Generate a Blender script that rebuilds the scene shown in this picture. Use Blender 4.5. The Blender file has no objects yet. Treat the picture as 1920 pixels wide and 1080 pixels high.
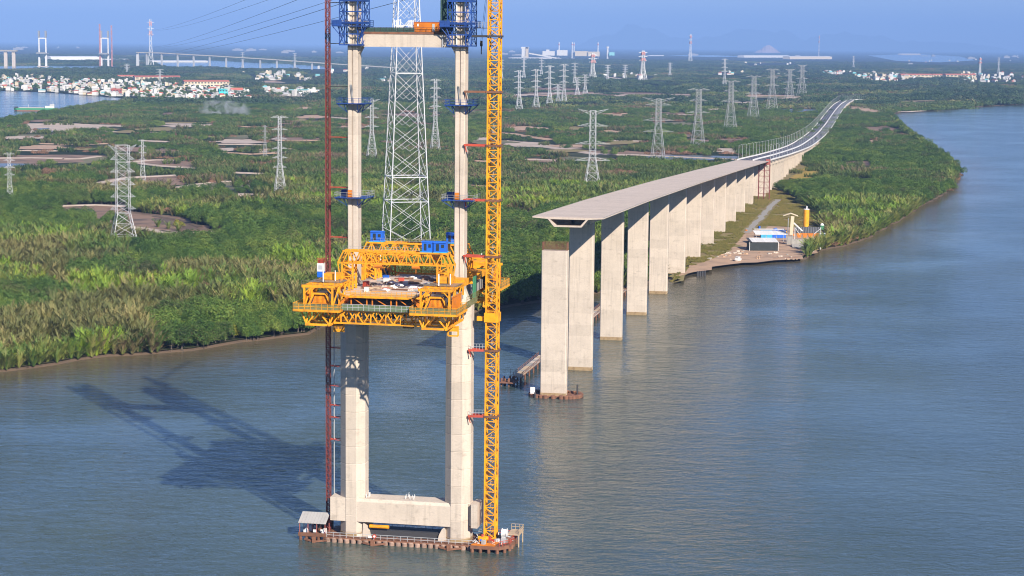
import bpy, math, random
import numpy as np
from mathutils import Vector, Matrix
from mathutils.geometry import tessellate_polygon

SC = bpy.context.scene
COL = SC.collection
R = math.radians

# ------------------------------------------------------------------ camera
CAM_H = 120.0
FOCAL_PX = 3700.0                      # focal length for a 1920 px wide frame
PITCH = math.atan((540 - 83) / FOCAL_PX)
ROLL = R(0.54)
_F = Vector((0, math.cos(PITCH), -math.sin(PITCH)))
_U0 = Vector((0, math.sin(PITCH), math.cos(PITCH)))
_R0 = Vector((1, 0, 0))
_RT = _R0 * math.cos(ROLL) + _U0 * math.sin(ROLL)
_UP = -_R0 * math.sin(ROLL) + _U0 * math.cos(ROLL)
EYE = Vector((0, 0, CAM_H))
cam_d = bpy.data.cameras.new('camera')
cam = bpy.data.objects.new('camera', cam_d)
COL.objects.link(cam)
cam_d.sensor_width = 36.0
cam_d.lens = FOCAL_PX / 1920 * 36.0
cam_d.clip_start = 1.0
cam_d.clip_end = 300000.0
m = Matrix((( _RT.x, _UP.x, -_F.x, EYE.x), (_RT.y, _UP.y, -_F.y, EYE.y), (_RT.z, _UP.z, -_F.z, EYE.z), (0, 0, 0, 1)))
cam.matrix_world = m
SC.camera = cam

# ------------------------------------------------------------------ sky, sun, exposure
SUN_TO = Vector((92, -171, 121)).normalized()          # towards the sun
SUN_EL = math.asin(SUN_TO.z)
SUN_AZ = math.atan2(SUN_TO.x, SUN_TO.y)
world = bpy.data.worlds.new('World')
SC.world = world
world.use_nodes = True
wn = world.node_tree
wn.nodes.clear()
sky = wn.nodes.new('ShaderNodeTexSky')
sky.sky_type = 'NISHITA'
sky.sun_disc = False
sky.sun_elevation = SUN_EL
sky.sun_rotation = SUN_AZ
sky.altitude = 0
sky.air_density = 1.0
sky.dust_density = 0.0
sky.ozone_density = 4.0
bg = wn.nodes.new('ShaderNodeBackground')
bg.inputs['Strength'].default_value = 0.074
wo = wn.nodes.new('ShaderNodeOutputWorld')
tint = wn.nodes.new('ShaderNodeMix'); tint.data_type = 'RGBA'; tint.blend_type = 'MULTIPLY'; tint.inputs[0].default_value = 1.0
tint.inputs[7].default_value = (0.72, 0.81, 1.06, 1)
wn.links.new(sky.outputs[0], tint.inputs[6])
wn.links.new(tint.outputs[2], bg.inputs[0])
wn.links.new(bg.outputs[0], wo.inputs[0])

sun_d = bpy.data.lights.new('sun', 'SUN')
sun_d.energy = 5.0
sun_d.angle = R(0.53)
sun_d.color = (1.0, 0.91, 0.78)
sun = bpy.data.objects.new('sun', sun_d)
COL.objects.link(sun)
sun.rotation_euler = (-SUN_TO).to_track_quat('-Z', 'Y').to_euler()

SC.view_settings.view_transform = 'Standard'
SC.view_settings.look = 'None'
SC.view_settings.gamma = 1.0
SC.view_settings.exposure = 0.75
SC.view_settings.use_curve_mapping = False
SC.render.engine = 'CYCLES'
cy = SC.cycles
cy.use_denoising = True
cy.max_bounces = 5
cy.diffuse_bounces = 3
cy.glossy_bounces = 2
cy.transmission_bounces = 2
cy.volume_bounces = 0
cy.transparent_max_bounces = 6
cy.caustics_reflective = False
cy.caustics_refractive = False
cy.sample_clamp_indirect = 4.0
cy.pixel_filter_type = 'BLACKMAN_HARRIS'
cy.filter_width = 1.05

# ------------------------------------------------------------------ measuring helpers
def ray(x, y):
    return _F + _RT * ((x - 960) / FOCAL_PX) - _UP * ((y - 540) / FOCAL_PX)
def G(x, y, z=0.0):
    """a point of the plane at height z, measured on the 1920 x 1080 photograph"""
    d = ray(x, y)
    return EYE + d * ((z - CAM_H) / d.z)
def ATY(x, y, Y):
    d = ray(x, y)
    return EYE + d * (Y / d.y)

PHI = R(11.2)                                           # the bridge axis, clockwise from north
TW = Vector((-25.1, 469.0, 0))                          # middle of the tower at water level
TT = Vector((math.cos(PHI), -math.sin(PHI), 0))         # across the bridge
TA = Vector((math.sin(PHI), math.cos(PHI), 0))          # along the bridge, away from the camera
def BP(u, v, z=0.0):
    return TW + TT * u + TA * v + Vector((0, 0, z))

# ------------------------------------------------------------------ materials
def mat(name, col, rough=0.7, metal=0.0, var=0.0, nscale=0.0, namt=0.0, bump=0.0, bscale=None, dark=None, spec=0.5, per_object=True):
    """procedural: base colour, per-object tone (var), noise mottling to a second colour"""
    m = bpy.data.materials.new(name)
    m.use_nodes = True
    nt = m.node_tree
    N, L = nt.nodes, nt.links
    b = N['Principled BSDF']
    b.inputs['Roughness'].default_value = rough
    b.inputs['Metallic'].default_value = metal
    b.inputs['Specular IOR Level'].default_value = spec
    rgb = N.new('ShaderNodeRGB'); rgb.outputs[0].default_value = (*col, 1)
    out = rgb.outputs[0]
    tc = N.new('ShaderNodeNewGeometry')
    if nscale:
        nz = N.new('ShaderNodeTexNoise'); nz.inputs['Scale'].default_value = nscale; nz.inputs['Detail'].default_value = 6
        L.new(tc.outputs['Position'], nz.inputs['Vector'])
        mx = N.new('ShaderNodeMix'); mx.data_type = 'RGBA'
        d = dark if dark else tuple(c * 0.55 for c in col)
        mx.inputs[7].default_value = (*d, 1)
        L.new(out, mx.inputs[6])
        mr = N.new('ShaderNodeMapRange'); mr.inputs[1].default_value = 0.45; mr.inputs[2].default_value = 0.75
        mr.inputs[4].default_value = namt
        L.new(nz.outputs[0], mr.inputs[0]); L.new(mr.outputs[0], mx.inputs[0])
        out = mx.outputs[2]
    if var:
        oi = N.new('ShaderNodeObjectInfo')
        mr = N.new('ShaderNodeMapRange'); mr.inputs[3].default_value = 1 - var; mr.inputs[4].default_value = 1 + var
        L.new(oi.outputs['Random'], mr.inputs[0])
        mu = N.new('ShaderNodeVectorMath'); mu.operation = 'SCALE'
        L.new(out, mu.inputs[0]); L.new(mr.outputs[0], mu.inputs['Scale'])
        out = mu.outputs[0]
    L.new(out, b.inputs['Base Color'])
    if bump:
        nb = N.new('ShaderNodeTexNoise'); nb.inputs['Scale'].default_value = bscale or 2.0; nb.inputs['Detail'].default_value = 4
        L.new(tc.outputs['Position'], nb.inputs['Vector'])
        bp = N.new('ShaderNodeBump'); bp.inputs['Strength'].default_value = bump; bp.inputs['Distance'].default_value = 0.1
        L.new(nb.outputs[0], bp.inputs['Height']); L.new(bp.outputs[0], b.inputs['Normal'])
    return m

def concrete(name, col, streak=0.35, var=0.05):
    """cast concrete: cloudy tone, rain streaks, board-marked grid of the shutter panels"""
    m = bpy.data.materials.new(name); m.use_nodes = True
    nt = m.node_tree; N, L = nt.nodes, nt.links
    b = N['Principled BSDF']; b.inputs['Roughness'].default_value = 0.85; b.inputs['Specular IOR Level'].default_value = 0.25
    g = N.new('ShaderNodeNewGeometry')
    def noise(scale, detail, sx=(1, 1, 1), rough=0.55):
        mp = N.new('ShaderNodeMapping'); mp.inputs['Scale'].default_value = sx
        L.new(g.outputs['Position'], mp.inputs[0])
        n = N.new('ShaderNodeTexNoise'); n.inputs['Scale'].default_value = scale; n.inputs['Detail'].default_value = detail
        n.inputs['Roughness'].default_value = rough
        L.new(mp.outputs[0], n.inputs['Vector']); return n.outputs[0]
    def rng(v, a, c, lo, hi):
        r = N.new('ShaderNodeMapRange'); r.inputs[1].default_value = a; r.inputs[2].default_value = c
        r.inputs[3].default_value = lo; r.inputs[4].default_value = hi; L.new(v, r.inputs[0]); return r.outputs[0]
    def mul(a, c):
        x = N.new('ShaderNodeMath'); x.operation = 'MULTIPLY'; L.new(a, x.inputs[0]); L.new(c, x.inputs[1]); return x.outputs[0]
    cloud = rng(noise(0.22, 6), 0.3, 0.7, 0.92, 1.05)
    fine = rng(noise(1.7, 5, (1, 1, 2.5)), 0.3, 0.75, 1.03, 0.90)
    strk = rng(noise(1.0, 5, (1.4, 1.4, 0.07)), 0.52, 0.78, 1.0, 1 - streak)
    blot = rng(noise(0.5, 4, (1, 1, 1.6)), 0.58, 0.75, 1.0, 0.78)
    oi = N.new('ShaderNodeObjectInfo')
    ob = rng(oi.outputs['Random'], 0, 1, 1 - var, 1 + var)
    f = mul(mul(mul(cloud, fine), mul(strk, blot)), ob)
    rgb = N.new('ShaderNodeRGB'); rgb.outputs[0].default_value = (*col, 1)
    sc = N.new('ShaderNodeVectorMath'); sc.operation = 'SCALE'; L.new(rgb.outputs[0], sc.inputs[0]); L.new(f, sc.inputs['Scale'])
    L.new(sc.outputs[0], b.inputs['Base Color'])
    bp = N.new('ShaderNodeBump'); bp.inputs['Strength'].default_value = 0.25; bp.inputs['Distance'].default_value = 0.05
    L.new(noise(2.5, 4), bp.inputs['Height']); L.new(bp.outputs[0], b.inputs['Normal'])
    return m

M = {}
M['conc'] = concrete('pale_concrete', (0.58, 0.495, 0.41), 0.22, 0.065)
M['conc_deck'] = concrete('deck_concrete', (0.57, 0.475, 0.40), 0.14, 0.035)
M['conc_grey'] = concrete('grey_concrete', (0.36, 0.34, 0.31))
M['conc_stain'] = mat('tide_stained_concrete', (0.34, 0.24, 0.13), 0.9, nscale=0.8, namt=0.8, dark=(0.16, 0.10, 0.05))
M['yellow'] = mat('yellow_paint', (0.84, 0.35, 0.006), 0.6, var=0.1, nscale=0.9, namt=0.85, dark=(0.36, 0.15, 0.02))
M['crane_yellow'] = mat('crane_yellow_paint', (0.85, 0.375, 0.005), 0.6, var=0.08, nscale=0.7, namt=0.65, dark=(0.42, 0.16, 0.02))
M['orange'] = mat('orange_paint', (0.66, 0.20, 0.012), 0.55, var=0.08, nscale=0.9, namt=0.5, dark=(0.30, 0.09, 0.015))
M['rust'] = mat('rusty_steel', (0.21, 0.095, 0.055), 0.85, var=0.18, nscale=0.8, namt=0.7, dark=(0.08, 0.04, 0.028))
M['red_steel'] = mat('red_oxide_steel', (0.20, 0.042, 0.034), 0.7, var=0.1, nscale=0.7, namt=0.4)
M['red_tie'] = mat('red_painted_steel', (0.45, 0.065, 0.035), 0.6, var=0.15, nscale=0.7, namt=0.5)
M['blue'] = mat('blue_paint', (0.012, 0.06, 0.27), 0.6, var=0.12, nscale=0.8, namt=0.6, dark=(0.008, 0.025, 0.09))
M['cabin_blue'] = mat('cabin_blue_paint', (0.015, 0.13, 0.62), 0.5, var=0.06, nscale=0.8, namt=0.2)
M['light_blue'] = mat('light_blue_paint', (0.05, 0.38, 0.62), 0.55, nscale=0.8, namt=0.2)
M['white'] = mat('white_paint', (0.72, 0.71, 0.69), 0.6, var=0.08, nscale=0.7, namt=0.25)
M['galv'] = mat('galvanised_steel', (0.50, 0.51, 0.53), 0.5, 0.2, var=0.08)
M['galv_dark'] = mat('weathered_galvanised_steel', (0.33, 0.34, 0.35), 0.6, 0.2, var=0.08)
M['dark'] = mat('dark_steel', (0.045, 0.045, 0.05), 0.7, var=0.15)
M['black'] = mat('black_rubber', (0.015, 0.015, 0.016), 0.9)
M['netting'] = mat('green_netting', (0.12, 0.17, 0.09), 0.9, var=0.1, nscale=1.5, namt=0.5)
M['green'] = mat('green_tarp', (0.05, 0.25, 0.12), 0.8, nscale=0.8, namt=0.4)
M['scaffold'] = mat('dark_green_mesh', (0.035, 0.075, 0.07), 0.9, nscale=0.9, namt=0.5)
M['timber'] = mat('weathered_timber', (0.30, 0.20, 0.14), 0.9, var=0.25, nscale=1.0, namt=0.5)
M['wood_pale'] = mat('pale_plywood', (0.48, 0.36, 0.24), 0.85, var=0.15, nscale=1.0, namt=0.4)
M['roof_grey'] = mat('grey_sheet_roof', (0.42, 0.40, 0.38), 0.6, 0.0, var=0.06, nscale=0.5, namt=0.4)
M['roof_red'] = mat('red_tile_roof', (0.42, 0.12, 0.075), 0.8, var=0.2)
M['roof_blue'] = mat('teal_sheet_roof', (0.20, 0.50, 0.50), 0.6, var=0.2)
M['house'] = mat('limewashed_wall', (0.62, 0.60, 0.56), 0.85, var=0.16)
M['house_cream'] = mat('cream_wall', (0.62, 0.52, 0.36), 0.85, var=0.15)
M['glass'] = mat('dark_glass', (0.03, 0.04, 0.05), 0.2)
M['asphalt'] = mat('new_asphalt', (0.075, 0.075, 0.09), 0.9, var=0.08, nscale=0.3, namt=0.3)
M['shed_dark'] = mat('dark_wall_sheet', (0.018, 0.026, 0.027), 0.7, nscale=0.4, namt=0.5, dark=(0.05, 0.06, 0.06))
M['brick_red'] = mat('red_brown_paint', (0.36, 0.10, 0.08), 0.8, var=0.1)

# ------------------------------------------------------------------ mesh building
class MB:
    def __init__(self):
        self.v, self.f = [], []
    def add(self, vs, fs):
        n = len(self.v)
        self.v.extend(tuple(p) for p in vs)
        self.f.extend(tuple(i + n for i in f) for f in fs)
        return self
    def box(self, c, s, rz=0.0, taper=1.0):
        cx, cy, cz = c; hx, hy, hz = s[0] / 2, s[1] / 2, s[2] / 2
        co, si = math.cos(rz), math.sin(rz)
        vs = []
        for z, k in ((-hz, 1.0), (hz, taper)):
            for x, y in ((-hx, -hy), (hx, -hy), (hx, hy), (-hx, hy)):
                x *= k; y *= k
                vs.append((cx + x * co - y * si, cy + x * si + y * co, cz + z))
        return self.add(vs, [(3, 2, 1, 0), (4, 5, 6, 7), (0, 1, 5, 4), (1, 2, 6, 5), (2, 3, 7, 6), (3, 0, 4, 7)])
    def bx(self, x0, x1, y0, y1, z0, z1):
        return self.box(((x0 + x1) / 2, (y0 + y1) / 2, (z0 + z1) / 2), (x1 - x0, y1 - y0, z1 - z0))
    def bar(self, p, q, w, h=None):
        p, q = Vector(p), Vector(q); h = h or w
        d = q - p
        if d.length < 1e-6: return self
        d.normalize()
        up = Vector((0, 0, 1)) if abs(d.z) < 0.95 else Vector((0, 1, 0))
        x = d.cross(up).normalized() * (w / 2); y = x.cross(d).normalized() * (h / 2)
        vs = [p - x - y, p + x - y, p + x + y, p - x + y, q - x - y, q + x - y, q + x + y, q - x + y]
        return self.add(vs, [(3, 2, 1, 0), (4, 5, 6, 7), (0, 1, 5, 4), (1, 2, 6, 5), (2, 3, 7, 6), (3, 0, 4, 7)])
    def tube(self, p, q, r, n=8, r2=None, cap=True):
        p, q = Vector(p), Vector(q); r2 = r if r2 is None else r2
        d = (q - p).normalized()
        up = Vector((0, 0, 1)) if abs(d.z) < 0.95 else Vector((0, 1, 0))
        x = d.cross(up).normalized(); y = d.cross(x)
        vs = []
        for c, rr in ((p, r), (q, r2)):
            for k in range(n):
                a = 2 * math.pi * k / n
                vs.append(c + x * (rr * math.cos(a)) + y * (rr * math.sin(a)))
        fs = [(k, (k + 1) % n, n + (k + 1) % n, n + k) for k in range(n)]
        if cap: fs += [tuple(range(n))[::-1], tuple(range(n, 2 * n))]
        return self.add(vs, fs)
    def prism(self, poly, z0, z1, poly2=None):
        n = len(poly); p2 = poly2 or poly
        vs = [(x, y, z0) for x, y in poly] + [(x, y, z1) for x, y in p2]
        return self.add(vs, [(k, (k + 1) % n, n + (k + 1) % n, n + k) for k in range(n)] + [tuple(range(n))[::-1], tuple(range(n, 2 * n))])
    def extr(self, poly, axis, a, b):
        """polygon given in the two other axes, swept along axis"""
        n = len(poly)
        def pt(p, t):
            return (t, p[0], p[1]) if axis == 'x' else (p[0], t, p[1])
        vs = [pt(p, a) for p in poly] + [pt(p, b) for p in poly]
        return self.add(vs, [(k, (k + 1) % n, n + (k + 1) % n, n + k) for k in range(n)] + [tuple(range(n))[::-1], tuple(range(n, 2 * n))])
    def quad(self, *p):
        return self.add(p, [tuple(range(len(p)))])
    def rail(self, pts, z, h=1.1, post=2.0, w=0.07, rails=2, closed=False):
        """railing along a polyline of (x, y) at height z"""
        P = [Vector((p[0], p[1], z)) for p in pts]
        if closed: P.append(P[0])
        for a, b in zip(P[:-1], P[1:]):
            n = max(1, round((b - a).length / post))
            for k in range(n + 1):
                c = a.lerp(b, k / n); self.bar(c, c + Vector((0, 0, h)), w)
            for j in range(rails):
                o = Vector((0, 0, h * (j + 1) / rails)); self.bar(a + o, b + o, w)
        return self
    def mesh(self, name):
        me = bpy.data.meshes.new(name)
        me.from_pydata(self.v, [], self.f)
        me.update()
        return me
    def build(self, name, material, parent=None, loc=None, rz=0.0, smooth=False):
        me = self.mesh(name)
        return put(name, me, material, parent, loc, rz, smooth)

def put(name, me, material=None, parent=None, loc=None, rz=0.0, smooth=False):
    if material is not None and not me.materials:
        me.materials.append(M[material] if isinstance(material, str) else material)
    if smooth:
        me.polygons.foreach_set('use_smooth', [True] * len(me.polygons))
    o = bpy.data.objects.new(name, me)
    COL.objects.link(o)
    if parent is not None: o.parent = parent
    if loc is not None: o.location = loc
    if rz: o.rotation_euler = (0, 0, rz)
    return o

def tag(o, label, cat, group=None):
    o['label'] = label; o['category'] = cat
    if group: o['group'] = group
    return o
def thing(name, label, cat, loc=(0, 0, 0), rz=0.0, group=None):
    o = bpy.data.objects.new(name, None)
    COL.objects.link(o)
    o.empty_display_size = 1.0
    o.location = loc; o.rotation_euler = (0, 0, rz)
    return tag(o, label, cat, group)
def structure(o):
    o['kind'] = 'structure'; return o
def stuff(o, label=None, cat=None):
    o['kind'] = 'stuff'
    if label: tag(o, label, cat)
    return o
def copy_tree(o, parent=None):
    c = o.copy(); COL.objects.link(c); c.parent = parent
    for ch in o.children: copy_tree(ch, c)
    return c
def lattice_box(mb, w0, w1, z0, z1, n, leg, br, cross=True, d0=None, d1=None, horiz=True):
    """square (or w x d) lattice column tapering from w0 at z0 to w1 at z1 with n panels"""
    d0 = d0 or w0; d1 = d1 or w1
    def cs(t):
        w = (w0 + (w1 - w0) * t) / 2; d = (d0 + (d1 - d0) * t) / 2; z = z0 + (z1 - z0) * t
        return [Vector((-w, -d, z)), Vector((w, -d, z)), Vector((w, d, z)), Vector((-w, d, z))]
    a, b = cs(0), cs(1)
    for k in range(4): mb.bar(a[k], b[k], leg)
    for i in range(n):
        p, q = cs(i / n), cs((i + 1) / n)
        for k in range(4):
            j = (k + 1) % 4
            if cross:
                mb.bar(p[k], q[j], br); mb.bar(p[j], q[k], br)
            else:
                if (i + k) % 2: mb.bar(p[k], q[j], br)
                else: mb.bar(p[j], q[k], br)
            if horiz: mb.bar(q[k], q[j], br)
    return mb
# ================================================================== THE SETTING
def value_noise(x, y, seed=0):
    xi = np.floor(x).astype(np.int64); yi = np.floor(y).astype(np.int64)
    xf = x - xi; yf = y - yi
    def h(a, b):
        n = (a * 374761393 + b * 668265263 + seed * 1274126177) & 0xffffffff
        n = ((n ^ (n >> 13)) * 1274126177) & 0xffffffff
        return ((n ^ (n >> 16)) & 0xffff) / 65535.0
    u = xf * xf * (3 - 2 * xf); w = yf * yf * (3 - 2 * yf)
    return (h(xi, yi) * (1 - u) + h(xi + 1, yi) * u) * (1 - w) + (h(xi, yi + 1) * (1 - u) + h(xi + 1, yi + 1) * u) * w
def fbm(x, y, s, seed=0, o=3):
    t = 0; a = 0.5; f = 1.0 / s; n = 0
    for k in range(o):
        t = t + a * value_noise(x * f + 17.3 * k, y * f - 9.1 * k, seed + k); n += a; a *= 0.5; f *= 2.03
    return t / n
def in_poly(px, py, poly):
    c = np.zeros(len(px), bool); n = len(poly); j = n - 1
    for i in range(n):
        xi, yi = poly[i]; xj, yj = poly[j]
        if yi != yj:
            k = ((yi > py) != (yj > py)) & (px < (xj - xi) * (py - yi) / (yj - yi) + xi)
            c ^= k
        j = i
    return c
def near_line(px, py, line, w):
    r = np.zeros(len(px), bool)
    for (ax, ay), (bx, by) in zip(line[:-1], line[1:]):
        dx, dy = bx - ax, by - ay; L2 = dx * dx + dy * dy + 1e-9
        t = np.clip(((px - ax) * dx + (py - ay) * dy) / L2, 0, 1)
        r |= (px - ax - t * dx) ** 2 + (py - ay - t * dy) ** 2 < w * w
    return r
def GP(pts, z=0.0):
    return [(p.x, p.y) for p in (G(x, y, z) for x, y in pts)]

# ---- materials of the setting
def water_material():
    m = bpy.data.materials.new('river_water'); m.use_nodes = True
    nt = m.node_tree; N, L = nt.nodes, nt.links
    b = N['Principled BSDF']
    b.inputs['IOR'].default_value = 1.333
    b.inputs['Roughness'].default_value = 0.09
    g = N.new('ShaderNodeNewGeometry')
    n0 = N.new('ShaderNodeTexNoise'); n0.inputs['Scale'].default_value = 0.008; n0.inputs['Detail'].default_value = 5
    L.new(g.outputs['Position'], n0.inputs['Vector'])
    cr = N.new('ShaderNodeValToRGB')
    cr.color_ramp.elements[0].position = 0.3; cr.color_ramp.elements[0].color = (0.044, 0.068, 0.066, 1)
    cr.color_ramp.elements[1].position = 0.7; cr.color_ramp.elements[1].color = (0.066, 0.092, 0.078, 1)
    L.new(n0.outputs[0], cr.inputs[0])
    # muddier along the banks: the attribute is the distance to the shore
    at = N.new('ShaderNodeAttribute'); at.attribute_name = 'silt'
    mx = N.new('ShaderNodeMix'); mx.data_type = 'RGBA'
    mx.inputs[7].default_value = (0.12, 0.095, 0.05, 1)
    L.new(at.outputs['Fac'], mx.inputs[0]); L.new(cr.outputs[0], mx.inputs[6])
    L.new(mx.outputs[2], b.inputs['Base Color'])
    # wind ripples, crests across the river, in three sizes
    mp = N.new('ShaderNodeMapping'); mp.inputs['Rotation'].default_value = (0, 0, R(14)); mp.inputs['Scale'].default_value = (0.5, 1.0, 1.0)
    L.new(g.outputs['Position'], mp.inputs[0])
    hs = []
    for sc, dt, amp in ((0.07, 3, 1.2), (0.28, 4, 1.15), (0.9, 3, 0.35)):
        n = N.new('ShaderNodeTexNoise'); n.inputs['Scale'].default_value = sc; n.inputs['Detail'].default_value = dt; n.inputs['Roughness'].default_value = 0.6
        n.inputs['Distortion'].default_value = 0.6
        L.new(mp.outputs[0], n.inputs['Vector'])
        a = N.new('ShaderNodeMath'); a.operation = 'MULTIPLY'; a.inputs[1].default_value = amp; L.new(n.outputs[0], a.inputs[0])
        hs.append(a.outputs[0])
    s = hs[0]
    for h in hs[1:]:
        a = N.new('ShaderNodeMath'); a.operation = 'ADD'; L.new(s, a.inputs[0]); L.new(h, a.inputs[1]); s = a.outputs[0]
    # calmer and rougher patches
    n1 = N.new('ShaderNodeTexNoise'); n1.inputs['Scale'].default_value = 0.012; n1.inputs['Detail'].default_value = 3
    L.new(g.outputs['Position'], n1.inputs['Vector'])
    r1 = N.new('ShaderNodeMapRange'); r1.inputs[1].default_value = 0.35; r1.inputs[2].default_value = 0.65; r1.inputs[3].default_value = 0.3; r1.inputs[4].default_value = 1.0
    L.new(n1.outputs[0], r1.inputs[0])
    bp = N.new('ShaderNodeBump'); bp.inputs['Distance'].default_value = 0.7
    L.new(r1.outputs[0], bp.inputs['Strength'])
    L.new(s, bp.inputs['Height']); L.new(bp.outputs[0], b.inputs['Normal'])
    return m
M['water'] = water_material()

def ground_material():
    m = bpy.data.materials.new('marsh_ground'); m.use_nodes = True
    nt = m.node_tree; N, L = nt.nodes, nt.links
    b = N['Principled BSDF']; b.inputs['Roughness'].default_value = 0.95; b.inputs['Specular IOR Level'].default_value = 0.1
    g = N.new('ShaderNodeNewGeometry')
    def noise(s, d):
        n = N.new('ShaderNodeTexNoise'); n.inputs['Scale'].default_value = s; n.inputs['Detail'].default_value = d; n.inputs['Roughness'].default_value = 0.65
        L.new(g.outputs['Position'], n.inputs['Vector']); return n.outputs[0]
    cr = N.new('ShaderNodeValToRGB'); e = cr.color_ramp.elements
    e[0].position = 0.30; e[0].color = (0.010, 0.018, 0.007, 1)
    e[1].position = 0.75; e[1].color = (0.10, 0.075, 0.045, 1)
    k = e.new(0.48); k.color = (0.022, 0.036, 0.012, 1)
    k = e.new(0.60); k.color = (0.055, 0.062, 0.028, 1)
    L.new(noise(0.0035, 8), cr.inputs[0])
    mx = N.new('ShaderNodeMix'); mx.data_type = 'RGBA'; mx.blend_type = 'MULTIPLY'; mx.inputs[0].default_value = 0.6
    cr2 = N.new('ShaderNodeValToRGB'); cr2.color_ramp.elements[0].position = 0.3; cr2.color_ramp.elements[0].color = (0.35, 0.35, 0.35, 1)
    cr2.color_ramp.elements[1].position = 0.7; cr2.color_ramp.elements[1].color = (1.3, 1.3, 1.3, 1)
    L.new(noise(0.05, 6), cr2.inputs[0])
    L.new(cr.outputs[0], mx.inputs[6]); L.new(cr2.outputs[0], mx.inputs[7])
    L.new(mx.outputs[2], b.inputs['Base Color'])
    return m
M['ground'] = ground_material()
M['mud'] = mat('river_mud', (0.12, 0.08, 0.05), 0.8, nscale=0.15, namt=0.8, dark=(0.085, 0.06, 0.04))
M['mudflat'] = mat('pond_mud', (0.24, 0.15, 0.095), 0.85, nscale=0.05, namt=1.0, dark=(0.06, 0.045, 0.032))
M['pondgreen'] = mat('green_pond_bed', (0.17, 0.15, 0.06), 0.7, nscale=0.03, namt=0.8, dark=(0.08, 0.085, 0.04))
M['sand'] = mat('pale_earth', (0.46, 0.37, 0.30), 0.95, nscale=0.06, namt=0.6, dark=(0.25, 0.19, 0.14))
M['dirt'] = mat('trodden_earth', (0.44, 0.29, 0.19), 0.95, nscale=0.12, namt=0.75, dark=(0.21, 0.15, 0.11))
M['drygrass'] = mat('dry_grass_ground', (0.22, 0.18, 0.06), 0.95, nscale=0.09, namt=0.9, dark=(0.19, 0.115, 0.06))
M['yellowgrass'] = mat('yellow_grass_ground', (0.34, 0.23, 0.03), 0.95, nscale=0.1, namt=0.5, dark=(0.18, 0.15, 0.03))
M['pondwater'] = mat('pond_water', (0.12, 0.105, 0.08), 0.25, spec=0.3, nscale=0.06, namt=0.7)

def sheet(name, poly, z, material, skirt=0.0, skirt_out=0.0):
    pts = [Vector((x, y, z)) for x, y in poly]
    tris = tessellate_polygon([pts])
    vs = [tuple(p) for p in pts]; fs = []
    for t in tris:
        a, b, c = (pts[i] for i in t)
        fs.append(tuple(t) if (b - a).cross(c - a).z > 0 else tuple(reversed(t)))
    if skirt:
        n = len(pts)
        for p in pts: vs.append((p.x, p.y, z - skirt))
        fs += [(k, (k + 1) % n, n + (k + 1) % n, n + k) for k in range(n)]
    me = bpy.data.meshes.new(name); me.from_pydata(vs, [], fs); me.update()
    return put(name, me, material)

def ribbon(name, line, w, z, material, h=0.0):
    """a strip of width w along a polyline of (x, y)"""
    mb = MB(); P = [Vector((x, y, 0)) for x, y in line]; L, Rr = [], []
    for i, p in enumerate(P):
        d = (P[min(i + 1, len(P) - 1)] - P[max(i - 1, 0)]).normalized(); nrm = Vector((-d.y, d.x, 0))
        L.append(p + nrm * w / 2); Rr.append(p - nrm * w / 2)
    n = len(P)
    vs = [(p.x, p.y, z) for p in L] + [(p.x, p.y, z) for p in Rr]
    fs = [(n + i, n + i + 1, i + 1, i) for i in range(n - 1)]
    if h:
        vs += [(p.x + (p.x - q.x) * .35, p.y + (p.y - q.y) * .35, z - h) for p, q in zip(L, Rr)] + [(q.x + (q.x - p.x) * .35, q.y + (q.y - p.y) * .35, z - h) for p, q in zip(L, Rr)]
        fs += [(i, i + 1, 2 * n + i + 1, 2 * n + i) for i in range(n - 1)] + [(3 * n + i, 3 * n + i + 1, n + i + 1, n + i) for i in range(n - 1)]
    mb.add(vs, fs)
    return mb.build(name, material)

# ---- shore line of the river (measured at water level)
NEAR = [(-700, 760), (-150, 712), (0, 697), (50, 691), (100, 684), (150, 674), (200, 668), (260, 665), (320, 660), (360, 657), (400, 650), (450, 641), (485, 638), (520, 633), (575, 627), (600, 613), (650, 609), (700, 604),
        (800, 597), (870, 588), (940, 577), (1005, 567), (1060, 560), (1120, 549), (1165, 541), (1215, 530), (1268, 519), (1290, 514), (1310, 509), (1330, 502), (1360, 497),
        (1390, 494), (1420, 493), (1450, 489), (1508, 486), (1530, 473), (1580, 462), (1620, 448), (1650, 432), (1690, 410), (1730, 384), (1765, 365), (1782, 350),
        (1788, 330), (1785, 318), (1770, 305), (1750, 290), (1722, 268), (1692, 245), (1672, 226), (1665, 214), (1690, 210.5), (1725, 208.5), (1780, 204), (1850, 199),
        (1920, 195), (2100, 190), (2500, 180), (3300, 165)]
INLET = [(-900, 150), (-300, 163), (0, 170), (60, 172), (100, 174), (180, 180), (235, 184), (262, 188), (250, 191), (200, 196), (160, 201), (100, 212), (40, 223), (0, 231), (-120, 262), (-500, 330)]
near_w = GP(NEAR)
def jitter_line(line, step, amp, seed):
    out = []
    rnd = random.Random(seed)
    for (ax, ay), (bx, by) in zip(line[:-1], line[1:]):
        L = math.hypot(bx - ax, by - ay); n = max(1, min(40, int(L / step)))
        for k in range(n):
            t = k / n; j = amp if k else 0.0
            out.append((ax + (bx - ax) * t + rnd.uniform(-j, j), ay + (by - ay) * t + rnd.uniform(-j, j)))
    out.append(line[-1]); return out
shore = jitter_line(near_w, 14, 2.2, 3)
LAND = shore + [(60000, 9000), (70000, 120000), (-70000, 120000), (-60000, 9000)] + GP(INLET) + [(-1500, 900), (-900, 660)]
land = sheet('ground', LAND, 1.0, 'ground')
structure(land)
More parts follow.
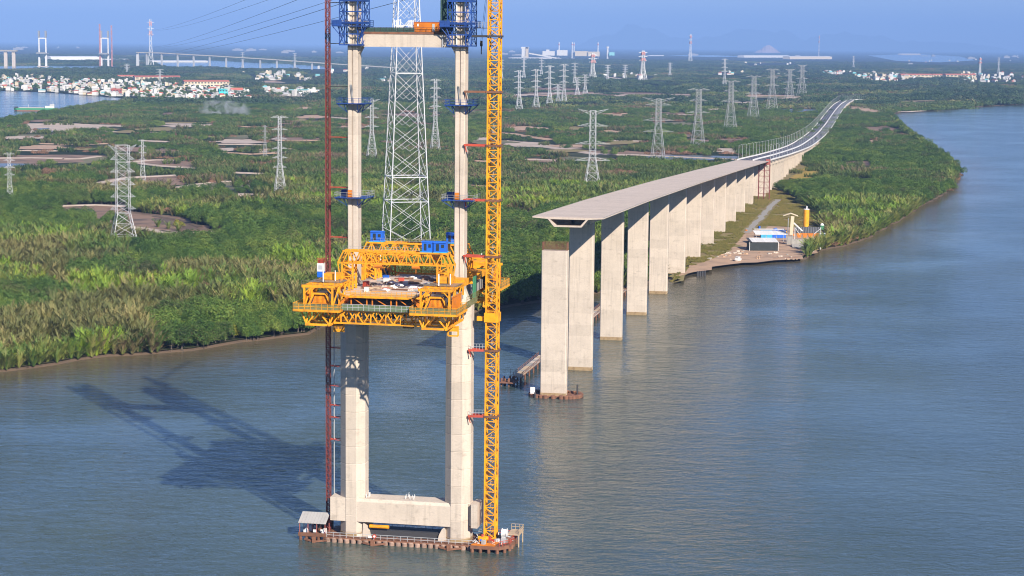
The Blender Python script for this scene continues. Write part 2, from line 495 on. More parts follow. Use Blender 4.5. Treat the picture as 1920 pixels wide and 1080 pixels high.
# mud bank round the land, sloping under the water
nb = len(shore); mb = MB(); vs = []
for i, (x, y) in enumerate(shore):
    a = Vector(shore[max(i - 1, 0)] + (0,)); b = Vector(shore[min(i + 1, nb - 1)] + (0,)); d = (b - a).normalized()
    out = Vector((d.y, -d.x, 0)); p = Vector((x, y, 0))
    vs += [tuple(p - out * 1.5 + Vector((0, 0, 1.05))), tuple(p + out * 0.3 + Vector((0, 0, 0.4))), tuple(p + out * 2.2 + Vector((0, 0, -0.5)))]
fs = []
for i in range(nb - 1):
    for j in range(2): fs.append((3 * i + j, 3 * i + j + 1, 3 * i + 3 + j + 1, 3 * i + 3 + j))
mb.add(vs, fs); structure(mb.build('river_bank', 'mud'))

# ---- the river: one sheet, finer near the camera so that it can carry the silt along the banks
def river_mesh():
    xs = np.concatenate([[-70000, -20000, -6000, -2000], np.arange(-700, 1500, 16), [2000, 4000, 9000, 25000, 70000]])
    ys = np.concatenate([[-3000, -200, 150], np.arange(300, 1500, 16), np.arange(1500, 4600, 60), [6000, 9000, 20000, 120000]])
    X, Y = np.meshgrid(xs, ys)
    P = np.stack([X.ravel(), Y.ravel(), np.zeros(X.size)], 1)
    nx, ny = len(xs), len(ys)
    i = np.arange((nx - 1) * (ny - 1)); r, c = i // (nx - 1), i % (nx - 1)
    q = r * nx + c
    F = np.stack([q, q + 1, q + nx + 1, q + nx], 1)
    me = bpy.data.meshes.new('river'); me.from_pydata(P.tolist(), [], F.tolist()); me.update()
    sh = np.array(near_w); d = np.full(len(P), 1e9)
    for (ax, ay), (bx, by) in zip(sh[:-1], sh[1:]):
        dx, dy = bx - ax, by - ay; t = np.clip(((P[:, 0] - ax) * dx + (P[:, 1] - ay) * dy) / (dx * dx + dy * dy), 0, 1)
        d = np.minimum(d, np.hypot(P[:, 0] - ax - t * dx, P[:, 1] - ay - t * dy))
    w = 34 + 60 * fbm(P[:, 0], P[:, 1], 90, 5)
    s = np.clip(1 - d / w, 0, 1) ** 1.3
    a = me.attributes.new('silt', 'FLOAT', 'POINT'); a.data.foreach_set('value', s.astype(np.float32))
    return me
structure(put('river', river_mesh(), 'water'))

# ---- clearings: ponds, mud flats, yards (each is also kept free of plants)
CLEAR = []           # (polygon, height of the plants in front that would hide it)
def clearing(name, px, material, z=1.05, h=7.0):
    w = GP(px, z); w = jitter_line(w + [w[0]], 9 + w[0][1] * .004, 3.0 + w[0][1] * .003, len(CLEAR))[:-1]
    CLEAR.append((w, h)); return structure(sheet(name, w, z, material))
Q = [('mudflat', [(-40, 291), (120, 290), (200, 292), (196, 303), (100, 306), (60, 314), (-40, 317)], 'mudflat'),
     ('pond', [(-40, 305), (60, 307), (55, 313), (-40, 316)], 'pondwater'),
     ('mudflat', [(42, 231), (130, 231), (235, 235), (190, 241), (120, 247), (45, 249)], 'sand'),
     ('pond', [(60, 241), (92, 240), (95, 247), (62, 248)], 'pondwater'),
     ('mudflat', [(146, 297), (200, 293), (196, 300), (150, 308)], 'pondgreen'),
     ('mudflat', [(240, 299), (330, 298), (372, 306), (378, 315), (330, 312), (250, 306)], 'mudflat'),
     ('mudflat', [(170, 342), (250, 330), (345, 328), (345, 346), (250, 350), (180, 350)], 'mudflat'),
     ('mudflat', [(378, 345), (430, 336), (478, 340), (470, 352), (420, 358), (372, 358)], 'pondgreen'),
     ('pond', [(330, 352), (362, 351), (360, 358), (332, 358)], 'pondwater'),
     ('mudflat', [(110, 388), (200, 385), (262, 398), (330, 405), (410, 432), (330, 436), (240, 424), (150, 408), (112, 400)], 'mudflat'),
     ('pond', [(128, 391), (160, 391), (168, 402), (132, 401)], 'pondwater'),
     ('mudflat', [(290, 408), (350, 416), (400, 431), (330, 430)], 'mud'),
     ('mudflat', [(1060, 293), (1150, 296), (1145, 301), (1062, 300)], 'pondgreen'),
     ('pond', [(1190, 288), (1290, 290), (1400, 293), (1390, 301), (1240, 300)], 'pondwater'),
     ('mudflat', [(985, 296), (1060, 297), (1058, 304), (990, 304)], 'mudflat'),
     ('mudflat', [(945, 262), (1080, 276), (1075, 283), (945, 271)], 'sand'),
     ('mudflat', [(1100, 283), (1180, 281), (1260, 290), (1150, 291)], 'mudflat'),
     ('mudflat', [(955, 174), (1120, 172), (1240, 174), (1330, 177), (1240, 181), (1050, 180)], 'mudflat'),
     ('mudflat', [(1125, 180), (1170, 178), (1180, 184), (1130, 187)], 'sand'),
     ('mudflat', [(1555, 304), (1640, 303), (1650, 310), (1580, 311)], 'mudflat'),
     ('mudflat', [(1616, 264), (1650, 262), (1652, 269), (1620, 270)], 'dirt'),
     ('mudflat', [(1605, 240), (1660, 236), (1690, 244), (1640, 248)], 'mudflat'),
     ('channel', [(1465, 206), (1500, 204), (1545, 206), (1545, 211), (1480, 211)], 'pondwater'),
     ('mudflat', [(1380, 174), (1460, 177), (1530, 182), (1580, 186), (1500, 188), (1400, 181)], 'dirt'),
     ('mudflat', [(1530, 312), (1480, 318), (1470, 332), (1510, 338), (1545, 325)], 'yellowgrass'),
     ('mudflat', [(1420, 335), (1470, 318), (1500, 300), (1520, 300), (1490, 330), (1450, 345)], 'drygrass'),
     ('mudflat', [(700, 262), (740, 262), (738, 268), (702, 268)], 'mudflat'),
     ('mudflat', [(300, 278), (330, 277), (330, 282), (300, 283)], 'sand'),
     ('mudflat', [(1350, 278), (1390, 277), (1392, 284), (1352, 285)], 'sand'),
     ('mudflat', [(880, 262), (910, 263), (908, 268), (880, 268)], 'sand'),
     ('mudflat', [(1588, 198), (1640, 200), (1665, 206), (1640, 210), (1600, 206)], 'dirt'),
     ('mudflat', [(520, 228), (600, 226), (612, 230), (520, 233)], 'mudflat'),
     ('mudflat', [(300, 212), (340, 211), (340, 214), (300, 215)], 'mudflat')]
for i, (nm, px, mt) in enumerate(Q): clearing(nm, px, mt, 1.04 + 0.012 * i)
# the grass strip, trodden yard and dirt path beside the viaduct
clearing('grass_strip', [(1255, 531), (1290, 513), (1335, 500), (1345, 487), (1420, 470), (1545, 440), (1530, 400), (1470, 360), (1440, 350), (1400, 372), (1350, 410), (1300, 470)], 'drygrass', 1.5, 6.0)
clearing('dirt_yard', [(1268, 519), (1300, 510), (1335, 500), (1365, 496), (1392, 493), (1420, 492), (1452, 488), (1506, 485), (1530, 470), (1548, 452), (1548, 434), (1470, 425), (1440, 424), (1400, 432), (1385, 452), (1360, 475), (1330, 488), (1290, 503)], 'dirt', 1.56, 6.0)
structure(ribbon('dirt_path', jitter_line(GP([(1400, 436), (1410, 424), (1424, 412), (1435, 398), (1448, 384), (1458, 374)], 1.62), 9, 1.0, 5), 4.2, 1.62, 'conc_grey'))
PATHS = []
def dike(px, w, material='sand', z=1.75):
    ln = GP(px, z); PATHS.append((ln, w)); return structure(ribbon('earth_dike', ln, w, z, material, 0.8))
dike([(-60, 296), (60, 295), (120, 296)], 7); dike([(-60, 313), (40, 315)], 5); dike([(40, 234), (120, 232), (200, 234), (240, 237)], 9)
dike([(185, 292), (150, 297), (120, 297)], 5); dike([(240, 303), (290, 299), (350, 300)], 6); dike([(205, 306), (245, 303), (300, 310), (375, 315)], 5)
dike([(180, 343), (240, 332), (340, 327)], 6); dike([(318, 352), (400, 340), (480, 338)], 5); dike([(318, 351), (360, 350), (380, 345)], 6)
dike([(385, 362), (460, 363), (520, 363)], 6); dike([(455, 372), (510, 368)], 5); dike([(300, 432), (340, 436), (415, 434)], 7); dike([(110, 385), (180, 383), (240, 386)], 5)
dike([(290, 404), (340, 412), (375, 425)], 3, 'mud'); dike([(245, 424), (330, 436)], 4)
dike([(940, 268), (990, 270), (1060, 279), (1120, 288), (1180, 290)], 10); dike([(980, 298), (1060, 300)], 7); dike([(1180, 289), (1290, 294), (1400, 299)], 7)
dike([(1050, 231), (1140, 232)], 8); dike([(960, 178), (1060, 174), (1180, 177)], 14); dike([(1180, 176), (1330, 178)], 12); dike([(1280, 168), (1345, 169)], 10)
dike([(1405, 230), (1450, 232)], 7); dike([(1370, 178), (1450, 183), (1520, 189)], 10); dike([(690, 263), (745, 263)], 7); dike([(1640, 206), (1700, 209), (1728, 207)], 14, 'sand')
dike([(960, 137), (1070, 140), (1130, 143), (1200, 152)], 18); dike([(1300, 280), (1400, 287)], 5)
dike([(440, 366), (470, 363)], 5); dike([(1760, 166), (1830, 168)], 20); dike([(1670, 178), (1720, 180)], 18)
for q_ in ([(570, 216), (620, 219), (660, 222)], [(900, 246), (960, 250), (1040, 262)], [(520, 262), (560, 263), (608, 262)], [(420, 285), (470, 288), (520, 286)], [(60, 268), (140, 270), (210, 268)], [(640, 236), (690, 238)], [(1000, 212), (1090, 214), (1180, 212)],
           [(1200, 196), (1290, 198)], [(1240, 222), (1330, 224)], [(880, 300), (930, 302)], [(1130, 262), (1210, 264)], [(1440, 246), (1490, 248)], [(440, 236), (500, 238)], [(250, 262), (320, 265)], [(1060, 190), (1200, 192)], [(660, 196), (720, 197)], [(1550, 170), (1640, 172)], [(1700, 190), (1780, 187)], [(430, 322), (500, 325)], [(700, 330), (760, 332)], [(880, 345), (940, 350)], [(940, 392), (1000, 398)]): dike(q_, 6 + (350 - q_[0][1]) * .05, 'sand' if q_[0][0] % 20 else 'dirt')
for i, q_ in enumerate(([(700, 214), (800, 212), (860, 216), (780, 220)], [(930, 238), (1000, 236), (1040, 242), (960, 245)], [(1200, 230), (1290, 228), (1330, 233), (1240, 237)], [(420, 262), (480, 260), (500, 266), (440, 269)], [(560, 200), (610, 199), (612, 203), (565, 205)], [(20, 252), (90, 252), (80, 259), (25, 259)], [(1000, 165), (1100, 163), (1130, 168), (1030, 170)], [(1120, 244), (1170, 243), (1172, 249), (1125, 250)], [(270, 240), (330, 238), (340, 243), (280, 246)], [(950, 322), (1010, 322), (1005, 329), (955, 330)], [(440, 310), (510, 309), (500, 316), (445, 318)], [(1660, 190), (1720, 188), (1730, 192), (1670, 195)], [(1270, 252), (1320, 251), (1322, 256), (1275, 257)])): clearing('mudflat', q_, ('mudflat', 'dirt', 'pondgreen')[i % 3], 1.5 + .012 * i)
rc = random.Random(77)
for i in range(60):
    y_ = rc.uniform(146, 285); x_ = rc.uniform(0, 1380) if y_ > 205 else rc.uniform(480, 1500) if y_ < 190 else rc.uniform(280, 1450)
    if 600 < x_ < 900 and rc.random() < .5: continue
    w_ = rc.uniform(18, 62); h_ = rc.uniform(1.1, 2.6) * (y_ - 70) / 110; tl = rc.uniform(-.02, .03) * w_
    clearing('mudflat', [(x_ - w_, y_), (x_ - w_ * .4, y_ - h_ * rc.uniform(.5, 1)), (x_ + w_ * .5, y_ - h_ + tl), (x_ + w_, y_ + tl), (x_ + w_ * .3, y_ + h_ * rc.uniform(.5, 1)), (x_ - w_ * .5, y_ + h_ * .8)], rc.choice(('mudflat', 'dirt', 'dirt', 'sand', 'pondgreen', 'drygrass')), 1.7 + .006 * i)
    if i % 3 == 0: dike([(x_ - w_, y_ + h_), (x_ + w_ * .2, y_ + h_ * 1.2), (x_ + w_, y_ + h_ + tl)], 5 + (300 - y_) * .05)
CLEARED_RINGS = []      # (x, y, radius) kept free round bases

# ---- far waters
for px in ([(1628, 104), (1720, 101), (1800, 106), (1830, 113), (1760, 117), (1680, 114)], [(270, 112), (380, 112), (500, 118), (620, 124), (620, 130), (480, 128), (300, 124)], [(-80, 124), (60, 123), (230, 124), (240, 127), (60, 128), (-80, 130)], [(1250, 104), (1330, 103), (1400, 106), (1330, 107)]):
    w = GP(px, 2.0); CLEAR.append((w, 8)); structure(sheet('far_river', w, 2.0, 'water'))

# ---- hills on the horizon
M['hill'] = mat('forested_hill', (0.05, 0.07, 0.05), 0.95)
M['quarry'] = mat('quarry_scar', (0.42, 0.30, 0.26), 0.95)
def hill(xpx, wpx, hpx, D, seed):
    """a ridge at distance D: width and height measured in photograph pixels"""
    c = ATY(xpx, 90, D); k = D / FOCAL_PX; W_, H_ = wpx * k, hpx * k
    n, mrows = 46, 9; vs = []; fs = []
    for j in range(mrows):
        for i in range(n):
            s = i / (n - 1) * 2 - 1; r = j / (mrows - 1) * 2 - 1
            e = max(0.0, 1 - s * s) ** 1.5 * max(0.0, 1 - r * r)
            nz = float(fbm(np.array([s * 6.0 + seed * 9]), np.array([r * 1.5]), 1.0, seed, 4)[0])
            vs.append((c.x + s * W_ / 2, D + r * W_ * 0.25, -20 + (H_ + 25) * e * (0.62 + 0.65 * nz)))
    for j in range(mrows - 1):
        for i in range(n - 1):
            a = j * n + i; fs.append((a, a + 1, a + n + 1, a + n))
    me = bpy.data.meshes.new('hills'); me.from_pydata(vs, [], fs); me.update()
    return structure(put('hills', me, 'hill', smooth=True))
HILL_D = 76000
hill(1190, 250, 40, HILL_D, 1); hill(1420, 340, 36, HILL_D + 2500, 2); hill(1600, 310, 32, HILL_D, 3); hill(1760, 330, 20, HILL_D + 1000, 4); hill(1300, 360, 24, HILL_D - 1500, 5)

# ---- the air over the plain
def haze_box():
    mb = MB(); mb.bx(-75000, 75000, -4000, 112000, -25, 1500)
    m = bpy.data.materials.new('haze_air'); m.use_nodes = True
    nt = m.node_tree; nt.nodes.clear()
    o = nt.nodes.new('ShaderNodeOutputMaterial'); v = nt.nodes.new('ShaderNodeVolumePrincipled')
    v.inputs['Color'].default_value = (0.26, 0.45, 0.87, 1)
    v.inputs['Density'].default_value = 4.3e-5
    v.inputs['Anisotropy'].default_value = -0.2
    nt.links.new(v.outputs[0], o.inputs['Volume'])
    h = mb.build('haze', m); h['kind'] = 'stuff'; h['label'] = 'thin blue haze over the whole river plain'; h['category'] = 'haze'
haze_box()
# ================================================================== THE BRIDGE TOWER IN THE RIVER
def see_through(name, col, fac, rough=0.9):
    m = bpy.data.materials.new(name); m.use_nodes = True
    nt = m.node_tree; N, L = nt.nodes, nt.links
    b = N['Principled BSDF']; b.inputs['Base Color'].default_value = (*col, 1); b.inputs['Roughness'].default_value = rough
    t = N.new('ShaderNodeBsdfTransparent'); x = N.new('ShaderNodeMixShader')
    g = N.new('ShaderNodeNewGeometry'); n = N.new('ShaderNodeTexNoise'); n.inputs['Scale'].default_value = 1.2; n.inputs['Detail'].default_value = 3
    L.new(g.outputs['Position'], n.inputs['Vector'])
    r = N.new('ShaderNodeMapRange'); r.inputs[1].default_value = 0.3; r.inputs[2].default_value = 0.7; r.inputs[3].default_value = fac - 0.2; r.inputs[4].default_value = min(1, fac + 0.2)
    L.new(n.outputs[0], r.inputs[0]); L.new(r.outputs[0], x.inputs[0])
    L.new(t.outputs[0], x.inputs[1]); L.new(b.outputs[0], x.inputs[2]); L.new(x.outputs[0], N['Material Output'].inputs[0])
    return m
M['net'] = see_through('olive_safety_net', (0.20, 0.19, 0.07), 0.75)
M['grating'] = see_through('steel_grating', (0.22, 0.21, 0.18), 0.5)
M['net_dark'] = see_through('dark_green_net', (0.04, 0.085, 0.075), 0.82)
M['mesh_yellow'] = see_through('yellow_mesh_panel', (0.55, 0.30, 0.03), 0.55)

def bev_prism(poly, z0, z1, g=0.1, k=0.978):
    """a poured lift: a prism whose top and bottom edges are rounded off so that the joint reads as a groove"""
    mb = MB(); n = len(poly)
    cx = sum(p[0] for p in poly) / n; cy = sum(p[1] for p in poly) / n
    def ring(s, z): return [(cx + (x - cx) * s, cy + (y - cy) * s, z) for x, y in poly]
    vs = ring(k, z0) + ring(1, z0 + g) + ring(1, z1 - g) + ring(k, z1)
    fs = []
    for r in range(3):
        fs += [(r * n + i, r * n + (i + 1) % n, (r + 1) * n + (i + 1) % n, (r + 1) * n + i) for i in range(n)]
    fs += [tuple(range(n))[::-1], tuple(range(3 * n, 4 * n))]
    return mb.add(vs, fs)

def octagon(hw, hd, c):
    return [(-hw + c, -hd), (hw - c, -hd), (hw, -hd + c), (hw, hd - c), (hw - c, hd), (-hw + c, hd), (-hw, hd - c), (-hw, -hd + c)]
LOW = octagon(3.1, 3.3, 1.8)
def grooved(hw, hd, gw, gd, c=0.15):
    return [(-hw + c, -hd), (-gw, -hd), (-gw, -hd + gd), (gw, -hd + gd), (gw, -hd), (hw - c, -hd), (hw, -hd + c), (hw, hd - c), (hw - c, hd), (-hw + c, hd), (-hw, hd - c), (-hw, -hd + c)]
UPP = grooved(1.22, 1.8, 0.17, 0.3)

tower = thing('bridge_tower', 'tall pale concrete H-shaped bridge tower standing in the river', 'bridge tower', BP(0, 0, 0), -PHI)
LEGU = 13.05
low_lift = bev_prism(LOW, 0, 4.3).mesh('lift_low'); low_lift.materials.append(M['conc'])
up_lift = bev_prism(UPP, 0, 4.5, 0.05, 0.99).mesh('lift_high'); up_lift.materials.append(M['conc'])
def poly_scale(p, s, t): return [(x * s, y * t) for x, y in p]
for sg in (-1, 1):
    # the leg part itself is the tapering piece at deck level and the foot
    mb = MB()
    oct_up = octagon(1.22, 1.8, 0.15)
    mb.prism(LOW, 56.9, 58.8); mb.prism(LOW, 58.8, 62.2, oct_up)
    foot = [(x * 1.0 + (0.9 if (x > 0) == (sg < 0) and abs(x) > 1 else 0) * (-sg), y) for x, y in LOW]
    leg = mb.build('leg', 'conc', tower, (sg * LEGU, 0, 0))
    mb = MB(); mb.prism(foot, -1.0, 2.0, LOW); mb.build('foot', 'conc', leg)
    z = 2.0
    for k in range(13):
        zz = z + k * (54.9 / 13)
        o = put('concrete_lift', low_lift, None, leg, (0, 0, zz)); o.scale = (1, 1, 54.9 / 13 / 4.3)
    for k in range(18):
        put('concrete_lift', up_lift, None, leg, (0, 0, 62.2 + k * 4.5))
    st = MB(); st.prism(poly_scale(octagon(3.16, 3.36, 1.8), 1, 1), 0.4, 1.9); st.build('tide_stain_band', 'conc_stain', leg)
# bottom crossbeam between and beyond the legs
mb = MB()
mb.extr([(-3.24, 4.75), (3.24, 4.75), (3.24, 9.7), (2.7, 10.4), (-2.7, 10.4), (-3.24, 9.7)], 'x', -12.6, 12.6)
mb.build('bottom_crossbeam', 'conc', tower)
for sg in (-1, 1):
    mb = MB()
    x0, x1 = sorted((sg * 15.9, sg * 17.7))
    mb.bx(x0, x1, -2.0, 2.4, 4.9, 10.3)
    e0 = 16.7 if sg > 0 else 14.4
    mb.prism([(sg * e0, -3.18), (sg * 18.3, -3.18), (sg * 18.3, 3.18), (sg * e0, 3.18)][::sg], 4.72, 10.5)
    mb.build('crossbeam_end', 'conc', tower)
    mb = MB()   # haunch on the inside of the foot
    mb.extr([(sg * -9.7, 1.0), (sg * -8.4, 1.0), (sg * -8.7, 2.4), (sg * -9.4, 3.8), (sg * -10.2, 4.7), (sg * -10.4, 1.0)], 'y', -2.6, 2.4)
    mb.build('foot_haunch', 'conc', tower)
# top crossbeam, in three cast panels
for a, b in ((-11.85, -9.8), (-9.78, 0.2), (0.22, 10.4), (10.42, 11.85)):
    mb = MB(); mb.bx(a, b, -1.65, 1.65, 119.1, 122.2); mb.bx(a, b, -1.72, 1.72, 122.2, 122.45)
    mb.build('top_crossbeam_panel', 'conc', tower)
for sg in (-1, 1):
    mb = MB(); mb.extr([(sg * 11.8, 119.1), (sg * 10.9, 119.1), (sg * 11.8, 117.4)], 'y', -1.3, 1.3); mb.build('crossbeam_haunch', 'conc', tower)
# rebar sticking out of the bottom beam
mb = MB(); rnd = random.Random(4)
for k in range(26):
    x = rnd.choice((-10.0, -9.3, 0.3, 1.2, 2.0, 9.4)) + rnd.uniform(-.5, .5); y = rnd.uniform(-2, 2)
    mb.bar((x, y, 10.4), (x + rnd.uniform(-.3, .3), y, 11.2 + rnd.uniform(0, .5)), 0.08)
mb.build('starter_bars', 'white', tower)['kind'] = 'stuff'

# ---- blue work platforms round the slender legs
def work_platform(u, z, big, label):
    t = thing('work_platform', label, 'platform', BP(u, 0, z), -PHI, 'blue work platforms on the tower legs')
    w, d = (3.9, 3.9) if big else (3.4, 3.6)
    mb = MB()
    for x0, x1, y0, y1 in ((-w, w, -d, -1.95), (-w, w, 1.95, d), (-w, -1.4, -1.95, 1.95), (1.4, w, -1.95, 1.95)):
        mb.bx(x0, x1, y0, y1, 0, 0.18)
    mb.build('deck', 'blue', t)
    for x in (-w + .2, -1.6, 1.6, w - .2):
        for y in (-d + .2, d - .2):
            mb = MB(); sx = math.copysign(1.35, x); sy = math.copysign(1.85, y)
            mb.bar((x, y, -0.05), (sx, sy, -1.9), 0.16); mb.bar((x, y, -0.08), (sx, sy, -0.08), 0.2); mb.build('bracket', 'blue', t)
    mb = MB(); mb.rail([(-w, -d), (w, -d), (w, d), (-w, d)], 0.18, 1.2, 1.5, 0.07, 2, True); mb.build('railing', 'galv_dark' if big else 'blue', t)
    return t
for u, s in ((-LEGU, 'left'), (LEGU, 'right')):
    t = work_platform(u, 83.3, True, 'blue work platform halfway up the %s leg of the bridge tower' % s)
    mb = MB(); mb.bx(-0.75, 0.15, -3.3, -2.6, 0.2, 1.9); mb.build('yellow_box', 'orange', t)
    mb = MB(); mb.bx(-4.0, -2.0, 2.2, 3.6, 0.2, 1.6); mb.build('tool_cage', 'blue', t)
    t = work_platform(u, 105.6, False, 'blue work platform below the formwork on the %s leg of the bridge tower' % s)
    mb = MB(); mb.bar((0.35, -2.0, 0.3), (-0.15, -2.0, 4.6), 0.12); mb.bar((0.05, -2.0, 0.3), (-0.45, -2.0, 4.6), 0.12); mb.build('ladder', 'galv_dark', t)
# hanging ropes
for u, x in ((-LEGU, -2.0), (LEGU, -2.1)):
    mb = MB(); mb.bar((x, -1.9, 64), (x, -1.9, 83), 0.05); mb.bar((x + .5, -1.9, 84), (x + .5, -1.9, 105), 0.05)
    o = mb.build('hanging_cable', 'dark', None, BP(u, 0, 0), -PHI)
    tag(o, 'thin dark cable hanging down the %s tower leg' % ('left' if u < 0 else 'right'), 'cable')

# ---- blue climbing formwork at the top of each leg
for u, s in ((-LEGU, 'left'), (LEGU, 'right')):
    t = thing('climbing_formwork', 'blue steel climbing formwork wrapped round the top of the %s tower leg' % s, 'formwork', BP(u, 0, 118.6), -PHI, 'climbing formworks')
    for zi, (z0, z1) in enumerate(((0.9, 6.0), (6.2, 11.2), (11.4, 16.4), (16.6, 23.4), (23.6, 30.0))):
        mb = MB()
        hw = 2.85
        for x in (-hw, -1.6, 1.6, hw):
            for y in (-3.0, 3.0):
                mb.bar((x, y, z0), (x, y, z1), 0.16)
        for z in (z0, (z0 + z1) / 2, z1):
            for y in (-3.0, 3.0): mb.bar((-hw, y, z), (hw, y, z), 0.18, 0.26)
            for x in (-hw, hw): mb.bar((x, -3.0, z), (x, 3.0, z), 0.18, 0.26)
        zm = (z0 + z1) / 2
        for y in (-3.0, 3.0):
            for a, b in ((-hw, -1.6), (1.6, hw)):
                mb.bar((a, y, z0), (b, y, zm), 0.12); mb.bar((b, y, z0), (a, y, zm), 0.12)
                mb.bar((a, y, zm), (b, y, z1), 0.12); mb.bar((b, y, zm), (a, y, z1), 0.12)
        for x in (-hw, hw):
            mb.bar((x, -3, z0), (x, 3, z1), 0.12); mb.bar((x, 3, z0), (x, -3, z1), 0.12)
        mb.build('climbing_frame', 'blue', t)
        mb = MB()
        if zi > 1:
            for x0, x1, y0, y1 in ((-1.5, 1.5, -2.6, -2.15), (-1.5, 1.5, 2.15, 2.6)):
                mb = MB()
                for j in range(3): mb.bx(x0, x1, y0, y1, z0 + 0.5 + j * 1.7, z0 + 0.75 + j * 1.7)
                for x in (-1.35, -0.5, 0.5, 1.35): mb.bx(x - .1, x + .1, y0 - .1, y1 + .05, z0, z1 - .4)
                mb.build('shutter_waler', 'blue' if zi % 2 else 'dark', t)
        mb = MB(); mb.bx(-hw, hw, -3.0, -2.1, z0 + .25, z0 + .33); mb.bx(-hw, -1.5, -2.1, 3.0, z0 + .25, z0 + .33); mb.bx(1.5, hw, -2.1, 3.0, z0 + .25, z0 + .33)
        mb.build('walkway', 'wood_pale' if zi % 2 else 'galv_dark', t)
    mb = MB()
    mb.bx(-4.4, -2.9, -3.6, 2.5, 5.2, 5.4); mb.bx(2.9, 4.0, -3.6, 2.5, 5.2, 5.4); mb.bx(-4.4, 4.0, -4.1, -3.1, 5.2, 5.4)
    for x in (-4.3, -3, 3, 3.9): mb.bar((x, -3.6, 5.2), (math.copysign(2.2, x), -3.0, 2.6), 0.2)
    mb.build('main_platform', 'blue', t)
    mb = MB(); mb.rail([(-2.9, 2.4), (-4.4, 2.4), (-4.4, -4.1), (4.0, -4.1), (4.0, 2.4), (2.9, 2.4)], 5.4, 1.3, 1.2, 0.09, 3); mb.build('railing', 'blue', t)
    mb = MB(); mb.bx(-4.35, -2.0, -4.14, -4.08, 5.4, 6.6); mb.build('toe_board', 'blue', t)
    # the white climbing rail on the face of the leg
    mb = MB(); mb.bx(1.0, 1.35, -2.4, -1.85, 4.2, 20); mb.bx(-0.9, -0.65, -2.3, -1.85, 1.0, 16); mb.build('climbing_rail', 'white', t)
# white corner brace between the beam and the right formwork
mb = MB()
for z0, z1 in ((119.4, 121.9), (121.9, 119.4)): mb.bar((8.9, -1.95, z0 if z0 < 121 else 121.9), (11.4, -1.95, z1), 0.14)
mb.bar((8.9, -1.95, 119.2), (8.9, -1.95, 122), 0.16)
tag(mb.build('steel_brace', 'galv', None, BP(0, 0, 0), -PHI), 'grey diagonal steel brace at the right end of the top crossbeam', 'brace')

# ---- on the top crossbeam
c = thing('shipping_container', 'orange shipping container standing on the top crossbeam', 'container', BP(4.8, 0.1, 122.47), -PHI)
mb = MB()
mb.bx(-3.05, 3.05, -1.2, 1.2, 0.12, 2.45)
mb.build('body', 'orange', c)
mb = MB()
for k in range(24):
    x = -2.95 + k * 0.256
    mb.bx(x, x + 0.12, -1.24, -1.2, 0.2, 2.35)
mb.build('corrugation', 'orange', c)
mb = MB()
for x in (-3.05, 3.05):
    for y in (-1.2, 1.2): mb.bx(x - .07, x + .07, y - .07, y + .07, 0, 2.55)
for z in (0.08, 2.5):
    mb.bx(-3.05, 3.05, -1.27, -1.17, z - .06, z + .06)
mb.build('corner_frame', 'brick_red', c)
mb = MB(); mb.bx(1.35, 1.95, -1.28, -1.24, 0.3, 2.1); mb.build('door', 'galv', c)
mb = MB(); mb.bx(-2.3, -1.9, -1.28, -1.24, 1.5, 2.1); mb.build('notice', 'white', c)
t = thing('braced_steel_rack', 'white braced steel frame beside the orange container on the top crossbeam', 'frame', BP(-1.1, 0, 122.47), -PHI)
mb = MB()
for x in (-1.9, -0.9, 1.6, 2.3):
    for y in (-.9, .9): mb.bar((x, y, 0), (x, y, 3.0 if x != -0.9 else 3.2), 0.2)
for z in (0.3, 1.7):
    for y in (-.9, .9): mb.bar((-1.9, y, z), (2.3, y, z), 0.14)
for y in (-.9, .9):
    mb.bar((-0.9, y, 0.2), (1.6, y, 2.9), 0.16); mb.bar((-0.9, y, 1.3), (1.6, y, 1.9), 0.12); mb.bar((1.6, y, .2), (-.9, y, 1.6), .12)
mb.build('braced_posts', 'white', t)
t = thing('beam_railing', 'dark meshed guard rail along the top crossbeam', 'railing', BP(0, 0, 122.47), -PHI)
mb = MB(); mb.rail([(-10.5, -1.6), (10.6, -1.6)], 0, 1.2, 1.4, 0.07, 2); mb.rail([(-10.5, 1.6), (10.6, 1.6)], 0, 1.2, 1.4, 0.07, 2); mb.build('rail', 'dark', t)
mb = MB(); mb.bx(-10.5, 2.0, -1.58, -1.55, 0, 1.1); mb.bx(-10.5, 10.6, 1.55, 1.58, 0, 1.1); mb.build('mesh_panel', 'net_dark', t)
mb = MB(); mb.bx(-11, 11, -1.78, -1.73, -0.35, 0.15); mb.build('kick_board', 'rust', t)
t = thing('scaffold_stair_tower', 'dark green netted scaffold stair tower beside the right tower leg', 'scaffold', BP(9.4, 0.2, 122.47), -PHI)
mb = MB()
for x in (-1.2, 1.2):
    for y in (-1.3, 1.3): mb.bar((x, y, 0), (x, y, 22), 0.12)
for k in range(12):
    z = k * 2.0
    for y in (-1.3, 1.3): mb.bar((-1.2, y, z), (1.2, y, z), 0.09)
    for x in (-1.2, 1.2): mb.bar((x, -1.3, z), (x, 1.3, z), 0.09)
    if k < 11: mb.bar((-1.1, 0.4 if k % 2 else -.4, z), (1.1, .4 if k % 2 else -.4, z + 2), 0.3, 0.12)
mb.build('scaffold_frame', 'dark', t)
mb = MB()
for y in (-1.36, 1.36): mb.bx(-1.25, 1.25, y - .015, y + .015, 0.2, 21.5)
for x in (-1.28, 1.28): mb.bx(x - .015, x + .015, -1.33, 1.33, 0.2, 21.5)
mb.build('net', 'net_dark', t)
t = thing('crane_walkway', 'dark steel walkway linking the right formwork to the yellow crane mast', 'walkway', BP(0, -1, 123.6), -PHI)
mb = MB(); mb.bx(16.6, 19.9, -1.0, -0.2, 0, 0.15); mb.build('deck', 'dark', t)
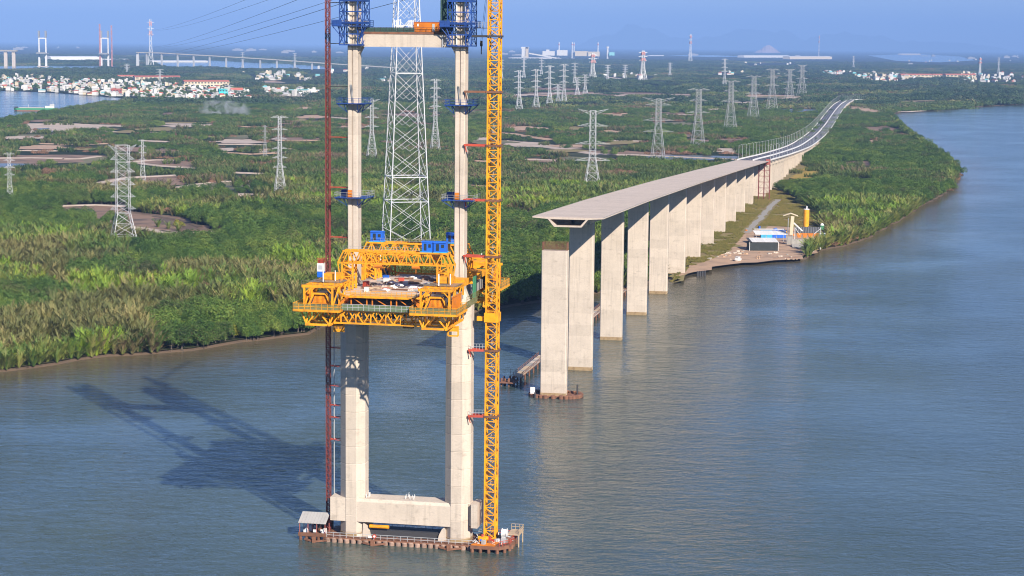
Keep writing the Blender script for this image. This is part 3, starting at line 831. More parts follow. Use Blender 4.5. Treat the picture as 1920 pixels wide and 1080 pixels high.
mb = MB(); mb.rail([(16.6, -1), (19.9, -1)], .15, 1.3, .8, .06, 2); mb.rail([(16.6, -.2), (19.9, -.2)], .15, 1.3, .8, .06, 2); mb.build('railing', 'galv_dark', t)

# ---- red hoist mast left of the tower
hm = thing('hoist_mast', 'slim dark red lattice hoist mast tied to the left tower leg', 'hoist mast', BP(-19.7, 0.2, 1.6), -PHI)
ms = MB(); lattice_box(ms, 0.95, 0.95, 0, 6.0, 6, 0.15, 0.1, False); ms = ms.mesh('red_mast_section'); ms.materials.append(M['red_steel'])
for k in range(24): put('mast_section', ms, None, hm, (0, 0, k * 6.0))
mb = MB(); mb.tube((0.1, 0, 0), (0.1, 0, 144), 0.07, 6); mb.build('power_rail', 'red_steel', hm)
for k, z in enumerate((22.5, 28.0, 31.0, 35.8, 40.6, 45.1, 50.5, 72, 84, 96, 108, 118.2, 122.8, 127.8)):
    mb = MB()
    x1 = 3.6 if z < 56 else 5.2
    mb.bar((0.3, -.3, z), (x1, -1.2, z), 0.17); mb.bar((0.3, .3, z), (x1, 1.0, z), 0.17); mb.bar((x1 * .5, -.8, z), (x1 * .5, .7, z), 0.12)
    mb.build('tie', 'red_tie' if z < 100 else 'dark', hm)
mb = MB(); mb.tube((1.55, -.2, 8), (1.55, -.2, 50), 0.09, 6); mb.tube((1.2, .5, 8), (1.2, .5, 54), 0.05, 6); mb.build('riser_pipe', 'galv', hm)
hc = thing('hoist_cabin', 'white and blue hoist cabin on the red mast above the yellow travellers', 'hoist cabin', BP(-21.15, -0.6, 63.9), -PHI)
mb = MB(); mb.bx(-.85, .85, -.9, .9, 1.4, 3.4); mb.build('upper_body', 'white', hc)
mb = MB(); mb.bx(-.83, .83, -.88, .88, 0, 1.4); mb.build('lower_body', 'cabin_blue', hc)
mb = MB(); mb.rail([(-.85, -.9), (.85, -.9), (.85, .9), (-.85, .9)], 3.4, 1.1, .8, .08, 2, True); mb.bx(-.7, .5, -.6, .6, 3.4, 4.2); mb.build('roof_rail', 'red_tie', hc)
mb = MB(); mb.bx(-.5, .5, -.93, -.9, 1.9, 2.9); mb.build('window', 'galv', hc)

# ---- yellow tower crane
tc = thing('tower_crane', 'yellow lattice tower crane standing right of the bridge tower', 'tower crane', BP(21.1, -0.8, 2.2), -PHI)
ms = MB(); w = 1.3
for x in (-w, w):
    for y in (-w, w): ms.bar((x, y, 0), (x, y, 5.7), 0.34)
for k in range(3):
    z0, z1 = k * 1.9, (k + 1) * 1.9
    for a, b in (((-w, -w), (w, -w)), ((w, -w), (w, w)), ((w, w), (-w, w)), ((-w, w), (-w, -w))):
        p, q = ((a, b) if k % 2 else (b, a))
        ms.bar((p[0], p[1], z0), (q[0], q[1], z1), 0.19)
        ms.bar((a[0], a[1], z0), (b[0], b[1], z0), 0.17)
ms = ms.mesh('crane_section'); ms.materials.append(M['crane_yellow'])
for k in range(27):
    put('mast_section', ms, None, tc, (0, 0, k * 5.7))
mb = MB()
for k in range(27):
    z = k * 5.7
    mb.bar((-.5, -.5, z), (.55, .2, z + 5.0), 0.12); mb.bar((-.2, -.5, z), (.85, .2, z + 5.0), 0.12); mb.bx(-.6, .9, -.6, .6, z + 5.0, z + 5.08)
mb.build('ladder', 'galv_dark', tc)
for z, mt in ((119.6, 'dark'), (106.7, 'rust'), (94.2, 'red_tie'), (81.3, 'red_tie'), (68.0, 'red_tie'), (45.6, 'red_tie'), (29.7, 'red_tie')):
    t_ = MB(); xl = -6.9 if z > 60 else -5.4
    fy = -1.4 if z > 60 else -2.0
    t_.bar((xl, fy, z), (-w, -w, z), 0.42, 0.5); t_.bar((xl, fy + 2.5, z), (-w, .6, z), 0.3, 0.4); t_.bar((xl + .5, fy, z - .05), (-w, .4, z), 0.2)
    t_.bar((xl + .2, fy, z), (xl + .6, fy, z - 1.6), 0.2)
    tie = t_.build('tie', mt, tc)
    cl = MB()
    for a, b in (((-1.6, -1.6), (1.6, -1.6)), ((1.6, -1.6), (1.6, 1.6)), ((1.6, 1.6), (-1.6, 1.6)), ((-1.6, 1.6), (-1.6, -1.6))): cl.bar((*a, z), (*b, z), 0.3, 0.45)
    cl.build('collar', 'dark' if mt == 'dark' else 'rust', tie)
    if z < 60:
        rl = MB(); rl.rail([(xl + .4, fy), (-w, -w)], z + .25, 1.3, .7, .06, 2); rl.build('guard_rail', 'galv', tie)
mb = MB(); mb.bx(-1.7, 1.7, -1.7, 1.7, 52.4, 54.6); mb.bx(-3.6, -1.6, -1.0, .2, 52.6, 53.6); mb.build('jacking_collar', 'crane_yellow', tc)
# slewing top above the picture: cab, jib, counter jib, apex
mb = MB(); mb.box((0, 0, 155.2), (3.2, 3.2, 2.4)); lattice_box(mb, 2.2, .5, 156.4, 166, 5, 0.25, 0.14); mb.build('slewing_unit', 'crane_yellow', tc)
mb = MB(); mb.bx(1.7, 3.3, -1, 1, 154.2, 156.6); mb.build('cab', 'white', tc)
mb = MB()
jd = Vector((-0.10, 0.995, 0)); jn = Vector((0.995, 0.10, 0))
for s in (-.7, .7): mb.bar(jd * 1.2 + jn * s + Vector((0, 0, 157)), jd * 48 + jn * s + Vector((0, 0, 157)), 0.2)
mb.bar(jd * 1.2 + Vector((0, 0, 158.5)), jd * 48 + Vector((0, 0, 158.2)), 0.2)
for k in range(24):
    a = jd * (1.2 + k * 1.95); b = jd * (1.2 + (k + .5) * 1.95); c_ = jd * (1.2 + (k + 1) * 1.95)
    for s in (-.7, .7):
        mb.bar(a + jn * s + Vector((0, 0, 157)), b + Vector((0, 0, 158.4)), .1); mb.bar(b + Vector((0, 0, 158.4)), c_ + jn * s + Vector((0, 0, 157)), .1)
mb.build('jib', 'crane_yellow', tc)
mb = MB()
for s in (-.8, .8): mb.bar(jn * s + Vector((0, 0, 157)), -jd * 14 + jn * s + Vector((0, 0, 157)), 0.25)
mb.box(tuple(-jd * 12.5 + Vector((0, 0, 155.8))), (2.4, 2.6, 2.6)); mb.bar((0, 0, 166), -jd * 13 + Vector((0, 0, 157)), .1); mb.bar((0, 0, 166), jd * 34 + Vector((0, 0, 158.4)), .1)
mb.build('counter_jib', 'crane_yellow', tc)
hk = jd * 10 + Vector((-3.4, 0, 0))
hk = jn * -3.6 + jd * 4.0
mb = MB(); mb.bar(hk + Vector((-.15, 0, 118.5)), jd * 7 + Vector((0, 0, 157)), 0.06); mb.bar(hk + Vector((.15, 0, 118.5)), jd * 7 + Vector((0.3, 0, 157)), 0.06); mb.build('hoist_rope', 'dark', tc)
mb = MB(); mb.box((hk.x, hk.y, 117.9), (.55, .4, 1.3)); mb.tube((hk.x, hk.y, 117.3), (hk.x, hk.y, 115.4), .12, 6); mb.build('hook_block', 'dark', tc)
# ---- first deck of the cable-stayed span, at the tower
deck = thing('bridge_deck', 'pale concrete deck slab cast between the two tower legs', 'bridge deck', BP(0, 0, 0), -PHI)
for k in range(12):
    v0 = -18 + k * 3
    mb = MB()
    w = 10.4 if -4 < v0 + 1.5 < 4 else 11.2
    mb.bx(-w, w, v0 + .01, v0 + 2.99, 62.1, 62.5)
    for x in (-9.6, -3.2, 3.2, 9.6): mb.bx(x - .6, x + .6, v0 + .02, v0 + 2.98, 60.4, 62.1)
    mb.build('deck_segment', 'conc_deck', deck)
for sg in (-1, 1):
    for v0, v1 in ((-19, -3.6), (3.6, 19)):
        mb = MB(); x0, x1 = sorted((sg * 11.25, sg * 14.6)); mb.bx(x0, x1, v0, v1, 60.2, 62.6); mb.build('edge_girder', 'conc_grey', deck)
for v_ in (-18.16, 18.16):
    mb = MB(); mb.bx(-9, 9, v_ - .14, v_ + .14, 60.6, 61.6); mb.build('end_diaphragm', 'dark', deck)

def warren(mb, a, b, z0, z1, n, ch, br, verts=False):
    """plane Warren truss between points a and b (x, y), chords at z0 and z1"""
    A, B = Vector((*a, 0)), Vector((*b, 0))
    mb.bar(A + Vector((0, 0, z0)), B + Vector((0, 0, z0)), ch); mb.bar(A + Vector((0, 0, z1)), B + Vector((0, 0, z1)), ch)
    for k in range(n):
        p = A.lerp(B, k / n); m_ = A.lerp(B, (k + .5) / n); q = A.lerp(B, (k + 1) / n)
        mb.bar(p + Vector((0, 0, z0)), m_ + Vector((0, 0, z1)), br); mb.bar(m_ + Vector((0, 0, z1)), q + Vector((0, 0, z0)), br)
        if verts: mb.bar(m_ + Vector((0, 0, z0)), m_ + Vector((0, 0, z1)), br)

def form_traveller(front):
    s = -1 if front else 1                    # towards the camera or away
    where = 'front' if front else 'rear'
    lab = 'yellow form traveller overhanging the deck end that faces the camera' if front else 'yellow form traveller behind the tower, on the shore side of the deck'
    t = thing('form_traveller', lab, 'form traveller', BP(0, 0, 0), -PHI, 'yellow form travellers on the new deck')
    def V(v): return s * v
    def bxv(mb, x0, x1, v0, v1, z0, z1):
        y0, y1 = sorted((V(v0), V(v1))); return mb.bx(x0, x1, y0, y1, z0, z1)
    for sg in (-1, 1):
        c = sg * 13.6
        # platform with its net railing
        mb = MB()
        out = [(c - 5.4, V(30)), (c + 5.4, V(30)), (c + 5.4, V(26)), (c + 5.4 - (2.0 if sg < 0 else 0), V(19.5)), (c - 5.4 + (2.0 if sg > 0 else 0), V(19.5)), (c - 5.4, V(26))]
        if not front: out = out[::-1]
        mb.prism(out, 59.75, 59.9); mb.build('pod_platform', 'grating', t)
        mb = MB(); o2 = [p for p in out]
        n = len(o2)
        for i in range(n):
            a, b = o2[i], o2[(i + 1) % n]; mb.bar((*a, 59.75), (*b, 59.75), 0.3, 0.5)
        mb.build('platform_edge', 'yellow', t)
        mb = MB(); mb.rail(o2, 59.9, 1.5, 1.3, 0.09, 2, True); mb.build('railing', 'yellow', t)
        mb = MB()
        for i in range(n):
            a, b = o2[i], o2[(i + 1) % n]
            mb.quad((*a, 59.95), (*b, 59.95), (*b, 61.2), (*a, 61.2))
        mb.build('safety_net', 'net', t)
        # hanging truss under the pod
        mb = MB()
        for v in (28.5, 24, 19.5):
            L0, R0 = Vector((c - 2.7, V(v), 56.4)), Vector((c + 2.7, V(v), 56.4)); LT, RT = Vector((c - 4.0, V(v), 59.6)), Vector((c + 4.0, V(v), 59.6))
            mid = Vector((c, V(v), 59.6))
            mb.bar(L0, R0, 0.5, 0.45); mb.bar(LT, RT, 0.3); mb.bar(L0, LT, 0.28); mb.bar(R0, RT, 0.28); mb.bar(L0, mid, 0.28); mb.bar(mid, R0, 0.28)
        for x in (c - 2.7, c + 2.7):
            mb.bar((x, V(29), 56.4), (x, V(12), 56.4), 0.45)
            for v in (27, 22.5, 18, 13.5): mb.bar((x, V(v + 1.8), 56.4), (x, V(v - .5), 59.6), 0.24); mb.bar((x, V(v - 2.6), 56.4), (x, V(v - .5), 59.6), 0.24)
        for x in (c - 4, c + 4): mb.bar((x, V(29), 59.5), (x, V(10), 59.5), 0.4, .5)
        mb.build('hanging_truss', 'yellow', t)
        # portal frames above the pod
        mb = MB()
        for v in (28.2, 22.5):
            for x in (c - 3.3, c + 3.3): mb.bar((x, V(v), 59.9), (x, V(v), 65.0), 0.42)
            mb.bar((c - 3.9, V(v), 65.1), (c + 3.9, V(v), 65.1), 0.45, 0.6)
            for x in (-1, 1): mb.bar((c + x * 3.3, V(v), 63.3), (c + x * 1.7, V(v), 65), 0.2)
        for x in (c - 3.3, c + 3.3):
            mb.bar((x, V(28.2), 65.1), (x, V(14), 65.1), 0.45, 0.6); mb.bar((x, V(28.2), 60.2), (x, V(22.5), 64.8), 0.25)
            mb.bar((x, V(22.5), 60.2), (x, V(16), 64.8), 0.25); mb.bar((x, V(14.2), 62.5), (x, V(14.2), 65), 0.4)
        mb.build('portal_frame', 'yellow', t)
        mb = MB(); bxv(mb, c - 3.9, c + 3.9, 17, 23, 65.45, 65.5); mb.rail([(c - 3.9, V(28.4)), (c + 3.9, V(28.4))], 65.4, 1.0, 1.3, .06, 1); mb.build('roof_plate', 'grating', t)
        mb = MB(); bxv(mb, c - 1.6, c + 1.8, 15.5, 19, 65.6, 67.0); mb.bx(c - 2.2, c + 2.2, *sorted((V(14.5), V(15.5))), 65.5, 66.2); mb.build('jack_block', 'yellow', t)
        mb = MB(); mb.tube((c - .4, V(23), 65.5), (c - .4, V(23), 68.2), .16, 8); mb.tube((c + 1.6, V(20), 65.5), (c + 1.6, V(20), 67.9), .14, 8); mb.build('hydraulic_ram', 'white', t)
        # ribbed edge-beam shutter: trapezoid box with ribs
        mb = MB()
        mb.extr([(c - 2.6, 60.3), (c + 2.6, 60.3), (c + 1.5, 63.3), (c - 1.5, 63.3)][::-1], 'y', *sorted((V(26.4), V(19.5)))); mb.build('edge_shutter', 'dark', t)  # dark colour stands in for the shaded void behind the orange plate
        mb = MB()
        for k in range(9):
            x = c - 1.2 + k * .29; mb.bx(x, x + .12, *sorted((V(26.4), V(26.62))), 61.2, 63.0)
        mb.build('shutter_rib', 'yellow', t)
        mb = MB(); mb.extr([(c - 2.0, 61.0), (c + 2.0, 61.0), (c + 1.25, 63.15), (c - 1.25, 63.15)], 'y', *sorted((V(26.42), V(26.5)))); mb.build('shutter_plate', 'orange', t)
        mb = MB()
        for x in (-1, 1): mb.bar((c + x * 3.0, V(26.9), 59.9), (c + x * 1.45, V(26.9), 63.3), 0.55, .4)
        mb.bar((c - 1.6, V(26.9), 63.3), (c + 1.6, V(26.9), 63.3), .4)
        mb.build('shutter_frame', 'yellow', t)
        # sloping ribbed haunch shutter towards the middle
        mb = MB()
        for k in range(8):
            v = 25.5 - k * .95
            mb.bar((c - sg * 3.6, V(v), 60.2), (c - sg * 5.9, V(v), 62.4), 0.3, .5)
        mb.bar((c - sg * 3.6, V(26), 60.2), (c - sg * 3.6, V(18.6), 60.2), .3); mb.bar((c - sg * 5.9, V(26), 62.4), (c - sg * 5.9, V(18.6), 62.4), .3)
        mb.build('haunch_rib', 'orange', t)
        mb = MB()
        for k in range(9):
            v = 26.5 - k * 1.0
            mb.bar((c + sg * 3.7, V(v), 60.2), (c + sg * 3.7, V(v), 63.4), 0.3, .45)
        mb.bar((c + sg * 3.7, V(27), 63.4), (c + sg * 3.7, V(18), 63.4), .3, .3)
        mb.build('side_rib', 'orange', t)
        # tail girder along the deck edge
        mb = MB(); bxv(mb, c - .6, c + .6, 6.0, 19.5, 62.7, 64.0); bxv(mb, c - 1.2, c + 1.2, 5.6, 7.2, 62.65, 65.2); mb.build('main_girder', 'yellow', t)
        mb = MB(); bxv(mb, c - 2.2 + sg * 1.2, c + 1.9 + sg * 1.0, 6.5, 11.5, 64.05, 65.6); mb.build('counterweight_box', 'yellow', t)
        mb = MB(); xs_ = c + sg * 5.0
        mb.bx(xs_ - .15, xs_ + .15, *sorted((V(18.5), V(7))), 60.0, 61.3); mb.rail([(c + sg * 5.2, V(19)), (c + sg * 5.2, V(6))], 61.3, 1.3, 1.2, .07, 2); mb.build('side_walkway', 'net', t)
    # cross truss and middle walkway joining the two pods
    mb = MB()
    for v in (26.5, 21.5):
        warren(mb, (-10.5, V(v)), (10.5, V(v)), 56.7, 59.5, 6, 0.38, 0.24, True)
    for k in range(7):
        x = -10.5 + 3.5 * k; mb.bar((x, V(26.5), 56.7), (x, V(21.5), 56.7), .22); mb.bar((x, V(26.5), 59.5), (x, V(21.5), 59.5), .22)
    mb.build('cross_truss', 'yellow', t)
    mb = MB(); bxv(mb, -8.2, 8.2, 24.8, 27.6, 59.72, 59.82); mb.build('middle_walkway', 'grating', t)
    mb = MB(); mb.quad((-8.2, V(27.6), 59.85), (8.2, V(27.6), 59.85), (8.2, V(27.6), 61.1), (-8.2, V(27.6), 61.1)); mb.build('safety_net', 'netting', t)
    mb = MB(); mb.rail([(-8.2, V(27.6)), (8.2, V(27.6))], 59.8, 1.4, 1.3, .08, 2); mb.build('railing', 'galv', t)
    mb = MB()
    for x in (-7.2, -3.5, -2.2, 2.2, 3.5, 7.2): mb.bar((x, V(23.5), 59.8), (x, V(23.5), 62.6), .26)
    for a, b in ((-7.2, -3.5), (-2.2, 2.2), (3.5, 7.2)): mb.bar((a, V(23.5), 62.4), (b, V(23.5), 60), .18)
    mb.build('hanger_post', 'orange', t)
    mb = MB()
    mb.tube((-8, V(21.8), 61.0), (8, V(21.8), 61.0), .55, 10); mb.tube((-8, V(20.6), 60.2), (8, V(20.6), 60.2), .5, 10); mb.build('pipe_roll', 'dark', t)
    mb = MB(); mb.bar((-8.4, V(24.2), 62.5), (8.4, V(24.2), 62.5), .35, .45); bxv(mb, -8.4, 8.4, 22.4, 24.2, 62.35, 62.45)
    for sg in (-1, 1): mb.bar((sg * 8.4, V(24.2), 62.5), (sg * 11.0, V(22.8), 63.4), .35, .45)
    mb.build('deck_end_walkway', 'yellow', t)
    mb = MB(); mb.rail([(-8.4, V(24.2)), (8.4, V(24.2))], 62.5, 1.4, 1.2, .08, 2); mb.build('railing', 'yellow', t)
    mb = MB(); mb.quad((-8.4, V(24.15), 62.6), (8.4, V(24.15), 62.6), (8.4, V(24.15), 63.6), (-8.4, V(24.15), 63.6)); mb.build('mesh_panel', 'mesh_yellow', t)
    mb = MB()
    bxv(mb, -8.2, 8.2, 18.4, 22.3, 62.2, 62.42); mb.build('fresh_slab', 'wood_pale', t)
    # hanging boards at the legs
    if front:
        mb = MB(); bxv(mb, -11.9, -9.3, 21.6, 21.9, 53.9, 56.4); bd = mb.build('hanging_board', 'yellow', t)
        mb = MB(); rnd = random.Random(3)
        for row, z in enumerate((55.5, 54.6)):
            x = -11.6
            while x < -9.7:
                w = rnd.uniform(.16, .3); mb.bx(x, x + w * .5, V(21.96), V(21.9), z, z + .55); mb.bx(x, x + w, V(21.96), V(21.9), z + rnd.choice((0, .22, .42)), z + rnd.choice((.5, .55))); x += w + .12
        mb.build('lettering', 'dark', bd)
        mb = MB(); yb = V(21.8)
        for p, q in (((15.2, 56.3), (15.2, 54.0)), ((15.2, 54.0), (17.5, 54.0)), ((17.5, 54.0), (17.5, 56.3)), ((15.2, 56.1), (17.5, 56.1))): mb.bar((p[0], yb, p[1]), (q[0], yb, q[1]), .3)
        mb.bx(15.4, 17.3, yb - .05, yb + .05, 55.0, 56.1)
        mb.build('hanging_frame', 'yellow', t)
        mb = MB()
        for p, q in (((3.2, 56.4), (3.2, 54.6)), ((3.2, 54.6), (5.6, 54.6)), ((5.6, 54.6), (5.6, 56.4))): mb.bar((p[0], V(16), p[1]), (q[0], V(16), q[1]), .25)
        mb.build('hanging_frame', 'rust', t)
    else:
        mb = MB(); bxv(mb, 15.6, 15.8, 17, 20, 60.5, 66.2); mb.build('green_screen', 'green', t)
        mb = MB()
        for v in (12, 20): 
            for x in (11.5, 16.8): mb.bar((x, V(v), 62), (x, V(v), 67.5), .4)
            mb.bar((11.2, V(v), 67.6), (17.4, V(v), 66.4), .5, .6)
        for x in (11.5, 16.8): mb.bar((x, V(12), 67.4), (x, V(20), 66.8), .4)
        mb.build('tail_frame', 'yellow', t)
    return t
form_traveller(True); form_traveller(False)
# screen on the outside of the right leg
tag(MB().bx(16.4, 16.6, -1.6, 2.0, 59.4, 65.2).build('green_screen', 'green', None, BP(0, 0, 0), -PHI), 'green sheet screen beside the right tower leg at deck level', 'screen')

def gantry(front):
    s = -1 if front else 1
    t = thing('gantry_truss', 'yellow lattice gantry across the deck, %s of the two' % ('the nearer' if front else 'the farther'), 'gantry', BP(0, s * 10.2, 62.6), -PHI, 'lattice gantries on the new deck')
    dz = 0.0
    for y in (-1.5, 1.5):
        mb = MB(); warren(mb, (-12.6, y), (12.6, y), 6.2, 9.0, 9, 0.36, 0.24, True)
        for sg in (-1, 1): mb.bar((sg * 12.4, y, 9.0), (sg * 13.8, y, 6.2), .3); mb.bar((sg * 12.4, y, 6.2), (sg * 13.8, y, 6.2), .36)
        mb.build('side_truss', 'yellow', t)
    mb = MB()
    for k in range(13):
        x = -12.6 + 2.1 * k
        for z in (6.2, 9.0): mb.bar((x, -1.5, z), (x, 1.5, z), .2)
        if k < 12: mb.bar((x, -1.5, 9.0), (x + 2.1, 1.5, 9.0), .15); mb.bar((x, 1.5, 6.2), (x + 2.1, -1.5, 6.2), .15)
    mb.build('cross_brace', 'yellow', t)
    mb = MB(); mb.rail([(-12.5, -1.6), (6 if front else 12.5, -1.6)], 9.15, 1.0, 1.8, .05, 2); mb.build('railing', 'galv_dark', t)
    for sg in (-1, 1):
        mb = MB()
        for x in (sg * 10.2, sg * 12.8):
            for y in (-1.5, 1.5): mb.bar((x, y, 0), (x, y, 6.2), .42)
        for y in (-1.5, 1.5):
            mb.bar((sg * 13.8, y, 6.2), (sg * 12.9, y, 0.4), .22)
            for z in (1.5, 3, 4.5): mb.bar((sg * 10.2, y, z), (sg * 12.8, y, z), .2)
            for z in (0, 1.5, 3, 4.5): mb.bar((sg * 10.2, y, z), (sg * 12.8, y, z + 1.5), .18)
        for x in (sg * 10.2, sg * 12.8):
            for z in (0, 3): mb.bar((x, -1.5, z), (x, 1.5, z + 3), .18)
        mb.build('leg', 'yellow', t)
    mb = MB()
    for x in (-4, 5): mb.tube((x - .9, -1.2, 5.7), (x + .9, -1.2, 5.7), .55, 10); mb.bar((x, -1.2, 5.4), (x, -1.2, 4.2), .15)
    mb.build('hoist_trolley', 'orange', t)
    return t
gantry(True); gantry(False)
def cabin(u, v, z, w, label, door=True):
    t = thing('site_cabin', label, 'cabin', BP(u, v, z), -PHI, 'blue cabins on the gantries')
    mb = MB(); mb.bx(-w / 2, w / 2, -1.1, 1.1, 0.15, 2.3); mb.build('body', 'cabin_blue', t)
    mb = MB(); mb.extr([(-1.3, 2.3), (1.3, 2.3), (1.2, 2.5), (0, 2.62), (-1.2, 2.5)], 'x', -w / 2 - .1, w / 2 + .1); mb.build('roof', 'cabin_blue', t)
    mb = MB(); mb.bx(-w / 2 - .3, w / 2 + .3, -1.5, 1.3, 0, .15); mb.build('base', 'light_blue', t)
    mb = MB(); mb.bx(-w * .30, -w * .05, -1.13, -1.1, .4, 2.0); mb.bx(w * .12, w * .36, -1.13, -1.1, 1.1, 1.9); mb.build('window', 'glass', t)
    return t
cabin(7.6, -10.2, 71.8, 2.5, 'left one of the two blue cabins on the nearer gantry')
cabin(10.6, -10.2, 71.8, 2.9, 'right one of the two blue cabins on the nearer gantry, by the tower leg')
cabin(-10.1, 10.2, 71.8, 3.0, 'blue cabin on the farther gantry beside the left tower leg')
cabin(8.4, 11.5, 71.8, 2.6, 'dark blue cabin on the farther gantry beside the right tower leg')

# ---- loose material on the deck
CN = {'rust': 'rusty', 'red_tie': 'red', 'galv_dark': 'dark grey', 'white': 'white', 'galv': 'grey', 'cabin_blue': 'blue', 'conc_deck': 'beige', 'timber': 'brown'}
rnd = random.Random(11)
spots = []
for k in range(64):
    u = rnd.uniform(-9.0, 9.2); v = rnd.uniform(-15.5, 15)
    kind = rnd.choice(('timber_stack', 'timber_stack', 'steel_bundle', 'site_box', 'tarpaulin', 'tarpaulin', 'plywood_stack'))
    rz = -PHI + rnd.choice((0, math.pi / 2)) + rnd.uniform(-.4, .4)
    if kind == 'timber_stack':
        mb = MB()
        for i in range(5):
            for j in range(2): mb.box((rnd.uniform(-.15, .15), i * .28 - .6, .1 + j * .2), (rnd.uniform(2.4, 3.6), .22, .16))
        o = mb.build('timber_stack', 'timber', None, BP(u, v, 62.52), rz); tag(o, 'stack of weathered timbers lying on the new deck', 'timber', 'timber stacks on the deck')
    elif kind == 'steel_bundle':
        mb = MB()
        for i in range(6): mb.tube((-2.2, i * .16, .1 + (i % 2) * .14), (2.2, i * .16 + rnd.uniform(-.1, .1), .1 + (i % 2) * .14), .07, 5)
        o = mb.build('steel_bundle', pc := rnd.choice(('rust', 'red_tie', 'galv_dark')), None, BP(u, v, 62.52), rz); tag(o, 'bundle of %s steel bars lying on the new deck' % CN[pc], 'steel bars', 'steel bundles on the deck')
    elif kind == 'site_box':
        w, d, h = rnd.uniform(.8, 1.7), rnd.uniform(.7, 1.2), rnd.uniform(.7, 1.4)
        mb = MB(); mb.box((0, 0, h / 2), (w, d, h)); mb.box((0, 0, h + .04), (w + .1, d + .1, .08)); mb.box((0, -d / 2 - .03, h * .6), (w * .5, .05, h * .3))
        o = mb.build('site_box', pc := rnd.choice(('white', 'white', 'galv', 'cabin_blue', 'red_tie')), None, BP(u, v, 62.52), rz); tag(o, 'small %s site box standing on the new deck' % CN[pc], 'box', 'site boxes on the deck')
    elif kind == 'plywood_stack':
        mb = MB()
        for i in range(4): mb.box((rnd.uniform(-.1, .1), rnd.uniform(-.1, .1), .06 + i * .11), (2.4, 1.2, .09), rnd.uniform(-.06, .06))
        o = mb.build('plywood_stack', 'wood_pale', None, BP(u, v, 62.52), rz); tag(o, 'stack of pale plywood sheets on the new deck', 'plywood', 'plywood stacks on the deck')
    else:
        mb = MB(); n = 7; vs = []; fs = []
        W_, D_ = rnd.uniform(1.6, 3.4), rnd.uniform(1.2, 2.2)
        for j in range(n):
            for i in range(n):
                e = min(i, j, n - 1 - i, n - 1 - j)
                vs.append(((i / (n - 1) - .5) * W_ + rnd.uniform(-.1, .1), (j / (n - 1) - .5) * D_ + rnd.uniform(-.1, .1), .03 + min(e, 2) * .22 + (rnd.uniform(0, .2) if e else 0)))
        for j in range(n - 1):
            for i in range(n - 1): a = j * n + i; fs.append((a, a + 1, a + n + 1, a + n))
        mb.add(vs, fs); o = mb.build('tarpaulin', pc := rnd.choice(('white', 'white', 'conc_deck', 'galv', 'cabin_blue', 'timber')), None, BP(u, v, 62.52), rz); tag(o, 'rumpled %s tarpaulin thrown over material on the new deck' % CN[pc], 'tarpaulin', 'tarpaulins on the deck')
# ---- pile platform at the foot of the tower
pf = thing('pile_platform', 'rust-stained pile platform ringing the foot of the bridge tower', 'platform', BP(0, 0, 0), -PHI)
mb = MB(); mb.bx(-18.8, 18.6, -5.2, 6.2, 0.3, 0.95); mb.build('cap_slab', 'rust', pf)
mb = MB()
for x in (-14, -8, -2, 4, 10, 15): mb.bx(x, x + .4, -5.5, 6.5, .95, 1.15)
mb.build('cross_beam', 'rust', pf)
rnd = random.Random(5)
pm = MB(); pm.tube((0, 0, -1.5), (0, 0, 0.75), .66, 12); pm.tube((0, 0, .75), (0, 0, 1.0), .7, 12, .55); pm = pm.mesh('platform_pile'); pm.materials.append(M['rust'])
M['pile_face'] = mat('barnacled_pile', (0.33, 0.22, 0.17), 0.9, var=0.2, nscale=1.0, namt=0.6, dark=(0.15, 0.08, 0.05))
pm.materials[0] = M['pile_face']
for k in range(24):
    put('pile', pm, None, pf, (-18.2 + k * 1.6, -5.75 + rnd.uniform(-.08, .08), rnd.uniform(-.08, .08)))
    if k % 2 == 0: put('pile', pm, None, pf, (-18.2 + k * 1.6, 6.6, 0))
for k in range(7):
    for x in (-19.2, 19.0): put('pile', pm, None, pf, (x, -4.2 + k * 1.7, 0))
mb = MB(); mb.rail([(-18.6, -5.3), (18.4, -5.3)], .95, 1.3, 1.65, .09, 2); mb.rail([(-18.6, 6.2), (18.4, 6.2)], .95, 1.3, 1.65, .09, 2); mb.build('railing', 'galv', pf)
mb = MB(); mb.bar((-18.5, -5.9, 1.0), (18.5, -5.9, 1.0), .3, .35); mb.build('waling', 'rust', pf)
for x in (-21.6, -7.0, 11.8):
    f = MB(); f.bx(x, x + .8, -7.6, -6.8, -1.5, 1.4); f.bar((x + .4, -7.2, .2), (x + 3.4, -6.4, .5), .4); f.bar((x + .4, -7.2, .2), (x - 2.2, -6.4, .5), .4)
    f.build('fender', 'rust', pf)
mb = MB(); mb.tube((-6.6, -5.5, 1.9), (-6.6, -5.35, 1.9), .5, 14); mb.bar((-6.6, -5.4, .9), (-6.6, -5.4, 1.9), .1); mb.build('round_sign', 'red_tie', pf)
mb = MB(); mb.tube((-6.6, -5.56, 1.9), (-6.6, -5.5, 1.9), .28, 12); mb.build('sign_face', 'white', pf)
mb = MB(); mb.bx(-8.2, -7.3, -5.4, -5.3, 1.4, 2.0); mb.build('notice_board', 'white', pf)
mb = MB(); mb.bx(-9.5, 9.4, -1.8, 2.6, .96, 2.6); mb.build('under_beam_shade', 'dark', pf)  # dark block standing in for the shaded void under the bottom crossbeam
mb = MB(); mb.tube((-8.6, -2.4, 3.6), (-3.8, -2.4, 3.6), .45, 10); mb.build('yellow_tube', 'yellow', pf)
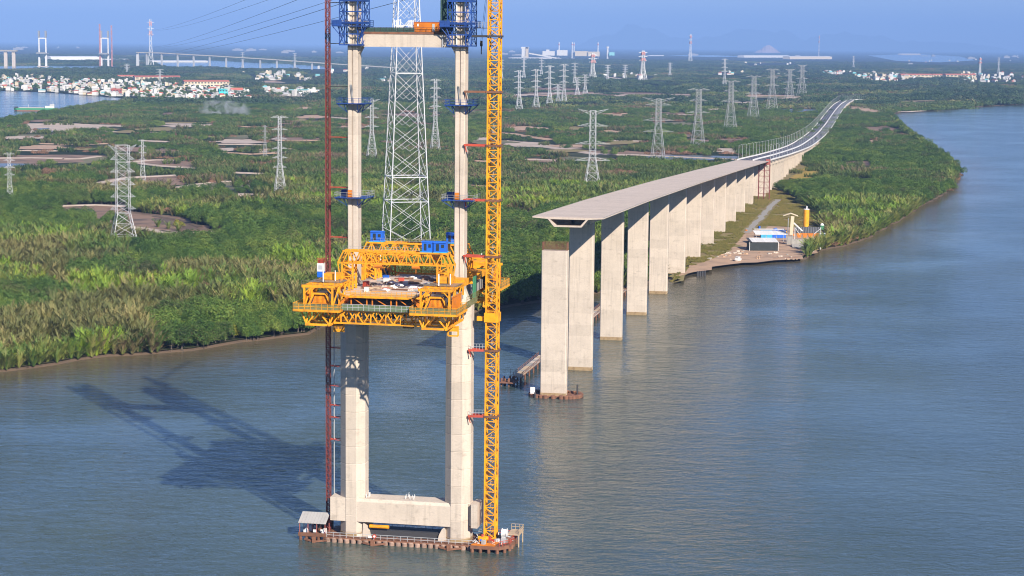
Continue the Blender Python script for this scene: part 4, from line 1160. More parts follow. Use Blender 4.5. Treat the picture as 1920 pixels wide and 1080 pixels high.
# shed on the left
sh = thing('site_shed', 'open-sided shed with grey sheet roof at the left foot of the tower', 'shed', BP(-22.2, -2.4, 0.0), -PHI)
mb = MB(); mb.bx(-3.4, 3.4, -3.0, 4.2, 0.9, 1.3); mb.bx(-3.5, 3.5, -3.2, -3.0, 1.0, 1.9)
for x in (-3, -1.5, 0, 1.5, 3): mb.tube((x, -2.8, -1.5), (x, -2.8, .9), .4, 8); mb.tube((x, 3, -1.5), (x, 3, .9), .4, 8)
mb.build('base_deck', 'rust', sh)
for sgn in (-1, 1):
    mb = MB()
    n = 9
    for k in range(n):
        x0 = -3.5 + 7.0 * k / n; x1 = x0 + 7.0 / n - .04
        mb.add([(x0, .6, 6.2), (x1, .6, 6.2), (x1, .6 + sgn * 3.8, 4.3), (x0, .6 + sgn * 3.8, 4.3), (x0, .6, 6.1), (x1, .6, 6.1), (x1, .6 + sgn * 3.8, 4.2), (x0, .6 + sgn * 3.8, 4.2)],
               [(0, 1, 2, 3), (7, 6, 5, 4), (0, 4, 5, 1), (1, 5, 6, 2), (2, 6, 7, 3), (3, 7, 4, 0)])
    mb.build('roof_sheet', 'roof_grey', sh)
mb = MB()
for x in (-3.2, -1.1, 1.1, 3.2):
    for y, h in ((-2.9, 4.3), (.6, 6.1), (4.1, 4.3)): mb.bar((x, y, 1.3), (x, y, h), .16)
mb.build('post', 'brick_red', sh)
mb = MB()
for k in range(14): mb.box((rnd.uniform(-2.8, 2.8), rnd.uniform(-2.2, 3.2), 1.3 + .5), (rnd.uniform(.4, 1.1), rnd.uniform(.4, .9), rnd.uniform(.6, 1.6)))
mb.build('stored_goods', 'white', sh)
mb = MB(); mb.bx(-3.3, 3.3, 3.9, 4.0, 1.3, 4.2); mb.build('back_wall', 'shed_dark', sh)
# work barge on the right, under the crane
bg_ = thing('work_platform', 'rusty railed work platform on piles under the yellow crane', 'platform', BP(22.2, -2.0, 0.0), -PHI)
mb = MB(); mb.prism([(-4.6, -5.8), (2.4, -5.8), (4.4, -3.6), (4.6, 5.6), (-3.6, 5.6)], .9, 1.7); mb.build('hull', 'rust', bg_)
for px_, py_ in ((-4.2, -5.4), (-2.2, -5.5), (-.2, -5.5), (1.9, -5.5), (3.4, -4.2), (4.2, -2.2), (4.3, 0), (4.3, 2.4), (4.4, 5)):
    mb = MB(); mb.tube((px_, py_, -1.5), (px_, py_, .95), .42, 8); mb.build('pile', 'rust', bg_)
mb = MB(); mb.prism([(-4.4, -5.6), (1.2, -5.6), (1.6, -1.0), (-3.4, -1.0)], 1.72, 1.95); mb.build('deck_plate', 'orange', bg_)
mb = MB(); mb.rail([(2.4, -5.7), (4.4, -3.6), (4.6, 5.5), (-3.4, 5.5)], 1.7, 1.3, 1.0, .09, 2); mb.build('railing', 'red_tie', bg_)
mb = MB(); mb.bx(-3, 2.8, -1, 5, 1.72, 2.0); mb.build('crane_footing', 'dark', bg_)
mb = MB(); mb.bx(2.9, 5.9, 1.4, 6.8, 2.9, 3.1); mb.rail([(2.9, 6.8), (5.9, 6.8), (5.9, 1.4)], 3.1, 1.3, 1.0, .09, 2)
for x in (3.1, 5.7):
    for y in (1.6, 6.6): mb.bar((x, y, -1), (x, y, 2.9), .25)
mb.build('upper_platform', 'wood_pale', bg_)
mb = MB(); mb.tube((1.9, .5, 3.6), (3.0, .5, 3.6), .95, 14); mb.tube((1.8, .5, 3.6), (1.9, .5, 3.6), 1.15, 14); mb.tube((3.0, .5, 3.6), (3.1, .5, 3.6), 1.15, 14); mb.bx(1.8, 3.1, -.2, 1.2, 1.9, 2.8)
mb.build('cable_drum', 'white', bg_)
wn_ = thing('winch', 'yellow winch with red lid on the platform in front of the crane', 'winch', BP(20.2, -5.2, 1.96), -PHI)
mb = MB(); mb.box((0, 0, .75), (1.7, 1.3, 1.3)); mb.tube((-1.2, 0, 1.0), (1.2, 0, 1.0), .5, 10); mb.bar((.6, -.6, 0), (1.4, -1.4, -.1), .25); mb.build('body', 'crane_yellow', wn_)
mb = MB(); mb.tube((-.2, .2, 1.4), (-.2, .2, 1.9), .5, 10, .35); mb.build('lid', 'red_tie', wn_)
mb = MB(); mb.bx(-.7, -.1, -.7, -.65, .4, .9); mb.build('plate', 'cabin_blue', wn_)
for k in range(34):
    u = rnd.uniform(18.2, 26.2); v = rnd.uniform(-6.8, 2.4)
    if abs(u - 21.1) < 1.7 and -2.4 < v < 1: continue
    mb = MB()
    if k % 3 == 0:
        for i in range(4): mb.bar((rnd.uniform(-1, 1), rnd.uniform(-.4, .4), .1 + i * .12), (rnd.uniform(-1, 1), rnd.uniform(-.4, .4), .3 + i * .25), .12)
        tag(mb.build('scrap_heap', rnd.choice(('rust', 'white', 'galv')), None, BP(u, v, 1.72), rnd.uniform(0, 3)), 'small heap of scrap steel on the platform under the crane', 'scrap', 'scrap heaps under the crane')
    else:
        h = rnd.uniform(.5, 1.3); mb.box((0, 0, h / 2), (rnd.uniform(.5, 1.2), rnd.uniform(.5, 1), h)); mb.box((0, 0, h + .05), (.4, .4, .1)); mb.bar((-.3, -.5, 0), (-.3, -.5, h * 1.3), .08)
        tag(mb.build('deck_crate', rnd.choice(('white', 'rust', 'galv', 'roof_grey', 'red_tie')), None, BP(u, v, 1.72), rnd.uniform(0, 3)), 'small crate standing on the platform under the crane', 'crate', 'crates under the crane')
# ================================================================== APPROACH BRIDGE
def deck_z(s):
    pts = [(180, 60.4), (225, 59.7), (350, 56.5), (564, 49.9), (784, 42.5), (1100, 31.4), (1500, 18.0)]
    for (a, za), (b, zb) in zip(pts[:-1], pts[1:]):
        if s <= b: return za + (zb - za) * (s - a) / (b - a)
    return pts[-1][1]
PW, PD = 4.45, 1.95
PIER = [(-PW + .25, -PD), (PW - .25, -PD), (PW, -PD + .25), (PW, -.55), (PW - .45, -.45), (PW - .45, .45), (PW, .55), (PW, PD - .25), (PW - .25, PD), (-PW + .25, PD), (-PW, PD - .25), (-PW, .55), (-PW + .45, .45), (-PW + .45, -.45), (-PW, -.55), (-PW, -PD + .25)]
pier_lift = bev_prism(PIER, 0, 4.0, .05, .99).mesh('pier_lift'); pier_lift.materials.append(M['conc'])
def pier(s, z0, z1, label, group='wall piers of the approach bridge'):
    t = thing('bridge_pier', label, 'bridge pier', BP(0, s, 0), -PHI, group)
    n = max(2, round((z1 - z0) / 4.2)); h = (z1 - z0) / n
    for k in range(n):
        o = put('concrete_lift', pier_lift, None, t, (0, 0, z0 + k * h)); o.scale = (1, 1, h / 4.0)
    if z0 < 1:
        MB().prism(poly_scale(PIER, 1.012, 1.03), -1.2, 1.3).build('tide_stain_band', 'conc_stain', t)
    else:
        MB().bx(-PW - .7, PW + .7, -PD - .9, PD + .9, .4, z0 + .02).build('footing', 'conc_grey', t)
    return t
ORD = ['second', 'third', 'fourth', 'fifth', 'sixth', 'seventh', 'eighth', 'ninth', 'tenth', 'eleventh', 'twelfth', 'thirteenth']
t = pier(204.8, 0.2, 50.4, 'unfinished wall pier with bare rebar on top, standing alone before the deck')
mb = MB()
for i in range(30):
    for j in (-PD + .2, PD - .2): x = -PW + .3 + i * (2 * PW - .6) / 29; mb.bar((x, j, 50.4), (x, j, 53.4), .07)
for j in range(8):
    for x in (-PW + .2, PW - .2): y = -PD + .3 + j * .48; mb.bar((x, y, 50.4), (x, y, 53.2), .07)
for z in (51.2, 52.0): mb.bar((-PW, -PD + .2, z), (PW, -PD + .2, z), .06); mb.bar((-PW, PD - .2, z), (PW, PD - .2, z), .06)
mb.build('starter_bars', 'rust', t)['kind'] = 'stuff'
PS = [261.6 + 78.3 * k for k in range(11)]
for k, s in enumerate(PS):
    on_land = s > 600
    pier(s, 1.6 if on_land else 0.2, deck_z(s) - 3.5, 'wall pier under the approach deck, %s from the tower, standing %s' % (ORD[k], 'on the grass bank' if on_land else 'in the water'))
# box girder in cast segments
def girder_segment(L):
    mb = MB()
    prof_top = [(-12.8, -.35), (-12.8, 0), (12.8, 0), (12.8, -.35), (7.2, -.75), (4.9, -3.5), (-4.9, -3.5), (-7.2, -.75)]
    inner = [(-6.4, -.8), (6.4, -.8), (4.4, -3.0), (-4.4, -3.0)]
    n = 8
    vs = [(x, 0, z) for x, z in prof_top] + [(x, L, z) for x, z in prof_top] + [(x, 0, z) for x, z in inner] + [(x, L, z) for x, z in inner]
    fs = [(i, (i + 1) % n, n + (i + 1) % n, n + i)[::-1] for i in range(n)]
    fs += [(16 + i, 16 + (i + 1) % 4, 20 + (i + 1) % 4, 20 + i) for i in range(4)]
    # end faces as a frame round the hollow
    for o, oi, rev in ((0, 16, False), (8, 20, True)):
        E_ = [(o + 1, o + 2, oi + 1, oi), (o + 0, o + 1, oi, o + 7), (o + 2, o + 3, o + 4, oi + 1), (o + 4, o + 5, oi + 2, oi + 1), (o + 5, o + 6, oi + 3, oi + 2), (o + 6, o + 7, oi, oi + 3)]
        fs += [e[::-1] if rev else e for e in E_]
    mb.add(vs, fs); return mb
S0, S1 = 229.5, 1096.0
gd = thing('approach_girder', 'bare concrete box girder deck of the approach bridge, hollow end open to the river', 'bridge girder', BP(0, 0, 0), -PHI)
NSEG = 110; SL = (S1 - S0) / NSEG
seg = girder_segment(SL - .03).mesh('girder_segment'); seg.materials.append(M['conc_deck'])
for k in range(NSEG):
    s = S0 + k * SL
    o = put('deck_segment', seg, None, gd, (0, s, deck_z(s)))
    o.rotation_euler = (math.atan2(deck_z(s + SL) - deck_z(s), SL), 0, 0)
for x in (-12.7, 12.5):
    mb = MB()
    for k in range(NSEG):
        s = S0 + k * SL; a, b = deck_z(s), deck_z(s + SL)
        mb.bar((x + .1, s, a + .06), (x + .1, s + SL, b + .06), .22, .2)
    mb.build('edge_kerb', 'conc_grey', gd)
mb = MB(); mb.bx(-6.4, -.2, S0 + 9, S0 + 9.3, deck_z(S0) - 3.2, deck_z(S0) - .8); mb.bx(.9, 6.4, S0 + 9, S0 + 9.3, deck_z(S0) - 3.2, deck_z(S0) - .8); mb.build('inner_diaphragm', 'conc_grey', gd)
# ring of pile tops round the first pier
t = thing('pile_ring', 'ring of rusty pile heads round the foot of the unfinished pier', 'pile ring', BP(0.8, 204.8, 0), -PHI)
pm2 = MB(); pm2.tube((0, 0, -1.2), (0, 0, .9), .85, 12); pm2.tube((0, 0, .9), (0, 0, 1.15), .92, 12, .6); pm2 = pm2.mesh('ring_pile'); pm2.materials.append(M['rust'])
for k in range(32):
    a = 2 * math.pi * k / 32; c_, s_ = math.cos(a), math.sin(a)
    x = 8.6 * math.copysign(abs(c_) ** .7, c_); y = 5.6 * math.copysign(abs(s_) ** .8, s_)
    put('pile', pm2, None, t, (x, y, rnd.uniform(-.1, .1)))
mb = MB(); mb.bx(-7.6, 7.6, -4.6, 4.6, -.3, .35); mb.build('cap_slab', 'rust', t)
mb = MB(); mb.tube((7.2, 1.5, .3), (7.2, 1.5, 4.0), .3, 8); mb.tube((-6.3, -5.5, -1), (-6.3, -5.5, 1.9), .3, 8); mb.build('mooring_post', 'dark', t)
mb = MB(); mb.bx(-8.3, -6.7, -3.6, -3.4, .9, 3.3); mb.build('notice_board', 'white', t)
# timber and steel trestle beside the piers
trs = [(968, 707), (1003, 672), (1062, 622), (1125, 577), (1172, 541)]
tw_ = GP(trs, 2.4)
a = Vector((*tw_[0], 0)); b = Vector((*tw_[-1], 0)); TL = (b - a).length; d = (b - a).normalized(); trz = math.atan2(d.y, d.x) - math.pi / 2
t = thing('access_trestle', 'long low access trestle running from the bank to the unfinished pier', 'trestle', (a.x, a.y, 0), trz)
for k in range(int(TL / 4)):
    mb = MB(); mb.bx(-1.6, 1.6, k * 4 + .03, k * 4 + 3.97, 2.3, 2.5); mb.build('deck_panel', rnd.choice(('wood_pale', 'conc_deck', 'conc_grey')), t)
mb = MB()
for x in (-1.4, 1.4): mb.bx(x - .15, x + .15, 0, TL, 1.9, 2.3)
mb.build('bearer', 'rust', t)
mb = MB()
for k in range(int(TL / 8)):
    for x in (-1.4, 1.4): mb.tube((x, k * 8 + 1, -1.5), (x, k * 8 + 1, 1.9), .32, 8)
    mb.bar((-1.4, k * 8 + 1, 0.2), (1.4, k * 8 + 1, 1.6), .14)
mb.build('pile_bent', 'rust', t)
mb = MB(); mb.rail([(-1.6, 0), (-1.6, TL)], 2.5, 1.2, 3, .09, 2); mb.rail([(1.6, 0), (1.6, TL)], 2.5, 1.2, 3, .09, 2); mb.build('railing', 'rust', t)
t = thing('mooring_dolphin', 'cluster of rusty piles at the river end of the trestle', 'dolphin', G(955, 722, 0.0), trz)
for k in range(11):
    mb = MB(); x, y = rnd.uniform(-2.6, 2.6), rnd.uniform(-3.5, 3.5); mb.tube((x, y, -1.5), (x + rnd.uniform(-.3, .3), y, rnd.uniform(1.5, 3.2)), .35, 8); mb.build('pile', 'rust', t)
mb = MB(); mb.bx(-2.8, 2.8, -3.8, 3.8, 1.2, 1.5); mb.bar((-2, -3, 1), (2, 3, 2.6), .3); mb.bar((0, 2, 1.5), (0, 2, 5.6), .1); mb.build('frame', 'rust', t)
# red shoring tower at the joint
t = thing('shoring_tower', 'dark red lattice shoring tower under the end of the bare concrete deck', 'shoring tower', BP(9.2, 1090, 1.5), -PHI)
for x in (-4.2, 0, 4.2):
    mb = MB(); 
    for y in (-2.4, 2.4): mb.tube((x, y, 0), (x, y, 27.6), .24, 8)
    for k in range(6): mb.bar((x, -2.4, k * 4.6), (x, 2.4, (k + 1) * 4.6), .13); mb.bar((x, 2.4, k * 4.6), (x, -2.4, (k + 1) * 4.6), .13)
    mb.build('shoring_frame', 'red_steel', t)
mb = MB()
for y in (-2.4, 2.4):
    for k in range(7): mb.bar((-4.2, y, k * 4.6), (4.2, y, k * 4.6), .2)
    for k in range(6): mb.bar((-4.2, y, k * 4.6), (0, y, (k + 1) * 4.6), .11); mb.bar((4.2, y, k * 4.6), (0, y, (k + 1) * 4.6), .11)
mb.build('cross_brace', 'red_steel', t)
mb = MB(); mb.bx(1.2, 4.4, -3, 3, 27.6, 31.5); mb.build('top_guard', 'brick_red', t)

# ---- finished viaduct with two carriageways, curving to the horizon
vp = [BP(0, S1, 0)]
CL = [(S1, None), (1460, 288, 21.5), (1497, 275, 12.5), (1518, 262, 8.0), (1535, 248, 6.0), (1549, 231, 6.0), (1560, 215, 6.5), (1570, 202, 8.0), (1581, 192.5, 9.5), (1599, 186.5, 10.0)]
ctrl = [Vector((*BP(0, S1 - 120, 0).xy, deck_z(S1 - 120))), Vector((*BP(0, S1, 0).xy, deck_z(S1))), Vector((*BP(0, S1 + 60, 0).xy, deck_z(S1 + 60)))]
for x, y, z in CL[1:]: ctrl.append(G(x, y, z))
e = ctrl[-1]; ctrl += [e + Vector((130, 420, -14)), e + Vector((330, 1000, -12))]
def crom(P, i, t):
    p0, p1, p2, p3 = P[i - 1], P[i], P[i + 1], P[i + 2]
    return 0.5 * ((2 * p1) + (p2 - p0) * t + (2 * p0 - 5 * p1 + 4 * p2 - p3) * t * t + (3 * p1 - p0 - 3 * p2 + p3) * t ** 3)
dense = []
for i in range(1, len(ctrl) - 2):
    for k in range(60): dense.append(crom(ctrl, i, k / 60))
line = [dense[0]]; acc = 0.0; STEP = 12.0
for p, q in zip(dense[:-1], dense[1:]):
    d = (q - p).length
    while acc + d >= STEP:
        p = p.lerp(q, (STEP - acc) / d); d = (q - p).length; acc = 0; line.append(p)
    acc += d
VIA = line
via = thing('viaduct', 'finished viaduct with two dark carriageways curving away to the horizon', 'viaduct', (0, 0, 0))
def frame(i):
    d = VIA[min(i + 1, len(VIA) - 1)] - VIA[max(i - 1, 0)]; d.normalize()
    n = Vector((d.y, -d.x, 0)).normalized(); return VIA[i], n
def sweep(i0, i1, prof):
    """closed profile (offset to the right, height) swept between stations"""
    mb = MB(); m_ = len(prof); vs = []
    for i in range(i0, i1 + 1):
        p, n = frame(i)
        for o, h in prof: vs.append(tuple(p + n * o + Vector((0, 0, h))))
    fs = []
    for r in range(i1 - i0):
        for k in range(m_): fs.append((r * m_ + k, r * m_ + (k + 1) % m_, (r + 1) * m_ + (k + 1) % m_, (r + 1) * m_ + k))
    fs.append(tuple(range(m_))[::-1]); fs.append(tuple(range((i1 - i0) * m_, (i1 - i0) * m_ + m_)))
    return mb.add(vs, fs)
NV = len(VIA) - 1; FARG = MB()
for i in range(0, NV - 2, 3):
    j = min(i + 3, NV)
    sweep(i, j, [(-12.7, -.45), (-12.7, 0), (12.7, 0), (12.7, -.45)]).build('deck_span', 'conc', via)
    for c in (-11, -5.5, 0, 5.5, 11):
        x = sweep(i, j, [(c - .45, -2.1), (c - .45, -.47), (c + .45, -.47), (c + .45, -2.1)])
        if i < 150: x.build('girder', 'conc', via)
        else: FARG.add(x.v, x.f)
    for c0, c1 in ((-11.9, -.8), (.8, 11.9)):
        sweep(i, j, [(c0, .01), (c0, .06), (c1, .06), (c1, .01)]).build('carriageway', 'asphalt', via)
    for o in (-12.7, 12.25): sweep(i, j, [(o, .0), (o + .12, 1.05), (o + .33, 1.05), (o + .45, 0)]).build('parapet', 'white', via)
    sweep(i, j, [(-.6, .0), (-.42, 1.0), (.42, 1.0), (.6, 0)]).build('median_barrier', 'white', via)
mb = MB()
for i in range(0, NV - 1, 1):
    for c in (-8.2, -4.5, 4.5, 8.2):
        if i % 2 == 0:
            x = sweep(i, i + 1, [(c - .1, .064), (c - .1, .07), (c + .1, .07), (c + .1, .064)]); mb.add(x.v, x.f)
mb.build('lane_markings', 'white', via)['kind'] = 'stuff'
FARG.build('far_girders', 'conc', via)['kind'] = 'stuff'
for i in range(2, NV - 3, 3):
    p, n = frame(i)
    if p.z < 3: continue
    rz = math.atan2(n.y, n.x)
    mb = MB()
    mb.bx(-12.9, 12.9, -.9, .9, -3.6, -2.1); mb.bx(-8.6, 8.6, -.8, .8, -p.z + 0.8, -3.6)
    mb.add([(8.6, -.8, -3.6), (12.9, -.9, -3.2), (12.9, .9, -3.2), (8.6, .8, -3.6), (8.6, -.8, -5.2), (8.6, .8, -5.2)], [(0, 1, 2, 3), (0, 4, 1), (3, 2, 5), (1, 4, 5, 2)])
    mb.build('crosshead_pier', 'conc', via, tuple(p), rz)
# lamps along both edges
def make_lamp():
    t = thing('street_lamp', 'x', 'street lamp')
    mb = MB(); mb.tube((0, 0, 0), (0, 0, 10.5), .15, 6, .09); mb.build('pole', 'galv', t)
    mb = MB(); mb.bar((0, 0, 10.3), (1.8, 0, 11.0), .12); mb.build('arm', 'galv', t)
    mb = MB(); mb.box((2.1, 0, 11.05), (.9, .35, .16)); mb.build('lantern', 'white', t)
    return t
lamp0 = make_lamp(); first = True
for side, lab, grp in ((-1, 'grey street lamp on the inland parapet of the viaduct, %s from the joint', 'lamps on the inland parapet'), (1, 'grey street lamp on the river-side parapet of the viaduct, %s from the joint', 'lamps on the river-side parapet')):
    nth = 0
    for i in range(1, NV - 2, 3):
        p, n = frame(i)
        if p.y > 5200: break
        o = lamp0 if first else copy_tree(lamp0); first = False
        o.location = p + n * (12.4 * side) + Vector((0, 0, 1.0)); o.rotation_euler = (0, 0, math.atan2(n.y, n.x) + (math.pi if side > 0 else 0))
        nth += 1; o['label'] = lab % (str(nth) + ('th' if 10 < nth % 100 < 20 else {1: 'st', 2: 'nd', 3: 'rd'}.get(nth % 10, 'th'))); o['group'] = grp
# ================================================================== POWER PYLONS
def pylon(px, py, ptop, label, arms, wb, ww, wt, waist=.45, th=.3, mt='galv', arm_h=2.0, group='power pylons on the marsh', rz=0.25, npan=5, ntop=7, yaw=None, base_z=1.0, name='power_pylon', height=None, concrete_foot=True):
    """lattice pylon measured on the photograph: foot at (px, py), top at ptop; arms = [(share of height, half length, style)]"""
    b = G(px, py, base_z); H_ = height or (ATY(px, ptop, b.y).z - base_z)
    th *= .52; t = thing(name, label, 'pylon', tuple(b), rz, group)
    mb = MB(); zw = H_ * waist
    lattice_box(mb, wb, ww, 0, zw, npan, th * 1.35, th * .75)
    lattice_box(mb, ww, wt, zw, H_, ntop, th * 1.15, th * .65)
    mb.build('lattice_body', mt, t)
    for sh, ln, st in arms:
        z = H_ * sh; w = (wb + (ww - wb) * sh / waist) / 2 if sh < waist else (ww + (wt - ww) * (sh - waist) / (1 - waist)) / 2
        mb = MB()
        for sg in (-1, 1):
            tip = Vector((sg * ln, 0, z + (arm_h * .9 if st == 'v' else 0)))
            for y in (-w, w):
                mb.bar((sg * w, y, z), tip, th * .7); mb.bar((sg * w, y, z + (arm_h if st != 'v' else -arm_h)), tip, th * .6)
                for k in (.33, .66):
                    p = Vector((sg * w, y, z)).lerp(tip, k); q = Vector((sg * w, y, z + (arm_h if st != 'v' else -arm_h))).lerp(tip, k); mb.bar(p, q, th * .45)
                    mb.bar(Vector((sg * w, y, z)).lerp(tip, k - .33), q, th * .45)
            mb.bar((-w, -w, z), (w, w, z), th * .4)
        mb.build('cross_arm', mt, t)
    if concrete_foot:
        for x in (-1, 1):
            for y in (-1, 1):
                mb = MB(); mb.box((x * wb / 2, y * wb / 2, .1), (1.6, 1.6, 1.4)); mb.build('foot_block', 'conc', t)
    CLEARED_RINGS.append((b.x, b.y, wb * .75 + 2)); return t
six = [(.985, 6.4, 'a'), (.84, 6.0, 'a'), (.70, 6.0, 'a'), (.565, 6.2, 'a'), (.43, 6.6, 'a')]
pylon(232, 462, 272, 'sturdy white lattice pylon with six arm levels on the near left marsh', [(.97, 8.2, 'v'), (.86, 7.0, 'a'), (.735, 7.2, 'a'), (.61, 7.2, 'a'), (.49, 7.2, 'a'), (.37, 7.4, 'a')], 15.5, 7.6, 7.2, .33, .34, 'galv', 2.3, rz=.35, npan=3, ntop=8)
pylon(525, 365, 218, 'slender pylon with six arm levels left of the red hoist mast', [(.985, 7.0, 'a'), (.83, 6.2, 'a'), (.71, 6.2, 'a'), (.59, 6.0, 'a'), (.47, 6.2, 'a'), (.35, 5.4, 'a')], 9.0, 3.0, 2.2, .4, .36, 'galv', 1.6, rz=.3, npan=5, ntop=9)
pylon(19, 385, 287, 'slim pylon near the left edge of the picture', [(.98, 4.2, 'a'), (.86, 4, 'a'), (.72, 4, 'a'), (.58, 4, 'a')], 6.0, 2.6, 1.8, .45, .26, 'galv', 1.2)
pylon(268, 345, 262, 'thin pylon behind the sturdy white pylon', [(.97, 3.6, 'a'), (.85, 3.4, 'a'), (.7, 3.4, 'a'), (.55, 3.4, 'a')], 4.6, 2.4, 1.5, .5, .26, 'galv', 1.2)
pylon(497, 293, 235, 'faint thin pylon left of the slender pylon with six arms', [(.95, 3, 'a'), (.8, 3, 'a'), (.6, 3, 'a')], 3.6, 2, 1.4, .5, .26, 'galv_dark', 1.2)
pylon(697, 299, 185, 'pylon seen between the left tower leg and the tall white tower', [(.97, 9, 'v'), (.84, 7.4, 'a'), (.69, 7.4, 'a'), (.54, 7.4, 'a')], 10.5, 3.4, 2.6, .45, .4, 'galv', 1.8)
pylon(816, 285, 148, 'pylon seen between the tall white tower and the right tower leg', [(.98, 6.4, 'a'), (.87, 6.4, 'a'), (.75, 6.4, 'a'), (.62, 6.6, 'a')], 10, 3.6, 2.8, .42, .42, 'galv', 1.8)
wide = [(.985, 13, 'v'), (.80, 13, 'a'), (.57, 15, 'a'), (.36, 15, 'a')]
row = [(1110, 353, 207, 'nearest of the wide-armed pylons behind the approach deck'), (1233, 304, 185, 'second nearest of the wide-armed pylons behind the approach deck'), (1308, 278, 167, 'third of the wide-armed pylons behind the approach deck'), (1369, 247, 152, 'fourth of the wide-armed pylons behind the approach deck'),
       (1412, 224, 143, 'fifth of the wide-armed pylons, above the joint of the deck'), (1447, 206, 130, 'sixth of the wide-armed pylons, left of the viaduct'), (1480, 187, 130, 'seventh of the wide-armed pylons, left of the viaduct'), (1503, 181, 122, 'farthest of the wide-armed pylons, left of the viaduct')]
for k, (x, y, tp, lab) in enumerate(row):
    ar = wide if k in (0, 6, 7) else [(.985, 14, 'a'), (.80, 11, 'a'), (.60, 14, 'a')] if k > 1 else [(.985, 17, 'v'), (.90, 14, 'a'), (.66, 16, 'a'), (.48, 16, 'a')]
    pylon(x, y, tp, lab, ar, 13 + k, 5.2 + .3 * k, 4.6 + .3 * k, .40 if k == 0 else .6, .42 + .05 * k, 'galv_dark' if k else 'galv', 2.6, group='wide-armed pylons in a row', rz=.1 + .02 * k, npan=4, ntop=7)
far_p = [(973, 208, 132), (1005, 206, 130), (1030, 203, 123), (1057, 198, 120), (982, 150, 105), (1015, 146, 108), (1046, 196, 158), (1077, 162, 118), (1082, 178, 145), (1097, 176, 140), (940, 152, 112), (1139, 156, 122), (1358, 165, 110), (1172, 150, 122), (455, 128, 98), (553, 130, 100), (1256, 145, 118), (300, 165, 130), (430, 190, 160), (1600, 130, 105), (238, 142, 120), (1872, 138, 108)]
ordn = ['first', 'second', 'third', 'fourth', 'fifth', 'sixth', 'seventh', 'eighth', 'ninth', 'tenth', 'eleventh', 'twelfth', 'thirteenth', 'fourteenth', 'fifteenth', 'sixteenth', 'seventeenth', 'eighteenth', 'nineteenth', 'twentieth', 'twenty-first', 'twenty-second']
order = sorted(range(len(far_p)), key=lambda i: far_p[i][0])
for n_, i in enumerate(order):
    x, y, tp = far_p[i]
    pylon(x, y, tp, 'small far pylon on the plain, %s counting from the left' % ordn[n_], [(.97, 10, 'a'), (.84, 10, 'a'), (.70, 10, 'a'), (.56, 10, 'a')], 12, 4.0, 3.2, .42, .7 if y > 160 else .95, 'galv', 2.4, group='small far pylons', npan=3, ntop=5, concrete_foot=False)
# tall red and white crossing towers
M['redwhite'] = mat('faded_red_paint', (0.55, 0.25, 0.22), .7)
for x, y, tp, lab in ((283, 126, 36, 'tall red and white crossing tower on the horizon behind the far bridge'), (1205, 152, 95, 'red-topped tower in the middle of the plain'), (1294, 118, 64, 'tall white tower against the hills'), (1111, 152, 100, 'lattice tower in front of the power station'), (1535, 108, 66, 'slim tower standing above the long white factory'), (1837, 140, 108, 'striped tower above the right-hand town')):
    pylon(x, y, tp, lab, [(.93, 16, 'a'), (.80, 16, 'a'), (.68, 14, 'a')] if x < 1500 else [(.95, 3, 'a')], 26 if x < 1500 else 9, 11 if x < 1500 else 6, 7 if x < 1500 else 5, .4, 1.5, 'white', 4, group='tall crossing towers', npan=3, ntop=6, concrete_foot=False)
    b = G(x, y, 1); H_ = ATY(x, tp, b.y).z - 1
    top = [o for o in COL.objects if o.get('label') == lab][0]
    mb = MB(); w = 7.6 if x < 1500 else 5.4
    for a, c in ((.86, .95), (.66, .75)): lattice_box(mb, w + 2 * (1 - a) * 8, w + 2 * (1 - c) * 8, H_ * a, H_ * c, 1, 2.4, 1.4)
    mb.build('red_band', 'redwhite', top)
# the tall tower straight behind the bridge tower
b = G(761, 470, 1.0)
T_ = thing('crossing_tower', 'very tall white lattice river-crossing tower right behind the bridge tower', 'pylon', tuple(b), .27)
CLEARED_RINGS.append((b.x, b.y, 20))
Ht = 205.0
def wz(z): return 24.0 - 12.2 * z / 146 if z < 146 else max(4.0, 11.8 - 7.8 * (z - 146) / 50)
lev = [0, 13, 29, 43, 58, 72, 87, 102, 118, 133, 146, 158, 170, 181, 192, 205]
for a, c in zip(lev[:-1], lev[1:]):
    mb = MB(); w0, w1 = wz(a) / 2, wz(c) / 2
    cs0 = [Vector((x * w0, y * w0, a)) for x, y in ((-1, -1), (1, -1), (1, 1), (-1, 1))]; cs1 = [Vector((x * w1, y * w1, c)) for x, y in ((-1, -1), (1, -1), (1, 1), (-1, 1))]
    for k in range(4):
        j = (k + 1) % 4; mb.bar(cs0[k], cs1[k], .5 if a < 140 else .36)
        mb.bar(cs0[k], cs1[j], .21); mb.bar(cs0[j], cs1[k], .21)
        mid = (cs0[k] + cs1[j]) / 2
        if a < 146:
            e0, e1 = cs0[k].lerp(cs1[k], .5), cs0[j].lerp(cs1[j], .5)
            mb.bar(cs0[k].lerp(cs1[j], .25), e0, .14); mb.bar(cs0[j].lerp(cs1[k], .25), e1, .14)
            mb.bar(cs0[k].lerp(cs1[j], .25), cs0[k].lerp(cs0[j], .5), .14); mb.bar(cs0[j].lerp(cs1[k], .25), cs0[k].lerp(cs0[j], .5), .14)
        if a in (43, 102, 29, 118) or a > 140: mb.bar(cs0[k], cs0[j], .45); 
    mb.build('lattice_panel', 'galv', T_)
for z, ln in ((150, 17), (164, 15), (178, 13)):
    mb = MB(); w = wz(z) / 2
    for sg in (-1, 1):
        for y in (-w, w): mb.bar((sg * w, y, z), (sg * ln, 0, z), .4); mb.bar((sg * w, y, z + 5), (sg * ln, 0, z), .35)
    mb.build('cross_arm', 'galv', T_)
for x in (-1, 1):
    for y in (-1, 1): mb = MB(); mb.box((x * 12, y * 12, .3), (3, 3, 2)); mb.build('foot_block', 'conc', T_)
